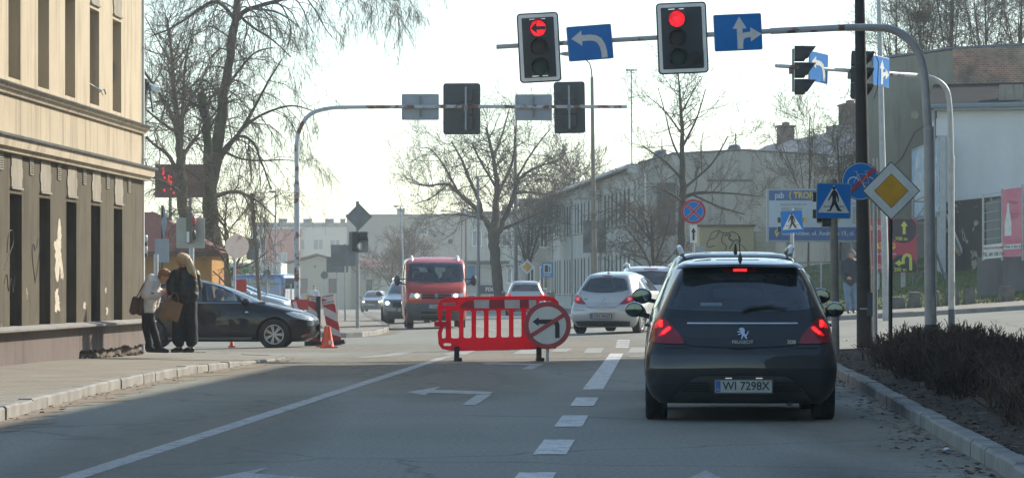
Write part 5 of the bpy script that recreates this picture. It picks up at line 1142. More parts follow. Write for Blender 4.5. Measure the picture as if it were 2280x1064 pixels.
# ---- billboards
def billboard(name, label, px0, py0, px1, py1, s, yaw=0.0, cat='billboard', m=None, posts=(.2, .8), fr=.08, mf=None, dep=.2):
    c = P((px0 + px1) / 2, (py0 + py1) / 2, s); w_ = (px1 - px0) / s / math.cos(rad(yaw)); h_ = (py1 - py0) / s; b = Vector((c.x, c.y, gz(c.x, c.y)))
    t = thing(name, label, cat, b, rad(yaw)); zc = c.z - b.z
    mb = MB(); mb.box((0, dep / 2, zc), (w_, dep, h_)); mb.build('board', mf or M_SBACK, t)
    flat('face', m or M_SWHITE, t, [(-w_ / 2 + fr, zc - h_ / 2 + fr), (w_ / 2 - fr, zc - h_ / 2 + fr), (w_ / 2 - fr, zc + h_ / 2 - fr), (-w_ / 2 + fr, zc + h_ / 2 - fr)], -.002, .006)
    for k in posts:
        mb = MB(); mb.box((-w_ / 2 + w_ * k, dep + .08, (zc) / 2), (.14, .14, zc)); mb.build('support', M_GALV, t)
    U_ = lambda a, bb: (-w_ / 2 + fr + a * (w_ - 2 * fr), zc - h_ / 2 + fr + bb * (h_ - 2 * fr))
    return t, U_, w_, h_
def urect(t, U_, name, m, a0, b0, a1, b1, y=-.012, d=.004): return flat(name, m, t, [U_(a0, b0), U_(a1, b0), U_(a1, b1), U_(a0, b1)], y, d)
M_BBL = mat('poster_blue', (.04, .13, .34), .5); M_PW = mat('poster_white', (.56, .62, .66), .5, col2=(.52, .58, .62), scale=1); M_PY = mat('poster_yellow', (.75, .55, .05), .5)
t, U_, bw, bh_ = billboard('billboard', 'white and blue tile shop billboard behind the crossing signs', 1707, 420, 1950, 539, 56, 3, m=M_PW, mf=mat('board_frame', (.42, .44, .45), .5, .3))
urect(t, U_, 'blue_band', M_BBL, 0, 0, 1, .26); urect(t, U_, 'blue_header', M_BBL, 0, .80, .50, 1.0)
BSC = 48 / 56
def btext(body, size, m, a, bb, bold=.02, sx=1.0, al='LEFT', y=-.02): x, z = U_(a, bb); return text(body, size * BSC, m, t, x, y, z, bold, sx, 'lettering', al)
btext('psb', .40, M_PW, .055, .90, .03, .78); btext('TROPS', .40, M_PY, .235, .90, .035, .9)
mb = MB(); cx, cz = U_(.215, .9); q = [(cx + .10 * math.cos(a) , cz + .17 * math.sin(a)) for a in [rad(110 + 14 * k) for k in range(11)]] + [(cx + .03 + .07 * math.cos(a), cz + .165 * math.sin(a)) for a in [rad(250 - 14 * k) for k in range(11)]]; mb.plate(q, -.012, -.018); mb.build('crescent', M_PY, t)
btext('Inowrocław, ul. Andrzeja 15, ul. Dworcowa', .27, M_PW, .125, .135, .02, .98)
mb = MB(); cx, cz = U_(.075, .13); mb.plate([(cx + .09 * math.cos(a), cz + .07 + .09 * math.sin(a)) for a in [rad(-20 + 22 * k) for k in range(11)]] + [(cx, cz - .16)], -.012, -.017); mb.build('map_pin', M_PY, t); disc('pin_hole', M_BBL, t, cx, cz + .07, .035, -.018)
M_TILES = mat('tile_picture', (.30, .34, .36), .5, col2=(.42, .46, .48), scale=2); M_TILES2 = mat('tile_picture_brown', (.27, .24, .22), .5, col2=(.36, .34, .33), scale=3)
urect(t, U_, 'tile_picture', M_TILES, .12, .33, .32, .66); urect(t, U_, 'tile_picture', M_TILES2, .46, .33, .66, .66); urect(t, U_, 'tile_picture', M_TILES, .80, .33, .99, .68)
btext('Bremero Perla 60 x 60', .13, mat('grey_ink', (.18, .20, .22), .7), .11, .72, .005); btext('Giulana Grey 60 x 60', .13, MATS['grey_ink'], .45, .72, .005); btext('Tanzey Grey 60', .13, MATS['grey_ink'], .79, .74, .005)
for a, s_ in ((.21, '55,90 zł'), (.53, '55,90 zł'), (.84, '66,90 zł')):
    urect(t, U_, 'price_tag', M_PY, a - .015, .36, a + .15, .46, -.018); btext(s_, .19, M_SBLK, a, .41, .015, 1, 'LEFT', -.025)
# red directions board
M_BRED2 = mat('board_red', (.46, .035, .065), .5, col2=(.40, .03, .055), scale=2); M_PLUM = mat('board_plum', (.028, .018, .032), .5); M_LIME = mat('board_lime', (.56, .56, .07), .5)
t, U_, bw, bh_ = billboard('billboard', 'red directions board with dark circles and yellow arrows on the bank', 1926, 487, 2041, 606, 66, 0, m=M_BRED2, fr=.01, dep=.08, posts=(.25, .75), mf=M_BRED2)
def ucirc_clip(cx, cz, r_, a0, b0, a1, b1): 
    return [(clamp(x, *sorted((U_(a0, 0)[0], U_(a1, 0)[0]))), clamp(z, *sorted((U_(0, b0)[1], U_(0, b1)[1])))) for x, z in circ(*U_(cx, cz), r_, 48)]
BSC = .88
flat('dark_circle', M_PLUM, t, ucirc_clip(.74, .80,   .46, .45, .50, 1, 1), -.012); flat('dark_circle', M_PLUM, t, ucirc_clip(.74, .07, .46, .45, 0, 1, .35), -.012)
x, z = U_(.76, .82); flat('arrow', M_LIME, t, [(x + a, z + bb) for a, bb in arrow([(0, -.19), (0, .26)], .095, .24, .18)], -.018)
x, z = U_(.73, .14); flat('arrow', M_LIME, t, [(x + a, z + bb) for a, bb in arrow([(.27, -.2), (.27, .2), (.24, .29), (.15, .33), (.06, .29), (.02, .2), (.02, .06), (-.08, .05), (-.27, .05)], .10, .24, .18)], -.018)
btext('700 m', .19, M_LIME, .58, .625, .02); btext('200 m', .19, M_LIME, .56, .045, .02)
flat('yellow_badge', mat('badge_yellow', (.70, .45, .10), .5), t, rrect(*U_(.22, .43), *U_(.60, .555), .11), -.018)
btext('Biedronka', .17, mat('badge_red', (.42, .04, .05), .5), .26, .505, .015, 1, 'LEFT', -.026); btext('Codziennie niskie ceny', .05, M_SBLK, .28, .455, .005, 1, 'LEFT', -.026)
btext('UL. WOJSKA', .12, M_SWHITE, .06, .86, .015); btext('INOWROCŁAW', .12, M_SWHITE, .06, .81, .015); btext('CENTRUM KUPCÓW', .09, M_SWHITE, .17, .335, .012); btext('DUŻY', .12, M_SWHITE, .24, .13, .015); btext('POD MARKET', .11, M_SWHITE, .08, .08, .012)
urect(t, U_, 'parking_mark', M_SBLUE, .06, .30, .13, .38, -.018)
# steel lattice behind it
b = P(2052, 640, 65.5); b.z = gz(b.x, b.y) + .3
t = thing('steel_frame', 'dark steel lattice frame at the right edge of the red directions board', 'frame', b)
mb = MB()
for x in (-.28, .2): mb.box((x, 0, 1.75), (.07, .07, 3.5))
for k in range(5): mb.box((-.04, 0, .3 + k * .72), (.5, .05, .05)); mb.bar((-.28, 0, .3 + k * .72), (.2, 0, min(1.0 + k * .72, 3.4)), .035)
mb.bar((.2, 0, 2.4), (1.0, .6, .2), .06); mb.build('lattice', M_SBACKD, t)
# oblique torn poster hoarding by the white house
a_ = P(2030, 640, 58); b_ = P(2093, 640, 63.5)
t = placed('billboard', 'oblique hoarding with torn white and blue poster beside the white house', 'billboard', frame(Vector((a_.x, a_.y, 0)), Vector((b_.x - a_.x, b_.y - a_.y, 0)), Vector((-(b_.y - a_.y), b_.x - a_.x, 0)))); Lb = (Vector((b_.x, b_.y)) - Vector((a_.x, a_.y))).length
mb = MB(); mb.box((Lb / 2, .12, 5.15), (Lb, .2, 2.75)); mb.build('board', M_SBACK, t)
mb = MB(); mb.box((Lb / 2, 0, 5.15), (Lb - .3, .03, 2.5)); m, tt, bs_ = nodes('torn_poster'); v = coords(tt, (.5, 1, .35)); n_ = nz(tt, v, 1.6, 7, .7, .6)
tt.links.new(ramp(tt, n_, [(.38, (.62, .64, .64)), (.46, (.50, .55, .57)), (.5, (.12, .30, .48)), (.56, (.55, .60, .62)), (.64, (.45, .36, .26)), (.7, (.6, .62, .62))]).outputs[0], bs_.inputs['Base Color']); mb.build('poster', m, t)
mb = MB()
for x in (.0, Lb): mb.box((x, .1, 3.1), (.18, .18, 6.9))
mb.bar((Lb, .2, 3.8), (Lb - 1.2, 1.6, .8), .1); mb.build('support', M_GALV, t)
# pink banner frame on the retaining wall
b = P(2188, 640, 72); t = thing('banner_frame', 'wire advertising frame with a pink wedding banner and small white notice', 'advertising frame', (b.x, b.y, 1.9)); F_ = 72.0
q = lambda px, py: ((px - 2188) / F_, CH - (py - HY) / F_ - 1.9)
mb = MB()
for px, p0, p1 in ((2189, 432, 580), (2231, 420, 580), (2277, 410, 580)): x0, z0 = q(px, p1); x1, z1 = q(px, p0); mb.bar((x0, 0, z0), (x1, 0, z1), .06)
for k in range(8):
    (x0, z0), (x1, z1) = q(2189, 436 + k * 19.5), q(2320, 408 + k * 21.5); mb.bar((x0, .02, z0), (x1, .02, z1), .02)
mb.build('wire_frame', M_GALV, t)
mb = MB(); (x0, z0), (x1, z1) = q(2197, 547), q(2229, 445); mb.plate([(x0, z0), (x1, z0), (x1, z1 + .06), (x0, z1 - .06)], .03, .07); mb.build('grey_panel', mat('panel_grey', (.20, .21, .20), .7), t)
pk_ = [q(2233, 572), q(2275, 571), q(2274, 417), q(2231, 423)]; flat('pink_banner', mat('banner_pink', (.56, .15, .22), .6, col2=(.62, .24, .28), scale=2), t, pk_, -.04, .01)
def bottle(x, z, w_, h_): return [(x - w_, z), (x + w_, z), (x + w_ * .9, z + h_ * .45), (x + w_ * .35, z + h_ * .75), (x + w_ * .3, z + h_), (x - w_ * .3, z + h_), (x - w_ * .35, z + h_ * .75), (x - w_ * .9, z + h_ * .45)]
flat('bride_figure', M_SWHITE, t, bottle(*q(2244, 525), .11, 1.0), -.051)
x, z = q(2256, 450); text('Magia', .12, MATS['grey_ink'], t, x, -.055, z, .0); x, z = q(2258, 480); text('Twój\ndzień', .10, MATS['grey_ink'], t, x, -.055, z, .0)
flat('strip', M_SWHITE, t, [q(2234, 556), q(2273, 553), q(2273, 542), q(2234, 545)], -.051); x, z = q(2254, 549); text('Dluga 5 402 57', .09, M_SBLK, t, x, -.058, z, .01)
flat('notice', M_SWHITE, t, [q(2189, 577), q(2231, 573), q(2231, 541), q(2189, 546)], -.045); x, z = q(2211, 552); text('MIEJSCE NA REKLAMĘ', .085, M_SRED, t, x, -.055, z, .012, .72, M=Matrix.Rotation(rad(-3), 4, 'Y')); x, z = q(2211, 566); text('TEL. 601 520 714', .15, M_SBLK, t, x, -.055, z, .012, .60, M=Matrix.Rotation(rad(-3), 4, 'Y'))
# green supermarket billboard far left
M_GREENB = mat('billboard_green', (.05, .33, .09), .5, col2=(.09, .38, .10), scale=1); M_ORG = mat('orange_fruit', (.75, .25, .05), .5); M_PNK = mat('pink_blob', (.45, .28, .36), .6)
t, U_, bw, bh_ = billboard('billboard', 'green supermarket billboard with oranges and price tags down the left street', 719, 592, 827, 648, 23, 0, m=M_GREENB, posts=(.12, .5, .88))
r = random.Random(3)
for k in range(14): x, z = U_(.76 + .2 * r.random(), .45 + .35 * r.random()); disc('orange', M_ORG, t, x, z, .17, -.012 - k * .001, .003, 14)
urect(t, U_, 'crate', mat('pale_crate', (.62, .55, .5), .6), .74, .40, .97, .60, -.03); 
for a, bb in ((.85, .3), (.93, .33), (.9, .22)): x, z = U_(a, bb); disc('orange', M_ORG, t, x, z, .2, -.012, .004, 14)
for a, bb, rr in ((.25, .55, .3), (.34, .62, .28), (.42, .5, .2)): x, z = U_(a, bb); disc('produce', M_PNK, t, x, z, rr, -.012, .004, 14)
for a in (.06, .57): urect(t, U_, 'price_red', M_SRED, a, .40, a + .13, .58, -.03); urect(t, U_, 'price_yellow', M_PY, a - .01, .24, a + .13, .40, -.03); x, z = U_(a + .065, .49); text('13⁹⁹', .28, M_SWHITE, t, x, -.045, z, .02)
urect(t, U_, 'logo_red', M_SRED, .02, .03, .11, .17, -.02); x, z = U_(.12, .09); text('Biedronka', .26, M_SWHITE, t, x, -.03, z, .01, 1, 'lettering', 'LEFT')
# ---- left street: signals, sign backs, posts
def post_signs(label, px, s, py_top, plates, m=M_GALV, r_=.035, name='road_sign', cat='road sign', lean=0.0):
    b = GS(px, s); t = thing(name, label, cat, b); top = P(px + lean, py_top, s) - b
    pole(t, [(0, .05, -.1), (top.x, .05, top.z)], r_, m, 'post')
    for kind, x0, y0, x1, y1, mm in plates:
        (ax, az), (bx, bz) = ((x0 - px) / s, CH - (y1 - HY) / s - b.z), ((x1 - px) / s, CH - (y0 - HY) / s - b.z)
        if kind == 'rect': outline([rrect(ax, az, bx, bz, .03, 3)], .02, mm, 'panel', t, 0, .003)
        elif kind == 'disc': disc('panel', mm, t, (ax + bx) / 2, (az + bz) / 2, (bx - ax) / 2, .01, .02, 28)
        elif kind == 'dia': cx, cz, h_ = (ax + bx) / 2, (az + bz) / 2, (bx - ax) / 2; flat('panel', mm, t, [(cx, cz + h_), (cx + h_, cz), (cx, cz - h_), (cx - h_, cz)], .01, .02)
    return t, b
t, b = post_signs('signal post with a big grey diamond sign back on the far-left corner', 796, 74, 448, [('dia', 769, 451, 829, 514, M_SBACKD), ('rect', 777, 516, 820, 562, M_SBACKD)], mat('stained_post_grey', (.30, .31, .30), .6, .2, col2=(.22, .22, .21), scale=4), .055, 'signal_post', 'signal post')
z = CH - (538 - HY) / 74 - b.z; mb = MB(); mb.box((-.06, -.12, z), (.17, .22, .58)); mb.build('signal_housing', M_BLACK, t)
mb = MB(); mb.tube([(.05, -.14, z + .14), (.32, -.16, z + .17)], .11, 12); mb.tube([(.05, -.14, z - .14), (.1, -.16, z - .14)], .12, 12, 1); mb.build('lamp_visor', [M_BLACK, mat('pale_lens', (.4, .42, .4), .15)], t)
mb = MB(); mb.box((.12, .03, CH - (488 - HY) / 74 - b.z), (.06, .03, .08)); mb.build('sticker', M_SWHITE, t)
post_signs('large rectangular grey sign back on a thin post beside the diamond sign back', 768, 60, 543, [('rect', 737, 545, 772, 592, M_SBACKD), ('rect', 772.5, 545, 801, 592, M_SBACKD)])
post_signs('lower grey sign back on two thin posts beside the larger sign back', 751, 56, 570, [('rect', 727, 572, 775, 606, M_SBACKD)])
post_signs('thin grey post with a small round sign back near the billboard', 722, 50, 598, [('disc', 714, 604, 731, 621, M_SBACKD)])
post_signs('slim post carrying a small dark round sign back in front of the shop', 594, 52, 597, [('disc', 586, 599, 602, 616, M_SBACKD)])
post_signs('pale round advertising disc on a post among the tree twigs', 522, 76, 520, [('disc', 501, 522, 554, 575, mat('round_ad', (.80, .52, .42), .6, col2=(.85, .66, .54), scale=4, spots=((.5, .25, .22), 3, .6, .1)))], r_=.04)
t, b = post_signs('dark hanging board with a red strip on a leaning wooden pole', 583, 62, 430, [('rect', 549, 531, 576, 578, M_SBACKD)], mat('grey_wood', (.12, .105, .09), .9), .07, 'wooden_pole', 'pole', -23)
t, b = post_signs('red house-shaped advert board on a post behind the black car', 541, 70, 621, [('rect', 526, 622, 549, 650, M_SRED)])
# pedestrian signal with the pale sign back
t, b = post_signs('pedestrian signal on a grey pole before a large pale sign back', 426, 84, 475, [('rect', 393, 485, 456, 552, mat('pale_green_back', (.36, .38, .34), .55, .1, col2=(.28, .30, .26), scale=3))], M_GALV, .07, 'signal_post', 'signal post')
zz = lambda py: CH - (py - HY) / 84 - b.z
mb = MB(); mb.box((-.02, -.16, zz(508)), (.17, .26, .78)); mb.build('signal_housing', mat('khaki_housing', (.12, .11, .08), .7), t)
for py, mm in ((492, mat('dull_red_lens', (.32, .05, .05), .2)), (523, M_LDARK)):
    mb = MB(); mb.sphere((.075, -.18, zz(py)), .15, 0, 10, (.55, .8, 1)); mb.build('lens', mm, t, True)
mb = MB(); mb.box((-.06, -.3, zz(528)), (.07, .01, .28)); mb.build('torn_sticker', M_SWHITE, t)
t, b = post_signs('side-on black signal with two pale lenses at the tenement corner', 318, 86, 520, [], M_GALV, .05, 'signal_post', 'signal post')
zz = lambda py: CH - (py - HY) / 86 - b.z
mb = MB(); mb.box((.06, -.1, zz(547)), (.14, .2, .6)); mb.build('signal_housing', M_BLACK, t)
for py in (531, 556): 
    mb = MB(); mb.sphere((.1, -.22, zz(py)), .1, 0, 8, (.6, .6, 1)); mb.build('lens', mat('pale_lens', (.4, .42, .4), .15), t, True)
t, b = post_signs('edge-on diamond sign above a blue-grey box back beside the tenement', 361, 84, 458, [('rect', 345, 532, 376, 584, M_SBACK)], M_SBLK, .035)
zz = lambda py: CH - (py - HY) / 84 - b.z
mb = MB(); mb.pris([(.03, -.02, zz(530)), (.1, .05, zz(495)), (.03, .1, zz(460)), (-.02, .0, zz(495))], [(.05, -.02, zz(530)), (.13, .04, zz(495)), (.05, .1, zz(460)), (0, -.02, zz(495))]); mb.build('diamond_panel', M_SBACK, t)
post_signs('short light grey post in front of the orange kiosk', 347, 88, 566, [], M_GALV, .06, 'post', 'post')
# LED price board behind the tree
b = GS(400, 55); t = thing('led_board', 'dark red board with glowing red digits behind the bare trees', 'sign board', b); zz = lambda py: CH - (py - HY) / 55 - b.z
mb = MB(); mb.box((0, .1, (zz(366) + zz(440)) / 2), (2.0, .2, zz(366) - zz(440))); mb.build('board', mat('maroon_board', (.10, .025, .03), .6), t)
mb = MB(); mb.box((-.4, .2, zz(440) / 2), (.12, .12, zz(440))); mb.box((.4, .2, zz(440) / 2), (.12, .12, zz(440))); mb.build('support', M_SBACKD, t)
mb = MB()
for px, pys in ((364, (375, 378, 383, 388)), (367, (396, 406)), (373, (402, 410)), (376, (392, 396, 404, 410)), (381, (395, 403, 407, 418, 421)), (366, (423, 425)), (377, (402,)), (387, (430,))):
    for py in pys: mb.sphere(((px - 400) / 55, -.02, zz(py)), .045, 0, 5)
mb.build('led_dots', mat('led_red', (.9, .02, .03), .4, emit=.7), t)
mb = MB(); mb.box((1.4, 1.0, 2.2), (2.6, .3, .5)); 
# end of a side-street gantry at the tenement corner
b = P(322, 190, 90); t = thing('signal_gantry', 'white tip of a side-street gantry with an edge-on signal at the tenement corner', 'gantry', b)
mb = MB(); mb.tube([(-.6, 1.2, .25), (.0, .3, .02), (.35, -.25, -.13)], .08, 12); mb.build('arm', M_SWHITE, t, True)
mb = MB(); mb.box((-.02, .1, -.35), (.1, .5, 1.0), 0, Matrix.Rotation(rad(6), 3, 'Y')); mb.box((.16, .02, -.3), (.04, .3, .75), 0, Matrix.Rotation(rad(-8), 3, 'Y')); mb.build('signal_screen', M_BLACK, t)
# ---- lamp posts and wooden poles down the street
M_CPOLE = mat('concrete_pole', (.25, .225, .18), .9, col2=(.18, .16, .13), scale=2)
t, top, b = straight('lamp_post', 'tall tapering concrete lamp post right of the view centre', 'lamp post', 49, 1325, 1318, 172, 6.5, 3.6, M_CPOLE)
q = [top, top + Vector((-.02, 0, .3)), top + Vector((-.1, 0, .62)), top + Vector((-.35, 0, .85)), top + Vector((-.85, 0, 1.0))]; pole(t, q, .035, M_SBACKD, 'arm', 6)
mb = MB(); mb.sphere(top + Vector((-1.1, 0, 1.05)), .2, 0, 8, (1.8, .8, .5)); mb.build('lamp_head', M_SBACKD, t, True); mb = MB(); mb.lathe([(.15, -.06), (.15, .06)], 12, 0, Matrix.Translation((-.01, 0, 2.9))); mb.build('clamp', M_SBACKD, t)
mb = MB(); mb.box((.15, -.1, 2.4), (.28, .2, .75)); 
for lab, px0, px1, py, s, r0, r1, m_ in (('bare concrete pole just left of the street tree trunk', 1066, 1064, 395, 42, 4.2, 2.6, M_SBACKD), ('grey pole rising through the right side of the street tree', 1149, 1147, 303, 40, 4.8, 3.4, M_SBACKD), ('short thin pole between the red van and the street tree', 1038, 1037, 488, 36, 2.6, 1.8, M_SBACKD)):
    straight('utility_pole', lab, 'pole', s, px0, px1, py, r0, r1, m_)
for lab, px, py, s, dx in (('slim blue-grey lamp post left of the rust-stained gantry pole', 613, 428, 46, -.14), ('slim lamp post leaning left above the red van', 903, 460, 34, -.3)):
    t, top, b = straight('lamp_post', lab, 'lamp post', s, px, px + (1 if dx > -.2 else -11), py, 2.6, 1.7, mat('blue_grey_paint', (.34, .40, .44), .5, .2))
    mb = MB(); mb.sphere(top + Vector((dx, 0, .02)), .12, 0, 7, (1.6, .9, .5)); mb.build('lamp_head', M_SBACKD, t, True)
b = GS(1000, 30); t = thing('lamp_post', 'distant street lamp with long horizontal arm by the hazy blocks', 'lamp post', b); top = P(1028, 474, 30) - b
pole(t, [(top.x, 0, -.1), top], .06, M_SBACKD, 'shaft', 6); pole(t, [top, top + Vector((-1.2, 0, .15))], .04, M_SBACKD, 'arm', 5); mb = MB(); mb.box(top + Vector((-1.35, 0, .17)), (.45, .2, .1)); mb.build('lamp_head', M_SBACKD, t)
post_signs('small round grey sign back on a pole above the garage shop', 1003, 34, 528, [('disc', 997, 531, 1009, 544, M_SBACKD)], r_=.04)
# antenna mast on the terrace roof
b = P(1407, 360, 46); t = thing('antenna_mast', 'thin antenna mast with a square wire aerial on the terrace roof corner', 'antenna', b)
mb = MB(); mb.tube([(0, 0, -.3), (-.03, 0, 4.4)], .03, 5); mb.build('mast', M_SBACKD, t)
mb = MB(); z = 4.4; 
for x0, z0, x1, z1 in ((-.28, -.1, .24, -.1), (-.28, .3, .24, .3), (-.28, -.1, -.28, .3), (.24, -.1, .24, .3), (-.28, 0, .24, 0), (-.2, -1.3, .1, -1.3), (-.15, -1.45, .1, -1.45)): mb.bar((x0, 0, z + z0), (x1, .01, z + z1), .02)
mb.box((-.02, 0, z + .02), (.5, .06, .07)); mb.build('aerial', M_SBACKD, t)
# far priority sign and fuel sign
t, b = post_signs('small distant priority diamond sign beside the street tree', 1174, 42, 576, [('dia', 1157, 577, 1191, 611, M_SWHITE)]); cz = CH - (594 - HY) / 42 - b.z
flat('yellow_face', mat('far_yellow', (.72, .36, .02), .5), t, [(0, cz + .25), (.25, cz), (0, cz - .25), (-.25, cz)], -.016)
t, b = post_signs('blue fuel station sign with a white pump panel, open all day', 1219, 43, 582, [('rect', 1206, 584, 1232, 617, mat('far_blue', (.02, .22, .50), .5))]); cz = CH - (598 - HY) / 43 - b.z
flat('white_panel', M_SWHITE, t, [(-.21, cz - .24), (.21, cz - .24), (.21, cz + .24), (-.21, cz + .24)], -.016); mb = MB(); mb.box((-.06, -.026, cz), (.16, .01, .36)); mb.build('pump_symbol', M_SBLK, t); mb = MB(); mb.box((.1, -.026, cz - .02), (.09, .01, .3)); mb.build('green_symbol', mat('pump_green', (.02, .35, .22), .5), t)
text('24h', .15, M_SWHITE, t, .08, -.02, cz - .33, .02); flat('arrow', M_SWHITE, t, [(a - .12, cz - .33 + bb) for a, bb in arrow([(.08, 0), (-.1, 0)], .04, .1, .08)], -.016)
# ---- roadworks barrier with round sign, cones, striped boards
s = 132; b = GS(1108, s); b.z = 0
M_PLAST = mat('red_plastic', (.72, .018, .045), .42, col2=(.60, .015, .04), scale=2, spots=((.42, .06, .06), 4, .62, .15)); glow_through(M_PLAST, (.85, .02, .05), .35); M_PW2 = mat('scuffed_white', (.62, .60, .58), .5, col2=(.5, .45, .44), scale=4)
t = thing('roadworks_barrier', 'red plastic roadworks barrier with upright slots and white bands on its top rail', 'barrier', b, rad(2)); X = lambda px: (px - 1108) / s; Zz = lambda py: CH - (py - HY) / s
def pxs(L): return [(X(a), Zz(c)) for a, c in L]
def rr_px(x0, y0, x1, y1, r_): return rrect(X(x0), Zz(y1), X(x1), Zz(y0), r_ / s, 5)
outer = pxs([(985, 775), (978, 765), (976, 740), (980, 728), (978, 716), (976, 700), (975, 683), (980, 670), (995, 664), (1040, 662), (1130, 660.5), (1215, 660), (1232, 663), (1242, 672), (1246, 690), (1243, 715), (1240, 728), (1245, 745), (1244, 765), (1236, 774), (1200, 775), (1090, 778), (1020, 779), (1000, 778)])
holes = [rr_px(984, 671, 1017, 680, 4), rr_px(1199, 668, 1229, 677, 4), rr_px(986, 762, 1006, 771, 4), rr_px(1214, 760, 1234, 769, 4), pxs([(984, 690), (990, 687), (994, 690), (994, 748), (992, 754), (983, 754), (982, 742), (986, 728), (982, 712)]), pxs([(1238, 690), (1230, 687), (1226, 690), (1226, 748), (1230, 753), (1238, 752), (1236, 742), (1232, 728), (1238, 712)])]
for k in range(8):
    x = 1003 + k * 27.8; y0 = 690 - k * .5; holes.append(rr_px(x, y0, x + 20.5, 754 - k * .5, 6))
outline([outer] + holes, .07, M_PLAST, 'panel', t, 0, .012, 2)
mb = MB(); mb.plate(pxs([(1025, 686), (1025, 680), (1032, 673), (1045, 669), (1195, 665), (1195, 683), (1100, 686)]), -.03, -.043); mb.build('dark_band', mat('worn_red_band', (.30, .018, .03), .45, col2=(.36, .04, .05), scale=5), t)
for a in (1056, 1124, 1178): mb = MB(); wv = 33 if a < 1170 else 16; mb.plate(pxs([(a, 686), (a + wv, 686), (a + wv, 667.5), (a - 1, 667.5)]), -.04, -.05); mb.build('white_band', M_PW2, t)
mb = MB(); mb.box((X(983), -.01, Zz(721)), (.24, .1, .085)); mb.box((X(999), -.02, Zz(720)), (.06, .12, .14)); mb.build('latch', M_PLAST, t)
for px in (1017, 1200):
    mb = MB(); mb.box((X(px), 0, .12), (.085, .14, .26)); mb.box((X(px) + .02, .02, .03), (.13, .42, .06)); mb.build('foot', mat('black_rubber', (.03, .03, .03), .85, col2=(.07, .065, .06), scale=5), t)
# no-left-turn disc on the barrier
c = P(1219, 724, 134); t = thing('road_sign', 'round red-rimmed no-left-turn sign leaning on the right end of the barrier', 'road sign', c, rot=(rad(-3), 0, rad(-3)))
disc('panel', M_SBACKD, t, 0, 0, .392, .0, .014, 48); disc('red_rim', M_SRED, t, 0, 0, .388, -.015, .004, 48); disc('white_face', mat('sign_dull_white', (.66, .67, .64), .5, col2=(.60, .61, .58), scale=5), t, 0, 0, .312, -.02, .004, 48)
flat('arrow', M_SBLK, t, arrow([(.165, -.21), (.165, .0), (.145, .045), (.10, .06), (-.25, .06)], .075, .15, .105), -.025)
mb = MB(); mb.box((0, -.032, .0), (.64, .004, .066), 0, Matrix.Rotation(rad(-32.5), 3, 'Y')); mb.build('red_slash', M_SRED, t)
mb = MB(); mb.box((0, .05, -.5), (.05, .05, 1.0)); mb.build('stake', M_GALV, t)
M_CONE = mat('cone_orange', (.70, .10, .025), .5, col2=(.58, .08, .03), scale=4)
def cone(label, px, py, s, h, rz=0):
    b = GS(px, s); t = thing('traffic_cone', label, 'traffic cone', b, rz); mb = MB(); k = h / .5
    mb.lathe([(.13 * k, .03), (.12 * k, .05), (.035 * k, h - .01), (.02 * k, h), (.001, h)], 20); mb.build('cone', M_CONE, t, True)
    mb = MB(); mb.box((0, 0, .018), (.36 * k, .36 * k, .036)); mb.build('base', M_CONE, t); return t
t = cone('orange traffic cone in front of the leaning striped board', 732, 772, 106, .46, .2)
mb = MB(); mb.box((.02, -.115, .12), (.08, .02, .08), 0, Matrix.Rotation(rad(-11), 3, 'X')); mb.build('sticker', M_SWHITE, t)
cone('orange traffic cone half hidden behind the leaning striped board and the standing cone', 726, 765, 103, .46, .4); cone('short orange cone under the black car by its front wheel', 516, 778, 99, .22, .1)
def stripes(t, w_, h_, y, sl=1, n=2.6, m=M_SWHITE, off=0.0):
    P_ = h_ / n
    for k in range(-2, int(n) + 3):
        z0 = off + k * P_ * 1.0; poly = [(-w_ / 2, z0), (w_ / 2, z0 - sl * w_ * .75), (w_ / 2, z0 - sl * w_ * .75 + P_ * .5), (-w_ / 2, z0 + P_ * .5)]
        q = [(x, clamp(z, .09, h_ - .012)) for x, z in poly]
        if max(z for x, z in q) - min(z for x, z in q) > .02 and not (all(z <= .0901 for x, z in q) or all(z >= h_ - .0121 for x, z in q)): flat('white_stripe', m, t, q, y)
def board(label, px, s, w_, h_, tilt, rz, sl, dz=.08):
    b = GS(px, s); t = thing('striped_board', label, 'warning board', (b.x, b.y, b.z + dz), rot=(0, rad(tilt), rz))
    outline([rrect(-w_ / 2, 0.02, w_ / 2, h_, .02, 3)], .05, mat('board_red_stripe', (.45, .035, .04), .5, col2=(.38, .03, .035), scale=4), 'panel', t, 0, .004); stripes(t, w_, h_, -.026, sl, 2.6, M_PW2, .22)
    mb = MB(); mb.box((0, .05, -.03), (.42, .5, .1)); mb.build('base', MATS['black_rubber'], t); return t
t = board('upright red and white striped board beside the black car nose', 700, 99, .27, 1.03, 0, .12, 1)
flat('label_strip', M_SWHITE, t, [(-.12, .93), (.12, .93), (.12, 1.0), (-.12, 1.0)], -.034); text('TRANS', .05, M_SBLK, t, 0, -.04, .965, .02)
flat('dark_side', M_BLACK, t, [(.06, .1), (.135, .04), (.135, 1.03), (.045, 1.03), (.02, .8), (.07, .6)], -.042)
t = board('leaning red and white striped board right of the upright one', 747, 99, .27, 1.05, -10, .0, 1)
flat('label_strip', M_SWHITE, t, [(-.12, .86), (.12, .86), (.12, .94), (-.12, .94)], -.034); text('TRANSKOM', .045, M_SBLK, t, 0, -.04, .90, .02)
b = GS(667, 88); t = thing('barrier_board', 'low red and white horizontal barrier board behind the black car bonnet', 'barrier', b, .1); zz = lambda py: CH - (py - HY) / 88 - b.z
mb = MB(); mb.box((0, 0, zz(678)), (.44, .03, .26)); mb.build('panel', MATS['board_red_stripe'], t); mb = MB(); mb.plate([(-.22, zz(678) - .13), (-.22, zz(678) + .08), (.02, zz(678) - .13)], -.016, -.022); mb.build('white_stripe', M_PW2, t)
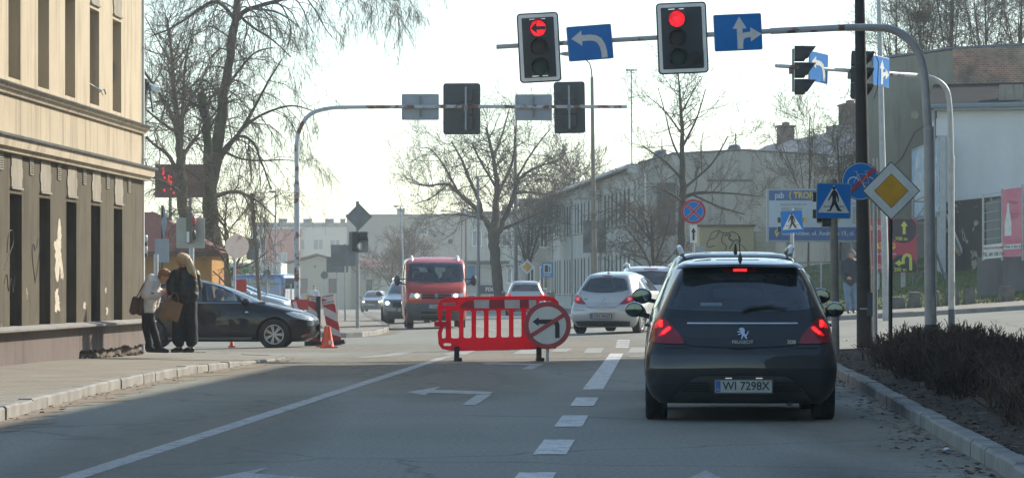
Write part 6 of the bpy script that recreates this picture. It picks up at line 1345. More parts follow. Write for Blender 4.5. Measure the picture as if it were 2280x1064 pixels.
mb = MB(); mb.bar((-.1, 0, 0), (-.1, 0, zz(684)), .04); mb.bar((.1, 0, 0), (.1, 0, zz(684)), .04); mb.build('leg', M_SBACKD, t)
b = GS(684, 92); t = thing('striped_board', 'narrow striped board tipped sideways behind the car nose', 'warning board', b, rot=(0, rad(-18), .2)); mb = MB(); mb.box((0, 0, .55), (.1, .05, 1.0)); mb.build('panel', M_PW2, t); mb = MB(); mb.box((-.06, 0, .6), (.03, .06, 1.0)); mb.build('edge', MATS['board_red_stripe'], t)
b = GS(690, 62); t = thing('waste_bin', 'narrow yellow waste container on the far-left corner', 'bin', b); mb = MB(); mb.box((0, 0, .55), (.24, .3, 1.1), 0, None, .9); mb.build('body', mat('bin_yellow', (.55, .33, .06), .6), t); mb = MB(); mb.box((0, 0, 1.12), (.26, .32, .06)); mb.build('lid', MATS['bin_yellow'], t)
# picket fence by the shop
p0, p1 = GS(548, 48), GS(648, 48); wire_fence('picket_fence', 'dark metal picket fence in front of the shop at left', p0, p1, 1.5, 4, rr=.03, mesh=.16)
# paper scraps in the planted bed
for (px, py), lab in (((1886, 787), 'crumpled white paper scrap on the soil behind the kerb'), ((2108, 1005), 'small white scrap in the gutter by the right kerb')):
    g = G(px, py); mb = MB(); mb.sphere((0, 0, .02), .022, 0, 4, (1.2, .9, .6)); o = mb.build('paper_scrap', M_SWHITE); o.location = (g.x, g.y, (bed_h(g.x, g.y) if g.x > rk_x(g.y) else 0)); tag(o, lab, 'litter')
# ================================================================== CARS
def pchip(xs, ys):
    n = len(xs); h = [xs[i + 1] - xs[i] for i in range(n - 1)]; d = [(ys[i + 1] - ys[i]) / h[i] for i in range(n - 1)]; m = [0.0] * n
    m[0], m[-1] = d[0], d[-1]
    for i in range(1, n - 1):
        if d[i - 1] * d[i] > 0: w1 = 2 * h[i] + h[i - 1]; w2 = h[i] + 2 * h[i - 1]; m[i] = (w1 + w2) / (w1 / d[i - 1] + w2 / d[i])
    def f(x):
        i = 0
        while i < n - 2 and x > xs[i + 1]: i += 1
        t = clamp((x - xs[i]) / h[i]); a = t * t * (3 - 2 * t); b = t * (1 - t) ** 2; c = -t * t * (1 - t)
        return ys[i] * (1 - a) + ys[i + 1] * a + h[i] * (m[i] * b + m[i + 1] * c)
    return f
def ring(z, yr, yf, w_, tr, tf, rr, rf, br, bf, inset=0.0):
    yr, yf, w_ = yr + inset, yf - inset, w_ - inset; L_ = yf - yr
    rr = min(rr, w_ * .5, L_ * .2); rf = min(rf, w_ * .5, L_ * .25); half = []; wr = w_ * tr; wf = w_ * tf
    xr = wr - rr
    for k in range(7): x = xr * k / 6; half.append((x, yr + br * (x / wr) ** 2))
    yb = yr + br * (xr / wr) ** 2
    for k in range(1, 6): a = rad(-90 + 18 * k); half.append((xr + rr * math.cos(a), yb + rr + rr * math.sin(a)))
    xf = wf - rf; ye = yf - bf * (xf / wf) ** 2
    y1, y2 = yb + rr, ye - rf
    for k in range(1, 20): u_ = k / 20; half.append((w_ * (1 - (1 - tr) * (1 - u_) ** 3 - (1 - tf) * u_ ** 3), y1 + (y2 - y1) * u_))
    for k in range(0, 6): a = rad(18 * k); half.append((xf + rf * math.cos(a), ye - rf + rf * math.sin(a)))
    for k in range(5, -1, -1): x = xf * k / 6; half.append((x, yf - bf * (x / wf) ** 2))
    return [Vector((x, y, z)) for x, y in half] + [Vector((-x, y, z)) for x, y in half[-2:0:-1]]
def loft(lay, inset=0.0, zlo=None, zhi=None, n=34):
    zs = [l[0] for l in lay]; fs = [pchip(zs, [l[k] for l in lay]) for k in range(1, 10)]
    z0, z1 = zlo if zlo is not None else zs[0], zhi if zhi is not None else zs[-1]
    zz = sorted(set([round(z0 + (z1 - z0) * i / n, 4) for i in range(n + 1)] + [z for z in zs if z0 <= z <= z1])); mb = MB()
    R_ = [ring(z, *[f(z) for f in fs], inset) for z in zz]; m = len(R_[0])
    for r_ in R_: mb.v += [tuple(p) for p in r_]
    for i in range(len(R_) - 1):
        for k in range(m): mb.f.append((i * m + k, i * m + (k + 1) % m, (i + 1) * m + (k + 1) % m, (i + 1) * m + k)); mb.m.append(0)
    mb.f.append(tuple(range(m - 1, -1, -1))); mb.f.append(tuple(range((len(R_) - 1) * m, len(R_) * m))); mb.m += [0, 0]
    return mb
def cut(me, cutters):
    ob = link('tmp', me); cs = []
    for c in cutters:
        o = link('tmpc', c); cs.append(o); md = ob.modifiers.new('b', 'BOOLEAN'); md.operation = 'DIFFERENCE'; md.solver = 'EXACT'; md.object = o
    out = evaluated(ob)
    for o in cs: drop(o)
    drop(ob); return out
AX = {'rear': lambda a, b: (Vector((a, -3, b)), Vector((0, 1, 0))), 'front': lambda a, b: (Vector((a, 12, b)), Vector((0, -1, 0))), 'right': lambda a, b: (Vector((3, a, b)), Vector((-1, 0, 0))), 'left': lambda a, b: (Vector((-3, a, b)), Vector((1, 0, 0))), 'top': lambda a, b: (Vector((a, b, 5)), Vector((0, 0, -1)))}
def dense(poly, st):
    out = []
    for i, p in enumerate(poly):
        q = poly[(i + 1) % len(poly)]; d = math.hypot(q[0] - p[0], q[1] - p[1]); k = max(1, int(math.ceil(d / st)))
        for j in range(k): out.append((p[0] + (q[0] - p[0]) * j / k, p[1] + (q[1] - p[1]) * j / k))
    return out
def inside(p, poly):
    c = False; n = len(poly)
    for i in range(n):
        (x1, y1), (x2, y2) = poly[i], poly[(i + 1) % n]
        if (y1 > p[1]) != (y2 > p[1]) and p[0] < (x2 - x1) * (p[1] - y1) / (y2 - y1) + x1: c = not c
    return c
def rounded(poly, r_, k=3):
    out = []; n = len(poly)
    for i in range(n):
        p = Vector(poly[i]); a = Vector(poly[i - 1]); b = Vector(poly[(i + 1) % n]); da, db = a - p, b - p; l = min(r_, da.length * .45, db.length * .45)
        s_, e = p + da.normalized() * l, p + db.normalized() * l
        for j in range(k + 1): t = j / k; out.append(tuple(s_ * (1 - t) ** 2 + p * 2 * t * (1 - t) + e * t * t))
    return out
def patch(bvh, poly, ax, off=.004, thick=.012, st=.06, rnd=0.0):
    if rnd: poly = rounded(poly, rnd)
    o = dense(poly, st); n = len(o); pts = [Vector(p) for p in o]
    x0, x1 = min(p[0] for p in o), max(p[0] for p in o); z0, z1 = min(p[1] for p in o), max(p[1] for p in o)
    for i in range(1, int((x1 - x0) / st) + 1):
        for j in range(1, int((z1 - z0) / st) + 1):
            q = (x0 + i * st * (1 + 1e-3), z0 + j * st * (1 + 1e-3))
            if inside(q, o) and min((q[0] - p[0]) ** 2 + (q[1] - p[1]) ** 2 for p in o) > (st * .4) ** 2: pts.append(Vector(q))
    v2, e2, f2, *_ = delaunay_2d_cdt(pts, [(i, (i + 1) % n) for i in range(n)], [], 1, 1e-5)
    mb = MB(); dirn = AX[ax](0, 0)[1]; P3 = []
    for v in v2:
        org, d = AX[ax](v.x, v.y); h = bvh.ray_cast(org, d)
        if h[0] is None: h = bvh.find_nearest(Vector((v.x, 2, v.y)) if ax in ('rear', 'front') else (Vector((.7 * (1 if ax == 'right' else -1), v.x, v.y)) if ax != 'top' else Vector((v.x, v.y, 1.4))))
        nrm = h[1].normalized() if h[1].dot(d) < 0 else -h[1].normalized()
        P3.append(h[0] + (nrm * .6 - d * .4) * off)
    m = len(P3); mb.v = [tuple(p) for p in P3] + [tuple(p + dirn * thick) for p in P3]
    cnt = {}
    for f in f2:
        mb.f.append(tuple(f)); mb.m.append(0)
        for a, b in zip(f, f[1:] + f[:1]): cnt[(a, b)] = 1
    for (a, b) in cnt:
        if (b, a) not in cnt: mb.f.append((a, b, b + m, a + m)); mb.m.append(0)
    return mb
def xmir(poly): return [(-a, b) for a, b in poly][::-1]
M_TYRE = mat('tyre_rubber', (.018, .018, .019), .9, col2=(.045, .042, .038), scale=6, bmp=.3, spec=.2)
M_ALLOY = mat('alloy_rim', (.50, .52, .53), .35, .7, col2=(.38, .38, .37), scale=4); M_RIMBACK = mat('rim_dark', (.02, .02, .02), .7)
M_TRIM = mat('black_trim', (.032, .034, .035), .6, col2=(.055, .054, .052), scale=3); M_CHROME = mat('chrome_trim', (.55, .57, .58), .18, .95)
M_SEAT = mat('seat_cloth', (.035, .036, .038), .9); M_UNDER = mat('underbody', (.012, .012, .012), .9)
M_CGLASS = glassy('car_glass', (.66, .74, .74), .5, .02, .17); M_CGLASSD = glassy('tinted_car_glass', (.14, .17, .18), .6)  # car glass: heavier dust film also paints in the pale grey of reflections
M_TAIL = mat('tail_lens', (.26, .006, .012), .12, col2=(.20, .005, .010), scale=20, spec=.8); M_TAILLIT = mat('brake_light_lit', (1.0, .02, .02), .3, col2=(.8, .01, .012), scale=40, emit=1.6); M_TAILDIM = mat('brake_light_glow', (.75, .010, .018), .25, col2=(.45, .006, .010), scale=45, emit=.38)
M_AMBER = mat('amber_lens', (.70, .24, .02), .2); M_CLEAR = mat('headlamp_lens', (.42, .44, .44), .1, col2=(.6, .62, .62), scale=14, spec=.9); M_HEADLIT = mat('headlamp_lit', (1, .86, .58), .2, emit=5.0)
M_PLATE = mat('plate_white', (.36, .37, .35), .5, col2=(.29, .29, .27), scale=8); M_PLBLUE = mat('plate_blue', (.02, .08, .32), .5); M_INK = mat('plate_ink', (.012, .012, .014), .5)
M_BADGE = mat('badge_metal', (.30, .31, .31), .35, .8)
M_MIRGL = mat('mirror_glass', (.10, .13, .14), .04, .9)
WCACHE = {}
def wheel_meshes(R_, wd, style, rimr=.66):
    k = (R_, wd, style)
    if k in WCACHE: return WCACHE[k]
    Mx = Matrix.Rotation(rad(90), 4, 'Y'); rr = R_ * rimr; mb = MB()
    mb.lathe([(rr * .96, -wd * .46), (rr * 1.02, -wd * .5), (R_ * .93, -wd * .5), (R_ * .985, -wd * .44), (R_, -wd * .36), (R_, -wd * .10), (R_ - .012, -wd * .09), (R_ - .012, -wd * .06), (R_, -wd * .05), (R_, wd * .05), (R_ - .012, wd * .06), (R_ - .012, wd * .09), (R_, wd * .10), (R_, wd * .36), (R_ * .985, wd * .44), (R_ * .93, wd * .5), (rr * 1.02, wd * .5), (rr * .96, wd * .46)], 40, 0, Mx, False); ty = mb.mesh('tyre', M_TYRE, True, 40)
    mb = MB(); mb.lathe([(rr * .94, wd * .28), (.001, wd * .26)], 28, 1, Mx); mb.lathe([(rr * 1.01, wd * .47), (rr * .95, wd * .485), (rr * .90, wd * .46), (rr * .88, wd * .30)], 36, 0, Mx, False)
    n = style
    for i in range(n):
        a0 = 2 * math.pi * i / n
        for da in ((-.11, .11) if n <= 7 else (0,)):
            c = a0 + da; u_ = Vector((0, math.cos(c), math.sin(c))); v_ = Vector((0, -math.sin(c), math.cos(c))); w1, w2 = rr * .055, rr * (.06 if n <= 7 else .075)
            q = [(rr * .14, w1, .40), (rr * .93, w2, .44)]; bot, top_ = [], []
            for r_, hw, x in q:
                for sg in (-1, 1): top_.append(u_ * r_ + v_ * hw * sg + Vector((wd * x, 0, 0))); bot.append(u_ * r_ + v_ * hw * sg + Vector((wd * (x - .12), 0, 0)))
            mb.pris([bot[0], bot[1], bot[3], bot[2]], [top_[0], top_[1], top_[3], top_[2]], 0)
    mb.lathe([(rr * .2, wd * .3), (rr * .19, wd * .44), (rr * .12, wd * .46), (.001, wd * .465)], 18, 0, Mx)
    rm = mb.mesh('rim', [M_ALLOY, M_RIMBACK], True, 30); WCACHE[k] = (ty, rm); return ty, rm
def seat_mesh(mb, x, y, z, w_=.5, hr=True, tilt=.22):
    Rm = Matrix.Rotation(tilt, 3, 'X')
    mb.box((x, y, z), (w_, .52, .2)); c = Vector((x, y - .28, z + .33)); mb.box(c, (w_ * .94, .13, .62), 0, Rm, .86)
    if hr: mb.box((x, y - .36, z + .76), (w_ * .55, .10, .20), 0, Rm, .9)
def car(name, label, X, Y, heading, S, pm, group=None, glass=None, z=None, lite=False):
    """S: layers, wheel data and outlines in metres; local y runs from the tail (0) to the nose."""
    M_ = glass or M_CGLASS
    gzv = gz(X, Y) if z is None else z; hd = rad(heading); t = thing(name, label, 'van' if 'van' in name else 'car', (X, Y, gzv), hd, group)
    fy = Vector((-math.sin(hd), math.cos(hd), 0)); mid = S['len'] * .5
    slope = (gz(*(Vector((X, Y, 0)) + fy * S['ax'][1]).xy) - gz(*(Vector((X, Y, 0)) + fy * S['ax'][0]).xy)) / (S['ax'][1] - S['ax'][0]) if z is None else 0.0
    t.rotation_euler = (math.atan(slope), 0, hd)
    lay = S['lay']; solid = loft(lay); me = solid.mesh('body', [pm, M_UNDER, M_TRIM], True, 0)
    bm = bmesh.new(); bm.from_mesh(me); bvh = BVHTree.FromBMesh(bm); bm.free()
    R_, wd, tk = S['R'], S['wd'], S['track']
    cs = []; mb = MB()
    for y in S['ax']:
        for sx in (-1, 1):
            Mx = Matrix.Translation((sx * (tk + .22), y, R_)) @ Matrix.Rotation(rad(90), 4, 'Y'); mb.lathe([(R_ + .055, -.42), (R_ + .055, .5)], 36, 0, Mx)
    cs.append(mb.mesh('c', M_UNDER))
    zb = S['belt']
    cab = loft(lay, S.get('ins', .07), zb - .28, lay[-1][0] - .075, 12); cs.append(cab.mesh('c', M_TRIM))
    sh = lambda poly, k: [tuple(Vector(poly_c(poly)).lerp(Vector(p), k)) for p in poly]
    def poly_c(p): return (sum(a for a, b in p) / len(p), sum(b for a, b in p) / len(p))
    def prism(poly, ax, d0, d1):
        mb = MB()
        f = (lambda a, b, d: (a, d, b)) if ax in ('rear', 'front') else (lambda a, b, d: (d, a, b))
        mb.pris([f(a, b, d0) for a, b in poly], [f(a, b, d1) for a, b in poly]); return mb.mesh('c', M_TRIM)
    if S.get('rw') and not lite: cs.append(prism(sh(S['rw'], .94), 'rear', -.5, S.get('rwd', 1.1)))
    if S.get('fw') and not lite: cs.append(prism(sh(S['fw'], .95), 'front', S.get('fwd', S['len'] - 2.2), S['len'] + .5))
    if not lite:
        for pl in S.get('sw', []): cs.append(prism(sh(pl, .93), 'right', -2, 2))
    body = cut(me, cs); shade(body, 32)
    body.materials.clear()
    for m_ in (pm, M_UNDER, M_TRIM): body.materials.append(m_)
    # cutter faces came in with their own material slots: take the index from where each face lies
    ctr = [(p.center.copy(), p.index) for p in body.polygons]
    for c, i in ctr:
        h = bvh.find_nearest(c); body.polygons[i].material_index = 0 if h[3] < .004 else (1 if c.z < zb - .25 else 2)
    b = link('body', body, t)
    def add(name, poly, ax, m_, off=.004, thick=.012, st=.06, rnd=0.0, par=None):
        return patch(bvh, poly, ax, off, thick, st, rnd).build(name, m_, par or t, True, 40)
    def both(name, poly, ax, m_, *a, **k):
        if ax in ('rear', 'front', 'top'): return [add(name, poly, ax, m_, *a, **k), add(name, xmir(poly), ax, m_, *a, **k)]
        return [add(name, poly, 'right', m_, *a, **k), add(name, poly, 'left', m_, *a, **k)]
    gm_ = M_CGLASSD if lite else M_
    if S.get('rw'): add('rear_window', S['rw'], 'rear', gm_, .005, .004, .08)
    if S.get('fw'): add('windscreen', S['fw'], 'front', gm_, .005, .004, .08)
    for pl in S.get('sw', []): both('side_window', pl, 'right', gm_, .005, .004, .09)
    if S.get('swf'): 
        for pl in S['swf']: both('window_frame', pl, 'right', M_TRIM, .002, .004, .09)
    # wheels
    ty, rm = wheel_meshes(R_, wd, S.get('spokes', 7))
    for i, y in enumerate(S['ax']):
        for sx in (-1, 1):
            wh = bpy.data.objects.new('wheel', None); COL.objects.link(wh); wh.parent = t; wh.location = (sx * (tk - wd / 2), y, R_); wh.empty_display_size = .1
            wh.rotation_euler = (0, 0, (0 if sx > 0 else math.pi) + (rad(S.get('steer', 0)) if i == 1 else 0))
            link('tyre', ty, wh); link('rim', rm, wh)
    # mirrors
    mx, my, mz = S['mir']; mw, mh = S.get('mirs', (.20, .145))
    for sx in (-1, 1):
        mb = MB(); mb.sphere((0, .03, 0), 1, 0, 10, (mw / 2, .10, mh / 2)); mb.bar((-sx * .0, 0, -.03), (-sx * (mw * .75), .03, -.07), .06, .05)
        o = mb.build('mirror', S.get('mirm') or pm, t, True, 60); o.location = (sx * mx, my, mz)
        mb = MB(); mb.lathe([(1, 0), (.9, .004), (.001, .006)], 24, 0, Matrix.Translation((0, -.062, 0)) @ Matrix.Diagonal((mw * .44, 1, mh * .42, 1)) @ Matrix.Rotation(rad(90), 4, 'X')); 
        mb.build('mirror_glass', M_MIRGL, o)
        o.data.materials.append(M_TRIM)
    # seats
    mb = MB(); y0 = S.get('seat', S['len'] * .47)
    if not lite:
        for x in (-.37, .37): 
            mb = MB(); seat_mesh(mb, x, y0, zb - .52); so = mb.build('seat', M_SEAT, t)
        if S.get('seat2'):
            mb = MB(); seat_mesh(mb, 0, S['seat2'], zb - .50, 1.15, False); 
            for x in (-.4, .4): mb.box((x, S['seat2'] - .35, zb + .14), (.24, .09, .15), 0, Matrix.Rotation(.22, 3, 'X'))
            mb.build('rear_seat', M_SEAT, t)
        mb = MB(); yd = S.get('dash', y0 + .95); mb.box((0, yd, zb - .12), (1.3, .35, .3)); mb.build('dashboard', M_TRIM, t)
        mb = MB(); mb.lathe([(.17, 0), (.185, .012), (.17, .025), (.155, .012), (.17, 0)], 20, 0, Matrix.Translation((-.37, yd - .28, zb + .0)) @ Matrix.Rotation(rad(65), 4, 'X'), False); mb.build('steering_wheel', M_TRIM, t, True)
    return t, bvh, add, both, b
def plate(t, x, y, z, body, rear=True, w_=.52, h_=.114, tilt=0.0, sx=.86):
    c = (x, y, z); R2 = Matrix.Translation(c) @ (Matrix() if rear else Matrix.Rotation(math.pi, 4, 'Z')) @ Matrix.Rotation(tilt, 4, 'X')
    o = bpy.data.objects.new('licence_plate', None); mb = MB(); mb.plate(rrect(-w_ / 2, -h_ / 2, w_ / 2, h_ / 2, .012, 3), .006, -.006); bpy.data.objects.remove(o)
    pl = mb.build('licence_plate', M_PLATE, t); pl.matrix_local = R2
    mb = MB(); mb.plate([(-w_ / 2 + .006, -h_ / 2 + .006), (-w_ / 2 + .05, -h_ / 2 + .006), (-w_ / 2 + .05, h_ / 2 - .006), (-w_ / 2 + .006, h_ / 2 - .006)], -.007, -.009); mb.build('blue_strip', M_PLBLUE, pl)
    fr = MB(); 
    for a, b_, c_, d_ in ((0, h_ / 2 + .006, w_ + .024, .014), (0, -h_ / 2 - .006, w_ + .024, .014)): fr.box((a, 0, b_), (c_, .016, d_))
    for a in (-1, 1): fr.box((a * (w_ / 2 + .006), 0, 0), (.014, .016, h_))
    fr.build('plate_frame', M_TRIM, pl)
    text(body, .108, M_INK, pl, .025, -.009, 0, .012, sx, ext=.001); text('PL', .03, M_PLATE, pl, -w_ / 2 + .028, -.011, -.03, .01, ext=.001)
    return pl
def strokes(add, lines, ax, m_, wd=.008, name='seam', st=.08, off=.003):
    for ln in lines:
        for a, b in zip(ln[:-1], ln[1:]):
            d = Vector((b[0] - a[0], b[1] - a[1])); L_ = d.length
            if L_ < 1e-4: continue
            n = Vector((-d.y, d.x)) / L_ * wd / 2; e = d / L_ * wd * .25
            yield [(a[0] - n.x - e.x, a[1] - n.y - e.y), (b[0] - n.x + e.x, b[1] - n.y + e.y), (b[0] + n.x + e.x, b[1] + n.y + e.y), (a[0] + n.x - e.x, a[1] + n.y - e.y)]
def seams(t, bvh, lines, ax, m_, wd=.009, name='panel_gap', off=.002):
    mb = MB()
    for q in strokes(None, lines, ax, m_, wd):
        p = patch(bvh, q, ax, off, .004, .1); o = len(mb.v); mb.v += p.v; mb.f += [tuple(i + o for i in f) for f in p.f]; mb.m += p.m
    return mb.build(name, m_, t)
def text_on(bvh, body, size, m, t, x, z, bold, sx):
    h = bvh.ray_cast(Vector((x, -3, z)), Vector((0, 1, 0)))[0]; return text(body, size, m, t, x, h.y - .004, z, bold, sx, ext=.008)
def on_road(px, s, dz=0): p = GS(px, s); return p.x, p.y
RH = -2.66                                          # heading along the road, degrees
# ---- layers: z, tail y, nose y, half width, rear taper, front taper, rear radius, front radius, rear bow, front bow
LAY_HATCH = [(.17, .22, 4.02, .80, .97, .90, .16, .30, .05, .10), (.25, .10, 4.18, .865, .97, .88, .18, .36, .08, .22), (.36, .03, 4.26, .897, .975, .86, .18, .40, .09, .28), (.50, 0, 4.276, .9075, .975, .86, .18, .40, .10, .30), (.62, .012, 4.26, .9075, .965, .86, .18, .40, .11, .30), (.70, .045, 4.20, .906, .95, .86, .18, .40, .12, .30), (.78, .085, 4.05, .90, .935, .86, .2, .4, .12, .30), (.88, .12, 3.68, .888, .925, .86, .2, .4, .12, .26), (.96, .15, 3.34, .872, .905, .87, .2, .35, .12, .22), (1.03, .185, 3.03, .848, .88, .88, .18, .3, .12, .2), (1.16, .27, 2.74, .792, .865, .88, .16, .25, .12, .18), (1.30, .38, 2.42, .727, .855, .88, .15, .22, .11, .16), (1.38, .45, 2.2, .682, .85, .88, .15, .2, .10, .15), (1.43, .50, 2.02, .642, .85, .88, .16, .2, .09, .14), (1.465, .62, 1.86, .59, .84, .86, .18, .2, .08, .12), (1.495, .88, 1.76, .53, .82, .84, .2, .2, .06, .1), (1.515, 1.12, 1.64, .43, .8, .8, .15, .15, .04, .06), (1.525, 1.3, 1.5, .27, .8, .8, .1, .1, .03, .04)]
def morph(lay, L0, L1, H0, H1, W0, W1, zmin=None, dy=0): return [(a * H1 / H0, b * L1 / L0, c * L1 / L0, d * W1 / W0, *r) for a, b, c, d, *r in lay]
# ---------------------------------------------------------------- dark hatchback in the lane ahead
DK = paint('anthracite_paint', (.012, .014, .017), .1, .45, .12, .85, .25)
S308 = dict(len=4.276, lay=LAY_HATCH, R=.318, wd=.205, track=.885, ax=(.80, 3.41), belt=.99, mir=(1.005, 2.74, 1.02), mirs=(.195, .155), seat=2.0, seat2=1.25, spokes=8,
    rw=[(-.685, 1.055), (-.655, 1.12), (-.575, 1.31), (-.545, 1.352), (-.49, 1.372), (0, 1.388), (.49, 1.372), (.545, 1.352), (.575, 1.31), (.655, 1.12), (.685, 1.055), (.60, 1.032), (.3, 1.022), (0, 1.018), (-.3, 1.022), (-.60, 1.032)],
    fw=[(-.66, 1.04), (-.5, 1.37), (.5, 1.37), (.66, 1.04)], fwd=2.0, sw=[[(.78, 1.06), (.86, 1.20), (1.02, 1.33), (1.56, 1.385), (1.60, 1.02)], [(1.68, 1.02), (1.66, 1.385), (2.1, 1.34), (2.72, 1.06), (2.7, 1.01)]])
sx_, sy_ = 2.14 - .0, F / 236 - .8
t, bvh, add, both, body = car('hatchback', 'dark anthracite hatchback waiting close ahead with brake lights lit', 2.11, F / 236 - .78, RH, S308, DK)
TL = [(.520, .722), (.56, .80), (.62, .87), (.685, .94), (.755, .985), (.80, .93), (.822, .86), (.826, .80), (.826, .733), (.70, .722)]
tl = both('tail_light', TL, 'rear', M_TAIL, .010, .03, .04)
both('tail_light_side', [(.33, .735), (.40, .74), (.47, .80), (.44, .91), (.35, .95)], 'right', M_TAIL, .008, .02, .05)
LIT = [[(.715, .925), (.745, .945), (.79, .90), (.80, .862), (.765, .865)], [(.64, .868), (.67, .888), (.74, .83), (.765, .795), (.735, .79), (.66, .84)]]
for sgn in (1, -1):
    for pl in LIT: add('brake_light', pl if sgn > 0 else xmir(pl), 'rear', M_TAILDIM, .014, .01, .03)
    for k in range(9):
        a, b_ = ((.735 + .012 * (k % 2), .925 - .010 * k) if k < 5 else (.665 + .016 * (k - 5), .862 - .014 * (k - 5))); add('bulb', [(sgn * (a + .013 * u_), b_ + .011 * v_) for u_, v_ in ((-1, -1), (1, -1), (1, 1), (-1, 1))][::sgn], 'rear', M_TAILLIT, .017, .006, .02)
add('third_brake_light', rrect(-.155, 1.386, .155, 1.412, .01, 2), 'rear', M_TAIL, .006, .02, .05); add('brake_light', rrect(-.065, 1.389, .06, 1.409, .006, 2), 'rear', M_TAILLIT, .010, .02, .05)
add('chrome_strip', rrect(-.50, .903, .52, .917, .005, 2), 'rear', M_CHROME, .010, .02, .06)
seams(t, bvh, [[(-.515, .722), (-.46, .703), (-.2, .690), (0, .687), (.2, .690), (.46, .703), (.515, .722)], [(-.52, .722), (-.68, .95), (-.695, 1.04)], [(.52, .722), (.68, .95), (.695, 1.04)]], 'rear', M_UNDER, .012)
seams(t, bvh, [[(-.86, .69), (-.5, .68)], [(.5, .68), (.86, .69)]], 'rear', M_UNDER, .009)
add('handle_recess', [(-.09, .668), (.09, .668), (.11, .69), (-.11, .69)], 'rear', M_UNDER, .003, .01, .05)
ins_ = [(-.66, .20), (-.58, .30), (-.46, .405), (-.40, .432), (0, .442), (.40, .432), (.46, .405), (.58, .30), (.66, .20), (.55, .185), (0, .178), (-.55, .185)]
add('bumper_insert', ins_, 'rear', M_TRIM, .006, .03, .07)
seams(t, bvh, [ins_[0:9]], 'rear', M_UNDER, .012, 'insert_edge', .008)
for sgn in (1, -1):
    g = [(-.56, .285), (-.50, .375), (-.30, .375), (-.29, .285)]; mb = MB(); add('vent', g if sgn < 0 else xmir(g), 'rear', M_UNDER, .010, .02, .06)
    for k in range(6):
        z_ = .294 + k * .0145; x0 = -.555 + k * .011; q = rrect(x0, z_, -.295, z_ + .006, .002, 1); add('slat', q if sgn < 0 else xmir(q), 'rear', M_TRIM, .015, .01, .1)
add('plate_recess', rrect(-.30, .205, .33, .405, .03, 3), 'rear', M_TRIM, .009, .03, .08)
plate(t, .015, -.018, .335, 'WI 7298X', True, .52, .114, rad(-4), .93)
for x in (-.12, .16): mb = MB(); mb.box((x, -.018, .409), (.06, .01, .009)); mb.build('plate_lamp', mat('plate_lamp', (.6, .6, .55), .4, emit=.25), t)
text_on(bvh, 'PEUGEOT', .043, M_BADGE, t, .01, .738, .025, 1.05); text_on(bvh, '308', .050, M_BADGE, t, .46, .738, .035, 1.1)
# rampant animal emblem
lion = [(-.020, .050), (.004, .052), (.018, .040), (.020, .024), (.016, .008), (.026, -.010), (.034, -.004), (.044, .010), (.048, .026), (.054, .022), (.050, .004), (.040, -.014), (.034, -.020), (.036, -.034), (.046, -.046), (.030, -.048), (.022, -.036), (.016, -.026), (.006, -.022), (.0, -.034), (-.002, -.048), (-.018, -.048), (-.010, -.038), (-.008, -.018), (-.004, -.004), (-.018, -.008), (-.040, -.014), (-.042, -.006), (-.022, .002), (-.008, .008), (-.022, .012), (-.044, .012), (-.046, .021), (-.022, .022), (-.012, .026), (-.022, .030), (-.032, .036), (-.028, .044)][::-1]
add('emblem', [(a * 1.05 + .01, b_ * 1.05 + .815) for a, b_ in lion], 'rear', M_CHROME, .010, .012, .02)
# spoiler lip, antenna, wiper
mb = MB(); mb.pris([(-.60, .40, 1.412), (-.5, .36, 1.425), (0, .335, 1.437), (.5, .36, 1.425), (.60, .40, 1.412), (.56, .70, 1.45), (-.56, .70, 1.45)], [(-.58, .42, 1.432), (-.49, .38, 1.447), (0, .355, 1.459), (.49, .38, 1.447), (.58, .42, 1.432), (.54, .70, 1.47), (-.54, .70, 1.47)]); mb.build('spoiler', DK, t, True, 40)
mb = MB(); mb.lathe([(.001, -.05), (.022, 0), (.017, .03), (.006, .06), (.005, .07)], 10, 0, Matrix.Translation((.0, .55, 1.50))); mb.tube([(0, .55, 1.55), (-.015, .42, 1.72)], [.005, .003], 5); mb.build('aerial', M_TRIM, t)
mb = MB()
q = [bvh.ray_cast(Vector((x, -3, z_)), Vector((0, 1, 0)))[0] + Vector((0, -.03, 0)) for x, z_ in ((.02, 1.03), (.1, 1.062), (.25, 1.066), (.43, 1.05))]; mb.tube(q, [.018, .016, .012, .007], 5); mb.tube([q[0] + Vector((.02, 0, .015)), q[2] + Vector((.05, .0, .018))], .01, 4); mb.build('wiper', M_TRIM, t)
mb = MB(); y = .5; mb.box((-.27, .52, 1.085), (.20, .02, .03)); mb.build('window_sticker', M_PW, t)
mb = MB(); mb.box((0, 2.25, 1.29), (.24, .03, .07)); mb.build('interior_mirror', M_TRIM, t)
mb = MB(); mb.tube([(.45, .22, .165), (.45, .5, .17)], .025, 8); mb.build('exhaust', M_TRIM, t)
seams(t, bvh, [[(1.62, .35), (1.62, 1.0)], [(2.80, .35), (2.75, 1.0)], [(.95, .95), (1.1, .75), (1.25, .4)]], 'left', M_UNDER, .01); seams(t, bvh, [[(1.62, .35), (1.62, 1.0)], [(2.80, .35), (2.75, 1.0)]], 'right', M_UNDER, .01)
for ax in ('left', 'right'):
    for y in (1.28, 2.2): add('door_handle', rrect(y, .865, y + .2, .895, .012, 2), ax, DK, .03, .03, .08)
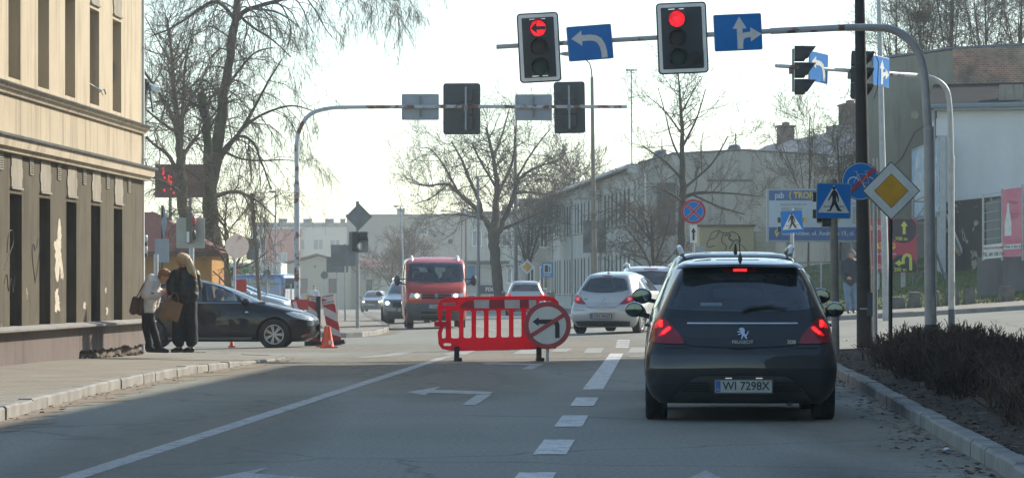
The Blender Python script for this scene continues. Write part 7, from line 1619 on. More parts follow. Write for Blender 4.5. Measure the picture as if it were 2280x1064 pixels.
# ---------------------------------------------------------------- black SUV in front of it
LAY_SUV = [(.22, .20, 4.2, .84, .97, .90, .16, .30, .05, .10), (.34, .06, 4.34, .90, .97, .88, .18, .36, .08, .2), (.50, 0, 4.38, .92, .97, .88, .18, .4, .10, .26), (.75, .03, 4.36, .925, .96, .88, .18, .4, .10, .26), (.90, .06, 4.25, .92, .95, .88, .2, .4, .1, .26), (1.02, .10, 3.7, .905, .94, .88, .2, .4, .1, .24), (1.12, .15, 3.3, .88, .92, .88, .2, .35, .1, .2), (1.30, .27, 2.95, .82, .90, .88, .18, .3, .1, .18), (1.48, .40, 2.55, .75, .89, .88, .16, .25, .1, .15), (1.57, .48, 2.25, .70, .88, .88, .16, .2, .09, .14), (1.61, .60, 2.0, .63, .87, .86, .18, .2, .08, .12), (1.635, .85, 1.75, .50, .85, .84, .2, .2, .06, .1), (1.645, 1.1, 1.5, .3, .8, .8, .15, .15, .03, .05)]
SSUV = dict(len=4.38, lay=LAY_SUV, R=.345, wd=.22, track=.90, ax=(.85, 3.5), belt=1.08, mir=(1.06, 2.95, 1.14), mirs=(.24, .19), seat=2.1, seat2=1.3, spokes=7, rw=[(-.66, 1.12), (-.56, 1.5), (0, 1.53), (.56, 1.5), (.66, 1.12)], fw=[(-.68, 1.14), (-.55, 1.55), (.55, 1.55), (.68, 1.14)], sw=[[(.55, 1.15), (.75, 1.46), (1.6, 1.52), (1.62, 1.11)], [(1.7, 1.11), (1.68, 1.52), (2.2, 1.48), (2.9, 1.16)]])
BK = paint('black_paint', (.008, .009, .011), .1, .45, .12, .85, .2)
p = F / 236 - .78 + 4.276 + 1.3; x_ = 2.11 + p * 0 + (p - (F / 236 - .78)) * math.tan(rad(2.66)) + .10
t, bvh, add, both, body = car('suv', 'black sport utility car with silver roof rails, mostly hidden ahead of the dark hatchback', x_, p, RH, SSUV, BK)
both('tail_light', [(.66, .95), (.70, 1.06), (.80, 1.10), (.86, 1.04), (.87, .92), (.75, .90)], 'rear', M_TAILDIM, .01, .03, .05)
for sgn in (-1, 1):
    mb = MB(); mb.tube([(sgn * .60, .55, 1.60), (sgn * .62, .62, 1.67), (sgn * .63, 1.2, 1.70), (sgn * .62, 2.1, 1.66), (sgn * .60, 2.25, 1.60)], [.028, .03, .025, .024, .02], 8); mb.build('roof_rail', mat('satin_rail', (.62, .63, .63), .35, .5), t, True)
mb = MB(); mb.pris([(-.02, .75, 1.62), (.02, .75, 1.62), (.02, 1.0, 1.64), (-.02, 1.0, 1.64)], [(-.006, .74, 1.73), (.006, .74, 1.73), (.01, .82, 1.72), (-.01, .82, 1.72)]); mb.build('aerial', M_TRIM, t)
plate(t, 0, -.02, .75, 'CIN 48K2', True)
# ---------------------------------------------------------------- silver three-door hatchback
SV = paint('silver_paint', (.46, .47, .47), .35, .32, .30)
LC = morph(LAY_HATCH, 4.276, 3.999, 1.496, 1.488, .9075, .8685)
LC = [(a, b + (.05 * sm(.9, 1.4, a)), c, d, min(1, e + .01), f, g, h, i + .03, j) for a, b, c, d, e, f, g, h, i, j in LC]
SCOR = dict(len=3.999, lay=LC, R=.305, wd=.19, track=.84, ax=(.66, 3.17), belt=.98, mir=(.98, 2.45, 1.03), seat=1.9, seat2=1.15, spokes=10,
    rw=[(-.62, 1.075), (-.60, 1.12), (-.50, 1.30), (-.44, 1.355), (-.2, 1.385), (0, 1.39), (.2, 1.385), (.44, 1.355), (.50, 1.30), (.60, 1.12), (.62, 1.075), (.45, 1.035), (.2, 1.005), (0, 1.0), (-.2, 1.005), (-.45, 1.035)],
    fw=[(-.62, 1.04), (-.5, 1.36), (.5, 1.36), (.62, 1.04)], sw=[[(.72, 1.09), (.98, 1.31), (1.02, 1.30), (1.16, 1.06)], [(1.24, 1.05), (1.10, 1.33), (1.35, 1.385), (1.75, 1.38), (2.1, 1.28), (2.5, 1.06), (2.4, 1.03)]])
s = 91; p = GS(1338, s); t, bvh, add, both, body = car('hatchback', 'small silver three-door hatchback at the crossing right of the barrier', p.x, p.y - .4, -19, SCOR, SV)
TLc = [(.42, .735), (.50, .80), (.60, .90), (.70, .955), (.765, .95), (.80, .90), (.80, .84), (.74, .77), (.62, .735), (.5, .727)]
both('tail_light', TLc, 'rear', M_TAIL, .010, .03, .04); both('reversing_lamp', circ(.655, .855, .062, 14), 'rear', M_TAILDIM, .016, .02, .03); both('lamp_centre', circ(.655, .855, .03, 12), 'rear', M_CLEAR, .02, .02, .03)
both('tail_light_side', [(.33, .80), (.40, .88), (.36, .94), (.33, .94)], 'right', M_TAIL, .008, .02, .05)
add('third_brake_light', rrect(-.12, 1.402, .12, 1.427, .008, 2), 'rear', M_TAIL, .008, .02, .05)
seams(t, bvh, [[(-.43, .725), (-.36, .655), (-.2, .625), (0, .617), (.2, .625), (.36, .655), (.43, .725)], [(-.43, .73), (-.60, .92), (-.62, 1.04)], [(.43, .73), (.60, .92), (.62, 1.04)], [(-.36, .665), (.36, .665)]], 'rear', M_SBACKD, .011)
add('emblem_ring', circ(0, .865, .055, 20), 'rear', M_CHROME, .012, .012, .03); add('emblem_disc', circ(0, .865, .042, 18), 'rear', SV, .016, .01, .03); add('emblem_bar', [(-.05, .858), (.05, .868), (.05, .876), (-.05, .866)], 'rear', M_CHROME, .02, .01, .03)
add('handle_plate', rrect(-.10, .735, .10, .775, .02, 2), 'rear', SV, .022, .02, .05)
both('bumper_strip', rrect(.45, .575, .76, .605, .012, 2), 'rear', mat('pale_strip', (.40, .41, .41), .45), .016, .02, .06)
add('plate_recess', [(-.36, .52), (.36, .52), (.31, .37), (-.31, .37)], 'rear', mat('silver_shade', (.36, .37, .37), .4, .3), .006, .02, .08)
plate(t, .0, -.022, .445, 'CIN 96625', True, .52, .114, 0, .88)
add('bumper_lower', [(-.70, .315), (-.4, .325), (0, .327), (.4, .325), (.70, .315), (.66, .20), (0, .185), (-.66, .20)], 'rear', M_TRIM, .006, .03, .08)
text_on(bvh, 'CORSA', .03, M_SBACKD, t, -.44, .855, .02, 1)
mb = MB(); mb.tube([(0, .62, 1.49), (-.03, .45, 1.68)], [.006, .003], 5); mb.box((0, .63, 1.485), (.05, .09, .03)); mb.build('aerial', M_TRIM, t)
seams(t, bvh, [[(1.18, .35), (1.15, .75), (1.2, 1.02)], [(2.55, .35), (2.5, 1.0)], [(1.18, .35), (2.55, .35)]], 'right', M_SBACKD, .01); add('door_handle', rrect(1.25, .87, 1.45, .905, .012, 2), 'right', SV, .03, .03, .08); add('fuel_flap', circ(.62, .86, .075, 16), 'right', mat('silver_shade2', (.40, .41, .41), .35, .3), .004, .01, .05)
# driver seen through the rear window
mb = MB(); mb.sphere((-.36, 2.0, 1.13), .11, 0, 10, (.85, 1, 1.15)); mb.sphere((-.36, 1.98, .86), .22, 0, 10, (1, .6, .9)); tag(mb.build('person', M_SEAT, None, True), 'driver at the wheel of the silver three-door hatchback, seen from behind', 'person').matrix_world = t.matrix_world if False else Matrix.Translation(t.location) @ Matrix.Rotation(rad(-19), 4, 'Z')
# white SUV beyond it
WT_ = paint('white_paint', (.62, .63, .63), .0, .3, .2)
SU2 = dict(SSUV); SU2['lay'] = morph(LAY_SUV, 4.38, 4.45, 1.645, 1.70, .92, .93); SU2['rw'] = [(-.70, 1.15), (-.60, 1.53), (0, 1.57), (.60, 1.53), (.70, 1.15)]
p = GS(1452, 78); t, bvh, add, both, body = car('suv', 'silver-white sport utility car with pale roof rails behind the silver hatchback', p.x, p.y, 2, SU2, WT_)
for sgn in (-1, 1):
    mb = MB(); mb.tube([(sgn * .62, .55, 1.64), (sgn * .64, .60, 1.74), (sgn * .66, 1.2, 1.78), (sgn * .66, 2.2, 1.72)], [.035, .035, .03, .025], 8); mb.build('roof_rail', MATS['satin_rail'], t, True)
add('third_brake_light', rrect(-.2, 1.595, .2, 1.625, .008, 2), 'rear', M_TAIL, .008, .02, .05); both('tail_light', [(.66, .95), (.70, 1.1), (.80, 1.14), (.87, 1.08), (.88, .92), (.75, .90)], 'rear', M_TAIL, .01, .03, .05)
mb = MB(); mb.pris([(-.02, .75, 1.66), (.02, .75, 1.66), (.02, 1.0, 1.68), (-.02, 1.0, 1.68)], [(-.006, .74, 1.79), (.006, .74, 1.79), (.01, .82, 1.78), (-.01, .82, 1.78)]); mb.build('aerial', M_TRIM, t)
# distant silver estate in the right lane
LE = [(a, b * .7, c, d, e, f, g, h, i, j) for a, b, c, d, e, f, g, h, i, j in morph(LAY_HATCH, 4.276, 4.6, 1.496, 1.49, .9075, .89)]
SES = dict(S308); SES.update(len=4.6, lay=LE, ax=(.95, 3.6), mir=(.99, 2.9, 1.0), rw=[(-.64, 1.05), (-.53, 1.33), (0, 1.36), (.53, 1.33), (.64, 1.05)], sw=[[(.45, 1.05), (.6, 1.32), (1.6, 1.37), (1.62, 1.02)], [(1.7, 1.02), (1.68, 1.37), (2.2, 1.32), (2.9, 1.05)]])
p = GS(1170, 51.5); t, bvh, add, both, body = car('estate_car', 'distant silver estate car driving away between the barrier and the terrace', p.x, p.y, -1, SES, SV)
both('tail_light', [(.62, .80), (.64, .95), (.74, 1.0), (.83, .94), (.84, .82)], 'rear', M_TAILDIM, .01, .03, .06); plate(t, 0, -.02, .62, 'CIN 2K41', True)
for sgn in (-1, 1): mb = MB(); mb.tube([(sgn * .6, .5, 1.43), (sgn * .61, .6, 1.5), (sgn * .61, 2, 1.5), (sgn * .6, 2.2, 1.43)], .022, 6); mb.build('roof_rail', MATS['satin_rail'], t, True)
mb = MB(); add('bumper_lower', [(-.75, .42), (.75, .42), (.72, .2), (-.72, .2)], 'rear', M_TRIM, .006, .03, .1)
# ---------------------------------------------------------------- black hatchback crossing from the left
LAs = morph(LAY_HATCH, 4.276, 4.42, 1.496, 1.525, .9075, .907)
LAs = [(a, b, c + .0, d, e, f, g, h, i, j) for a, b, c, d, e, f, g, h, i, j in LAs]
BK2 = paint('blue_black_paint', (.004, .007, .012), 0, .5, .05, .75, .1)
SAS = dict(len=4.42, lay=LAs, R=.33, wd=.215, track=.885, ax=(.80, 3.485), belt=1.0, mir=(.98, 2.86, 1.03), mirs=(.20, .16), seat=2.15, seat2=1.35, spokes=7, steer=0, rw=[(-.6, 1.06), (-.5, 1.36), (0, 1.38), (.5, 1.36), (.6, 1.06)], fw=[(-.66, 1.06), (-.52, 1.40), (.52, 1.40), (.66, 1.06)],
    sw=[[(.55, 1.12), (.85, 1.33), (1.2, 1.395), (1.25, 1.06), (.7, 1.07)], [(1.31, 1.06), (1.26, 1.40), (1.62, 1.425), (1.90, 1.42), (1.95, 1.04)], [(2.03, 1.04), (1.98, 1.418), (2.3, 1.38), (2.62, 1.25), (2.72, 1.03)], [(2.78, 1.03), (2.72, 1.20), (3.0, 1.06), (3.02, 1.02)]],
    swf=[])
s = 102; nose = (712 - CX) / s; yy = F / s
t, bvh, add, both, body = car('hatchback', 'glossy black hatchback seen side-on, turning out behind the two women', nose - 4.42, yy, -90, SAS, BK2, z=-.10)
strip_ = [(.5, 1.10), (.85, 1.36), (1.2, 1.425), (1.7, 1.452), (2.1, 1.442), (2.5, 1.36)]
seams(t, bvh, [[(1.28, .30), (1.28, 1.04)], [(2.05, .30), (2.0, 1.02)], [(2.95, .36), (2.9, .95)], [(1.28, .3), (2.95, .3)], [(.9, .95), (1.05, .6)]], 'right', M_UNDER, .011)
seams(t, bvh, [[(2.95, .42), (2.6, .40), (2.35, .45), (2.1, .56)]], 'right', BK, .03, 'side_crease', .008)
add('sill_trim', [(1.2, .22), (3.0, .22), (3.0, .27), (1.2, .27)], 'right', M_SBACKD, .006, .02, .1)
seams(t, bvh, [[(.5, 1.09), (.9, 1.035), (1.9, 1.015), (3.0, 1.01)]], 'right', M_CHROME, .012, 'window_trim')
for y in (1.38, 2.12): add('door_handle', rrect(y, .86, y + .2, .89, .012, 2), 'right', BK2, .03, .03, .08)
for ax in ('right', 'left'): add('headlight', [(3.72, .79), (3.88, .815), (4.10, .77), (4.28, .67), (4.30, .62), (4.12, .645), (3.90, .70)], ax, M_CLEAR, .012, .02, .05)
both('headlight_front', [(.40, .66), (.62, .76), (.70, .74), (.66, .62)], 'front', M_CLEAR, .012, .02, .05)
add('badge', rrect(2.86, .80, 2.93, .825, .008, 2), 'right', M_CHROME, .012, .01, .03)
add('fog_lamp', [(4.05, .30), (4.22, .36), (4.25, .33), (4.1, .25)], 'right', M_CHROME, .012, .02, .04)
add('bumper_grille', [(-.5, .25), (.5, .25), (.45, .42), (-.45, .42)], 'front', M_UNDER, .008, .02, .08); plate(t, 0, 4.44, .48, 'CIN 5F30', False)
mb = MB(); mb.sphere((-.36, 2.2, 1.22), .11, 0, 10, (.85, 1, 1.15)); mb.sphere((-.36, 2.15, .95), .22, 1, 10, (1, .6, .9)); o = mb.build('person', [mat('skin_far', (.34, .20, .14), .6), M_SEAT], None, True); o.matrix_world = Matrix.Translation(t.location) @ Matrix.Rotation(rad(-90), 4, 'Z'); tag(o, 'driver inside the black hatchback seen through its side window', 'person')
# ---------------------------------------------------------------- red van facing us
RV = paint('red_van_paint', (.40, .026, .012), .0, .45, .14, .6, .3)
LV = [(.26, .05, 4.62, .90, .98, .92, .1, .25, .02, .06), (.40, 0, 4.78, .955, .98, .92, .12, .28, .03, .12), (.66, 0, 4.80, .965, .98, .925, .12, .28, .03, .13), (.80, 0, 4.765, .97, .98, .925, .12, .28, .03, .13), (1.0, 0, 4.70, .972, .98, .925, .12, .28, .03, .13), (1.15, 0, 4.60, .97, .98, .93, .12, .26, .03, .13), (1.30, 0, 4.44, .968, .98, .93, .12, .24, .03, .12), (1.40, 0, 4.26, .965, .98, .93, .12, .22, .03, .12), (1.46, 0, 4.16, .962, .98, .93, .12, .22, .03, .12), (1.75, .02, 3.90, .945, .98, .94, .14, .22, .03, .12), (2.0, .04, 3.66, .93, .98, .95, .14, .2, .03, .12), (2.10, .08, 3.48, .91, .98, .94, .16, .2, .03, .12), (2.17, .16, 3.22, .86, .97, .92, .2, .2, .03, .1), (2.22, .3, 2.95, .70, .96, .86, .2, .2, .02, .08), (2.24, .5, 2.7, .55, .95, .85, .2, .2, .02, .05)]
LV = morph(LV, 1, 1, 1, 1, 1, 1.05)
SVAN = dict(len=4.80, lay=LV, R=.33, wd=.21, track=.91, ax=(.9, 4.0), belt=1.42, mir=(1.20, 3.72, 1.50), mirs=(.19, .34), mirm=M_TRIM, ins=.06, seat=2.95, dash=3.95, spokes=10, fw=[(-.905, 1.47), (-.86, 2.02), (-.82, 2.06), (0, 2.075), (.82, 2.06), (.86, 2.02), (.905, 1.47), (.5, 1.435), (0, 1.425), (-.5, 1.435)], fwd=2.8, rw=[(-.7, 1.45), (-.65, 1.95), (.65, 1.95), (.7, 1.45)], rwd=.6,
    sw=[[(3.0, 1.45), (2.95, 2.0), (3.45, 2.0), (3.95, 1.47)], [(1.4, 1.5), (1.4, 1.98), (2.7, 2.0), (2.7, 1.5)]])
s = 72.0; p = GS(960, s); t, bvh, add, both, body = car('van', 'dark red passenger van facing us with its headlamp lit, behind the barrier', p.x - .10, p.y + 4.8, 183.2, SVAN, RV, z=-.04, glass=glassy('van_glass', (.55, .62, .62), .4, .02, .05))
add('bumper', [(-.93, .80), (.93, .80), (.93, .28), (-.93, .28)], 'front', mat('grey_bumper', (.045, .05, .052), .6, col2=(.07, .07, .068), scale=3), .025, .05, .1)
for a, b_ in ((.50, .62), (.36, .46)): add('air_slot', rrect(-.48, a - .03, .48, a + .05, .02, 2), 'front', M_UNDER, .034, .03, .1)
add('grille', rrect(-.46, .93, .46, 1.0, .02, 2), 'front', M_UNDER, .010, .02, .1); add('grille', rrect(-.46, 1.02, .46, 1.07, .02, 2), 'front', M_UNDER, .010, .02, .1)
for sgn in (1, -1):
    q = [(.47, .96), (.47, 1.085), (.80, 1.10), (.84, .96)]; add('headlight', q if sgn > 0 else xmir(q), 'front', M_CLEAR, .014, .03, .05)
    q = [(.47, .90), (.47, .955), (.845, .955), (.85, .90)]; add('indicator', q if sgn > 0 else xmir(q), 'front', M_AMBER, .014, .03, .05)
    add('lit_bulb', circ(sgn * .60, 1.025, .058, 14)[::sgn], 'front', M_HEADLIT, .024, .02, .03)
add('emblem', [(0, .945), (.055, 1.02), (0, 1.10), (-.055, 1.02)], 'front', M_CHROME, .024, .02, .03); add('emblem_hole', [(0, .985), (.024, 1.02), (0, 1.06), (-.024, 1.02)], 'front', M_UNDER, .028, .02, .02)
seams(t, bvh, [[(-.80, 1.13), (.80, 1.13)], [(-.80, 1.13), (-.85, 1.44)], [(.80, 1.13), (.85, 1.44)]], 'front', M_UNDER, .014)
plate(t, 0, 4.845, .70, 'CIN 40JH', False)
mb = MB(); 
for x0 in (-.55, .1): mb.tube([(x0, 4.22, 1.45), (x0 + .5, 4.20, 1.49)], .014, 5)
mb.build('wiper', M_TRIM, t)
for sgn in (-1, 1): mb = MB(); mb.tube([(sgn * .72, 3.32, 2.08), (sgn * .72, 3.22, 2.22), (sgn * .72, 2.9, 2.27), (sgn * .72, 2.2, 2.27)], .03, 6); mb.build('roof_rail', MATS['satin_rail'], t, True)
for sgn in (-1, 1):
    mb = MB(); mb.bar((sgn * .95, 3.85, 1.55), (sgn * 1.17, 3.74, 1.52), .04); mb.bar((sgn * .95, 3.85, 1.38), (sgn * 1.17, 3.74, 1.42), .04); mb.build('mirror_arm', M_TRIM, t)
MV = Matrix.Translation(t.location) @ t.rotation_euler.to_matrix().to_4x4()
def sitter(label, x, y, z, cloth, hair, capm=None):
    mb = MB(); mb.sphere((x, y, z + .44), .115, 0, 10, (.82, .95, 1.15)); mb.sphere((x, y - .03, z + .50), .118, 2, 10, (.9, 1, .85)); mb.sphere((x, y, z + .05), .3, 1, 12, (.8, .5, .95)); mb.sphere((x, y, z + .24), .12, 1, 8, (1.6, .9, .6))
    for sg in (-1, 1): mb.tube([(x + sg * .22, y, z + .18), (x + sg * .26, y + .12, z - .05), (x + sg * .12, y + .38, z + .04)], [.07, .06, .045], 8, 1); mb.sphere((x + sg * .11, y + .41, z + .05), .045, 0, 6)
    mb.tube([(x, y, z + .25), (x, y, z + .36)], .05, 8, 0); mb.sphere((x, y + .115, z + .43), .02, 0, 5)
    o = mb.build('person', [MATS['skin_far'], cloth, hair], None, True); o.matrix_world = MV; tag(o, label, 'person'); return o
sitter('van driver in dark jacket and cap gripping the steering wheel', -.42, 3.35, 1.38, mat('dark_jacket', (.03, .035, .045), .9), mat('dark_hair', (.02, .018, .016), .8))
sitter('van passenger in dark clothes behind the left of the windscreen', .60, 3.28, 1.30, M_SEAT, MATS['dark_hair'])
mb = MB(); mb.sphere((.12, 3.0, 1.52), .3, 0, 10, (.8, .5, 1)); mb.sphere((.12, 3.0, 1.86), .13, 0, 10); o = mb.build('seat', M_SEAT, t, True)
# ---------------------------------------------------------------- other cars
GY = paint('grey_paint', (.07, .08, .09), .4, .3, .2); BL = paint('blue_paint', (.03, .12, .30), .1, .35, .2); SB = paint('silver_blue_paint', (.32, .36, .39), .4, .3, .2)
FS = dict(SSUV); FS['fw'] = [(-.68, 1.16), (-.55, 1.55), (.55, 1.55), (.68, 1.16)]
def facelights(add, both, z0=.78, lit=True):
    both('headlight', [(.50, z0), (.50, z0 + .12), (.74, z0 + .17), (.82, z0 + .06), (.78, z0)], 'front', M_CLEAR, .012, .02, .05)
    if lit: both('lit_bulb', circ(.62, z0 + .07, .06, 12), 'front', M_HEADLIT, .02, .02, .04)
    add('grille', rrect(-.42, z0 - .08, .42, z0 + .1, .03, 2), 'front', M_UNDER, .010, .02, .1); add('bumper_grille', rrect(-.6, .30, .6, .5, .04, 2), 'front', M_TRIM, .010, .02, .1)
p = GS(914, 61); t, bvh, add, both, body = car('suv', 'dark grey car with roof rails queueing half behind the red van', p.x, p.y + 4.2, 177, FS, GY, z=-.12); facelights(add, both, .72); plate(t, 0, 4.41, .55, 'CIN 7A55', False)
for sgn in (-1, 1): mb = MB(); mb.tube([(sgn * .62, .6, 1.6), (sgn * .64, .8, 1.70), (sgn * .64, 2.0, 1.69), (sgn * .62, 2.2, 1.6)], .026, 6); mb.build('roof_rail', MATS['satin_rail'], t, True)
p = GS(841, 28); t, bvh, add, both, body = car('suv', 'small distant dark car with lit headlamps coming down the hazy street', p.x, p.y, 176, FS, GY, z=G(838, 693).z if False else gz(p.x, p.y), lite=True); t.location.z = CH - (693 - HY) / 28; facelights(add, both, .72); plate(t, 0, 4.41, .55, 'CIN 1001', False)
p = GS(384, 60); t, bvh, add, both, body = car('hatchback', 'parked silver car behind the bonnet of the black hatchback', p.x, p.y, -88, dict(SAS), SB, lite=True, z=-.02)
p = GS(425, 52); t, bvh, add, both, body = car('hatchback', 'parked dark blue car behind the parked silver car', p.x, p.y, -88, dict(SAS), paint('dark_blue_paint', (.05, .09, .14), .4, .3, .2), lite=True, z=-.02)
p = GS(652, 46); SV2 = dict(SVAN); SV2['mirs'] = (.15, .2); SV2['mir'] = (1.1, 3.7, 1.4); SV2['lay'] = morph(LV, 4.8, 4.3, 2.24, 1.85, 1.02, .88); SV2.update(len=4.3, ax=(.8, 3.5), belt=1.15, R=.3, track=.8, fw=[(-.7, 1.22), (-.6, 1.68), (.6, 1.68), (.7, 1.22)], rw=[(-.66, 1.15), (-.6, 1.62), (.6, 1.62), (.66, 1.15)], sw=[[(.5, 1.2), (.5, 1.6), (1.9, 1.62), (1.9, 1.2)], [(2.0, 1.2), (2.0, 1.62), (2.9, 1.62), (3.3, 1.22)]])
t, bvh, add, both, body = car('van', 'parked blue and white delivery van behind the gantry pole at left', p.x, p.y, 62, SV2, BL, lite=True, z=.05)
add('white_tailgate', [(-.7, .45), (.7, .45), (.64, 1.12), (-.64, 1.12)], 'rear', M_SWHITE, .008, .02, .1); both('tail_light', [(.74, .8), (.72, 1.2), (.8, 1.2), (.83, .8)], 'rear', M_TAIL, .01, .02, .06)
# ================================================================== PEOPLE
def capsule(mb, p0, r0, p1, r1, n=14):
    p0, p1 = Vector(p0), Vector(p1); d = p1 - p0; L_ = d.length
    if L_ < 1e-5: d = Vector((0, 0, 1)); L_ = 1e-5
    q = d.normalized().to_track_quat('Z', 'Y').to_matrix().to_4x4(); M = Matrix.Translation(p0) @ q; pr = []
    for i in range(7): a = -math.pi / 2 + math.pi / 2 * i / 6; pr.append((max(1e-4, r0 * math.cos(a)), r0 * math.sin(a)))
    for i in range(7): a = math.pi / 2 * i / 6; pr.append((max(1e-4, r1 * math.cos(a)), L_ + r1 * math.sin(a)))
    mb.lathe(pr, n, 0, M)
def blob(name, caps, vox, m, parent, smooth=3, balls=(), fac=.5, crease=None):
    mb = MB()
    for c in caps:
        pts, rs = c
        for i in range(len(pts) - 1): capsule(mb, pts[i], rs[i], pts[i + 1], rs[i + 1])
    for c, r_, s_ in balls: mb.sphere(c, r_, 0, 10, s_)
    me = mb.mesh(name, m); ob = link('tmp', me)
    md = ob.modifiers.new('r', 'REMESH'); md.mode = 'VOXEL'; md.voxel_size = vox
    ms = ob.modifiers.new('s', 'SMOOTH'); ms.factor = fac; ms.iterations = smooth
    out = evaluated(ob); drop(ob); out.materials.clear(); out.materials.append(m)
    if crease:
        for v in out.vertices: v.co += v.normal * crease(v.co)
    shade(out, 0); return link(name, out, parent)
M_SKIN = mat('skin', (.52, .29, .20), .55, col2=(.45, .24, .17), scale=20); M_BLKCL = mat('black_cloth', (.008, .010, .013), .8, col2=(.013, .016, .020), scale=9, bmp=.4); M_BLKPUF = mat('black_puffer', (.009, .012, .013), .5, col2=(.014, .017, .018), scale=7, bmp=.4)
M_WPUF = mat('cream_puffer', (.74, .67, .60), .6, col2=(.64, .57, .51), scale=7, bmp=.4); M_GING = mat('ginger_hair', (.34, .16, .06), .55, col2=(.24, .10, .035), scale=30, bmp=.6, stretch=(1, 1, .2)); M_BLOND = mat('blonde_hair', (.62, .50, .32), .5, col2=(.44, .33, .19), scale=34, bmp=.7, stretch=(1, 1, .15))
M_BROWNL = mat('brown_leather', (.11, .045, .025), .5, col2=(.075, .03, .018), scale=8); M_TOTE = mat('tan_tote', (.30, .17, .085), .85, col2=(.23, .125, .06), scale=9, bmp=.4); M_SHOE = mat('black_shoe', (.012, .012, .013), .5); M_JEAN = mat('blue_jeans', (.10, .17, .26), .85, col2=(.17, .25, .34), scale=5, bmp=.3); M_BEANIE = mat('grey_beanie', (.17, .16, .16), .95, bmp=.6); M_EYE = mat('eye_dark', (.03, .02, .02), .3); M_LIP = mat('lip', (.34, .11, .09), .5); M_NAVY = mat('navy_jacket', (.020, .028, .038), .7, col2=(.03, .04, .05), scale=6, bmp=.4)
def hand(caps, c, fwd, side, up, s=1.0, curl=.5):
    c, f, sd, u_ = Vector(c), Vector(fwd).normalized(), Vector(side).normalized(), Vector(up).normalized()
    k = c + f * .075 * s; caps.append(([c, k], [.026 * s, .034 * s])); caps.append(([c + sd * .018 * s, k + sd * .026 * s], [.02 * s, .016 * s])); caps.append(([c - sd * .018 * s, k - sd * .026 * s], [.02 * s, .016 * s]))
    for i, L_ in enumerate((.062, .075, .07, .055)):
        o = (i - 1.5) * .02; a = k + sd * o * s; b = a + (f - u_ * curl * .4) .normalized() * L_ * .55 * s; e = b + (f * (1 - curl) - u_ * curl).normalized() * L_ * .55 * s; caps.append(([a, b, e], [.0095 * s, .0088 * s, .0078 * s]))
    t0 = c + sd * .03 * s + f * .02 * s; t1 = t0 + (sd * .7 + f * .7 - u_ * .3).normalized() * .038 * s; caps.append(([t0, t1, t1 + (f - u_ * .5).normalized() * .03 * s], [.012 * s, .011 * s, .009 * s]))
def head(caps, balls, c, f, r_=.1, neck=None):
    """skull, jaw, nose, ears; f is the way the face looks, u is up along the head"""
    c, f = Vector(c), Vector(f).normalized(); sd = f.cross(Vector((0, 0, 1))).normalized(); u_ = sd.cross(f).normalized()
    caps.append(([c + u_ * .02 - f * .015, c + u_ * .012 + f * .02], [.098, .086])); caps.append(([c - u_ * .02 + f * .03, c - u_ * .085 + f * .052], [.074, .038])); caps.append(([c + f * .092 + u_ * .01, c + f * .115 - u_ * .03], [.011, .016]))
    for k in (-1, 1): caps.append(([c + sd * .084 * k + u_ * .005, c + sd * .088 * k - u_ * .03], [.02, .014]))
    caps.append(([c + f * .082 - u_ * .062, c + f * .08 - u_ * .066], [.018, .018]))
    if neck is not None: caps.append(([c - u_ * .06 - f * .02, Vector(neck)], [.055, .058]))
    return sd, u_
def face_bits(par, c, f):
    c, f = Vector(c), Vector(f).normalized(); sd = f.cross(Vector((0, 0, 1))).normalized(); u_ = sd.cross(f)
    for k in (-1, 1):
        mb = MB(); mb.sphere(c + f * .098 + sd * .032 * k + u_ * .012, .011, 0, 6, (1, 1, .6)); mb.build('eye', M_EYE, par, True); mb = MB(); mb.bar(c + f * .101 + sd * .018 * k + u_ * .032, c + f * .094 + sd * .048 * k + u_ * .034, .007); mb.build('eyebrow', M_GING, par)
    mb = MB(); mb.bar(c + f * .100 - sd * .024 - u_ * .060, c + f * .100 + sd * .024 - u_ * .060, .010, .014); mb.build('mouth', M_LIP, par)
def quilt(k, amp, c=Vector((0, 0, 0))): return lambda co: amp * (abs(math.sin(co.z * k + .6 * noise.noise(co * 5))) ** .5 - .6) + amp * 1.2 * noise.noise(co * 13)
# ---- woman in the cream jacket, bent over something in her hands
s = 130.0; b = P(340, 793, s); b.z = gz(b.x, b.y) + .125
t = thing('person', 'woman in a cream hooded puffer jacket and black trousers bending over her hands', 'person', b)
FA = Vector((.80, -.22, -.56)); HC = (.205, 0, 1.305); sk = []; bl = []
head(sk, bl, HC, FA, neck=(.07, .0, 1.20))
sk += [([(-.10, 0, .86), (-.05, 0, 1.0), (.0, 0, 1.15), (.06, 0, 1.22)], [.13, .125, .13, .07])]
for y, kx, fx in ((.09, -.12, -.05), (-.09, .01, .125)): sk.append(([(-.10, y, .82), (kx, y, .46), (fx - .02, y, .09)], [.085, .06, .045]))
for y, e, h in ((-.17, (-.10, -.22, .99), (.15, -.13, .99)), (.17, (-.02, .20, 1.0), (.14, .09, 1.05))): sk.append(([(-.02, y, 1.18), e, h], [.05, .042, .03]))
hand(sk, (.15, -.13, .99), (1, .45, .15), (0, .3, 1), (.2, -1, .2), .95, .35); hand(sk, (.14, .09, 1.05), (1, -.5, -.1), (.2, 0, 1), (0, 1, .2), .95, .6)
blob('body', sk, .008, M_SKIN, t, 3, bl); face_bits(t, HC, FA)
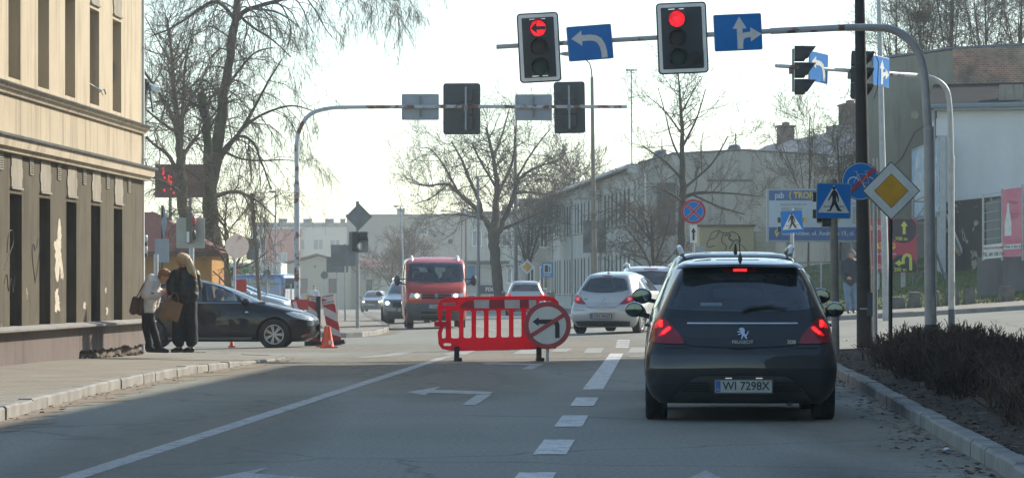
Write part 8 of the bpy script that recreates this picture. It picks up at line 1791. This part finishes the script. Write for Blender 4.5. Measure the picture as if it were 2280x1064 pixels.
jk = [([(-.11, 0, .80), (-.07, 0, .95), (-.03, 0, 1.10), (.02, 0, 1.20)], [.155, .165, .165, .125]), ([(-.09, .07, .77), (-.05, .06, 1.0)], [.12, .14]), ([(-.07, -.08, .76), (-.04, -.07, 1.0)], [.13, .14]), ([(.02, .0, .82), (.04, 0, .98)], [.09, .11]),
      ([(-.03, -.16, 1.18), (-.10, -.23, .99), (.12, -.14, .99)], [.085, .078, .055]), ([(-.03, .16, 1.18), (-.03, .22, 1.0), (.12, .10, 1.05)], [.085, .075, .055]),
      ([(-.03, -.08, 1.23), (-.05, 0, 1.245), (-.03, .08, 1.23)], [.07, .085, .07]), ([(-.02, 0, 1.28), (.03, 0, 1.25)], [.075, .06]), ([(.0, -.09, 1.24), (.08, -.08, 1.21)], [.05, .04]), ([(.0, .09, 1.24), (.08, .08, 1.21)], [.05, .04])]
blob('jacket', jk, .014, M_WPUF, t, 2, crease=quilt(42, .005))
blob('trousers', [([(-.10, .05, .84), (-.10, .09, .78), (-.125, .09, .46), (-.06, .09, .10)], [.11, .105, .075, .06]), ([(-.10, -.05, .84), (-.10, -.09, .78), (.005, -.09, .46), (.11, -.09, .10)], [.11, .105, .075, .06])], .012, M_BLKCL, t, 2, crease=lambda c: .006 * noise.noise(Vector((c.x * 6, c.y * 6, c.z * 16))))
for y, x in ((.09, -.055), (-.09, .12)): blob('shoe', [([(x - .03, y, .055), (x + .04, y - .01, .05), (x + .14, y - .02, .032)], [.052, .05, .034]), ([(x - .03, y, .07), (x - .025, y, .13)], [.05, .05])], .009, M_SHOE, t, 2)
H_ = Vector(HC); f_ = FA.normalized(); sd_ = f_.cross(Vector((0, 0, 1))).normalized(); u_ = sd_.cross(f_)
hr = [([H_ + u_ * .03 - f_ * .03, H_ + u_ * .035 - f_ * .005], [.104, .098]), ([H_ + u_ * .07 + f_ * .01, H_ + u_ * .065 + f_ * .055], [.062, .038]), ([H_ - f_ * .065 - u_ * .0, H_ - f_ * .06 - u_ * .055], [.075, .05])]
for k in (-1, 1): hr.append(([H_ + sd_ * .075 * k + u_ * .03 - f_ * .02, H_ + sd_ * .082 * k - u_ * .045 - f_ * .03], [.035, .024]))
blob('hair', hr, .010, M_GING, t, 2, crease=lambda c: .005 * noise.noise(Vector((c.x * 40, c.y * 40, c.z * 8))))
mb = MB(); mb.tube(smooth_line([Vector((.02, -.05, 1.22)), Vector((.07, -.06, 1.19)), Vector((.09, .0, 1.17)), Vector((.07, .06, 1.2))], 1), .022, 6); mb.build('scarf', mat('dark_red_scarf', (.16, .02, .03), .9), t, True)
bg_ = thing('shoulder_bag', 'brown leather shoulder bag hanging behind the woman in cream', 'bag', (b.x - .25, b.y - .16, b.z + .66))
blob('bag_body', [([(-.06, 0, .06), (-.03, 0, .25)], [.075, .06]), ([(.06, 0, .05), (.07, 0, .26)], [.075, .05])], .012, M_BROWNL, bg_, 3)
mb = MB(); mb.tube(smooth_line([Vector((.05, -.04, .30)), Vector((.16, -.06, .36)), Vector((.30, -.10, .36))], 2), .012, 5); mb.tube(smooth_line([Vector((.0, .0, .30)), Vector((.10, .05, .5)), Vector((.22, .10, .62))], 2), .010, 5); mb.build('strap', M_BROWNL, bg_, True)
# ---- woman in black with a long blonde pony tail, seen from behind
b = P(412, 793, s); b.z = gz(b.x, b.y) + .125
t = thing('person', 'woman in black puffer jacket and wide black trousers with a long blonde pony tail', 'person', b)
FB = Vector((-.86, .50, -.10)); HC = (-.03, .02, 1.565); sk = []; bl = []
head(sk, bl, HC, FB, neck=(.0, 0, 1.40)); sk += [([(0, 0, .90), (0, 0, 1.12), (0, 0, 1.34)], [.14, .13, .13])]
for x in (-.10, .09): sk.append(([(x * .9, 0, .88), (x, -.01, .48), (x, .0, .09)], [.09, .06, .045]))
HL = (-.235, -.10, .99); HR_ = (.06, .26, 1.02)
sk += [([(-.16, 0, 1.36), (-.24, -.04, 1.14), HL], [.05, .042, .03]), ([(.17, 0, 1.36), (.20, .10, 1.12), HR_], [.05, .042, .03])]
hand(sk, HL, (-.25, -.1, -1), (-.2, -1, 0), (1, .1, 0), .95, .8); hand(sk, HR_, (-1, .2, 0), (0, 0, 1), (0, -1, 0), .95, .5)
blob('body', sk, .008, M_SKIN, t, 3, bl); face_bits(t, HC, FB)
jk = [([(-.02, 0, .97), (.0, 0, 1.15), (.0, 0, 1.32)], [.20, .185, .155]), ([(-.10, -.02, .98), (-.09, 0, 1.3)], [.14, .13]), ([(.10, -.02, .98), (.09, 0, 1.3)], [.14, .13]), ([(-.15, 0, 1.34), (-.24, -.04, 1.15), (-.235, -.09, 1.03)], [.098, .092, .07]), ([(.16, 0, 1.34), (.20, .10, 1.13), (.09, .23, 1.03)], [.098, .09, .07]), ([(-.05, .03, 1.40), (.05, .0, 1.42), (.06, .0, 1.44)], [.085, .085, .075])]
blob('jacket', jk, .014, M_BLKPUF, t, 2, crease=quilt(30, .007))
blob('trousers', [([(-.07, 0, .94), (-.09, 0, .82), (-.11, -.01, .48), (-.115, 0, .22), (-.10, 0, .17)], [.14, .135, .115, .11, .085]), ([(.07, 0, .94), (.08, 0, .82), (.10, -.01, .48), (.115, 0, .22), (.10, 0, .17)], [.14, .135, .115, .11, .085])], .013, M_BLKCL, t, 2, crease=lambda c: .010 * noise.noise(Vector((c.x * 7, c.y * 7, c.z * 9))))
for x in (-.10, .095): blob('shoe', [([(x + .02, .0, .055), (x - .04, .02, .05), (x - .12, .06, .032)], [.05, .05, .034]), ([(x, 0, .06), (x, 0, .15)], [.045, .04])], .009, M_SHOE, t, 2)
H_ = Vector(HC)
blob('hair', [([H_ + Vector((.02, -.02, .035)), H_ + Vector((-.03, .01, .06))], [.105, .092]), ([H_ + Vector((.045, -.05, .06)), H_ + Vector((.10, -.10, .0)), H_ + Vector((.15, -.12, -.10)), H_ + Vector((.19, -.13, -.20)), H_ + Vector((.235, -.13, -.30))], [.058, .06, .055, .042, .014]), ([H_ + Vector((.08, -.09, .0)), H_ + Vector((.12, -.12, -.16)), H_ + Vector((.15, -.12, -.24))], [.05, .045, .015])], .009, M_BLOND, t, 2, crease=lambda c: .007 * noise.noise(Vector((c.x * 45 + c.z * 12, c.y * 45, c.z * 5))))
mb = MB(); mb.lathe([(.045, -.012), (.05, 0), (.045, .012)], 14, 0, Matrix.Translation(H_ + Vector((.055, -.06, .05))) @ Matrix.Rotation(rad(60), 4, 'Y')); mb.build('hair_band', M_SHOE, t)
tb_ = thing('tote_bag', 'tan cloth tote bag held by the woman in black', 'bag', (b.x - .262, b.y - .17, b.z + .56), rot=(0, rad(14), .15))
mb = MB(); n = 9; fr, bk = [], []
for sg, lst in ((-1, fr), (1, bk)):
    for j in range(n):
        for i in range(n):
            u_, v_ = i / (n - 1), j / (n - 1); x = (u_ - .5) * lerp(.32, .35, v_); th = .055 * math.sin(math.pi * u_) ** .5 * (1 - .45 * v_) * min(1, v_ * 5 + .35); lst.append((x, sg * th + .012 * noise.noise(Vector((x * 9, sg, v_ * 3))), v_ * .335 + .01 * noise.noise(Vector((x * 7, 3, v_)))))
for lst in (fr, bk): mb.add(lst, [(j * n + i, j * n + i + 1, (j + 1) * n + i + 1, (j + 1) * n + i) for j in range(n - 1) for i in range(n - 1)])
for i in range(n - 1): mb.f.append((i, i + 1, n * n + i + 1, n * n + i)); mb.m.append(0)
for j in range(n - 1):
    for i in (0, n - 1): mb.f.append((j * n + i, (j + 1) * n + i, n * n + (j + 1) * n + i, n * n + j * n + i)); mb.m.append(0)
mb.build('bag_body', M_TOTE, tb_, True, 50)
for y in (-.03, .03):
    mb = MB(); mb.tube(smooth_line([Vector((-.08, y, .30)), Vector((-.06, y, .43)), Vector((.0, y * .4, .49)), Vector((.06, y, .43)), Vector((.09, y, .30))], 2), .009, 5); mb.build('handle', M_TOTE, tb_, True)
# ---- man walking towards us by the dark pole
s = 80.0; b = GS(1893, s); b.z += .12
t = thing('person', 'man in a grey beanie, dark jacket and jeans walking on the right pavement', 'person', b)
FC = Vector((-.1, -1, -.12)); HC = (.03, -.02, 1.62); sk = []; bl = []
head(sk, bl, HC, FC, neck=(.02, .0, 1.46)); sk += [([(0, 0, .94), (.01, 0, 1.2), (.02, 0, 1.40)], [.14, .14, .14])]
sk += [([(-.09, 0, .90), (-.08, -.05, .50), (-.05, -.05, .09)], [.09, .062, .045]), ([(.10, 0, .90), (.12, .05, .50), (.12, .12, .10)], [.09, .062, .045]), ([(-.19, 0, 1.42), (-.25, -.02, 1.16), (-.10, -.16, .99)], [.055, .045, .032]), ([(.22, 0, 1.42), (.29, .02, 1.14), (.27, -.06, .90)], [.055, .045, .032])]
hand(sk, (-.10, -.16, .99), (1, -.2, -.1), (0, 0, 1), (0, -1, 0), 1, .7); hand(sk, (.27, -.06, .90), (0, -.1, -1), (0, -1, 0), (-1, 0, 0), 1, .5)
blob('body', sk, .009, M_SKIN, t, 3, bl); face_bits(t, HC, FC)
blob('jacket', [([(0, 0, .92), (.01, 0, 1.2), (.02, 0, 1.40)], [.175, .18, .16]), ([(-.09, 0, .93), (-.10, 0, 1.38)], [.13, .13]), ([(.10, 0, .93), (.13, 0, 1.38)], [.13, .13]), ([(-.19, 0, 1.40), (-.25, -.02, 1.16), (-.13, -.14, 1.01)], [.095, .085, .06]), ([(.22, 0, 1.40), (.29, .02, 1.14), (.27, -.05, .94)], [.095, .085, .06]), ([(-.06, .03, 1.47), (.10, .03, 1.47)], [.085, .085])], .016, M_NAVY, t, 2, crease=quilt(20, .007))
blob('jeans', [([(-.07, 0, .93), (-.09, 0, .86), (-.08, -.05, .50), (-.05, -.04, .12)], [.12, .115, .085, .075]), ([(.07, 0, .93), (.10, 0, .86), (.12, .05, .50), (.12, .11, .13)], [.12, .115, .085, .075])], .013, M_JEAN, t, 2, crease=lambda c: .007 * noise.noise(Vector((c.x * 7, c.y * 7, c.z * 14))))
for x, y in ((-.05, -.05), (.12, .12)): blob('shoe', [([(x, y + .02, .055), (x, y - .06, .05), (x - .02, y - .17, .034)], [.05, .05, .036])], .010, M_SHOE, t, 2)
H_ = Vector(HC); blob('beanie', [([H_ + Vector((0, .01, .055)), H_ + Vector((0, .0, .085))], [.110, .085]), ([H_ + Vector((-.02, .02, .04)), H_ + Vector((.02, .02, .04))], [.108, .108])], .010, M_BEANIE, t, 2)
blob('stubble', [([H_ + Vector((0, -.045, -.075)), H_ + Vector((0, -.055, -.085))], [.052, .046])], .010, mat('stubble', (.26, .15, .11), .8), t, 2)
# ---- distant pedestrian
s = 36.0; b = GS(700, s); b.z += .1
t = thing('person', 'distant pedestrian in a pale shirt beyond the striped boards at left', 'person', b); HC = (0, 0, 1.6); sk = []; bl = []
head(sk, bl, HC, (0, -1, -.1), neck=(0, 0, 1.42)); sk += [([(0, 0, .92), (0, 0, 1.36)], [.14, .14]), ([(-.09, 0, .9), (-.1, 0, .08)], [.09, .05]), ([(.09, 0, .9), (.1, .1, .08)], [.09, .05]), ([(-.2, 0, 1.38), (-.24, 0, 1.1), (-.2, -.1, .88)], [.05, .04, .035]), ([(.2, 0, 1.38), (.25, 0, 1.1), (.2, -.1, .9)], [.05, .04, .035])]
hand(sk, (-.2, -.1, .88), (0, -.2, -1), (0, -1, 0), (1, 0, 0)); hand(sk, (.2, -.1, .9), (0, -.2, -1), (0, -1, 0), (-1, 0, 0)); blob('body', sk, .014, M_SKIN, t, 3)
blob('shirt', [([(0, 0, .9), (0, 0, 1.36)], [.17, .155]), ([(-.19, 0, 1.36), (-.24, 0, 1.12), (-.2, -.08, .94)], [.08, .07, .055]), ([(.19, 0, 1.36), (.25, 0, 1.12), (.2, -.08, .95)], [.08, .07, .055])], .02, mat('pale_shirt', (.5, .54, .58), .85), t); blob('trousers', [([(-.07, 0, .92), (-.1, 0, .1)], [.12, .08]), ([(.07, 0, .92), (.1, .1, .1)], [.12, .08])], .02, M_BLKCL, t)
blob('hair', [([(0, .02, 1.65), (0, 0, 1.67)], [.105, .09])], .014, mat('brown_hair', (.10, .06, .035), .7), t)
for x in (-.1, .1): blob('shoe', [([(x, 0, .05), (x, -.14, .04)], [.05, .04])], .014, M_SHOE, t)
# ================================================================== HAZE
mb = MB(); mb.box((0, 330, 30), (900, 740, 66))
m = bpy.data.materials.new('haze_air'); m.use_nodes = True; t = m.node_tree; t.nodes.clear()
o = t.nodes.new('ShaderNodeOutputMaterial'); v = t.nodes.new('ShaderNodeVolumePrincipled'); v.inputs['Color'].default_value = (.86, .93, .96, 1); v.inputs['Density'].default_value = HAZE
v.inputs['Anisotropy'].default_value = .2
t.links.new(v.outputs[0], o.inputs['Volume'])
tag(mb.build('haze', m), 'thin pale winter haze filling the street', 'haze', kind='stuff')
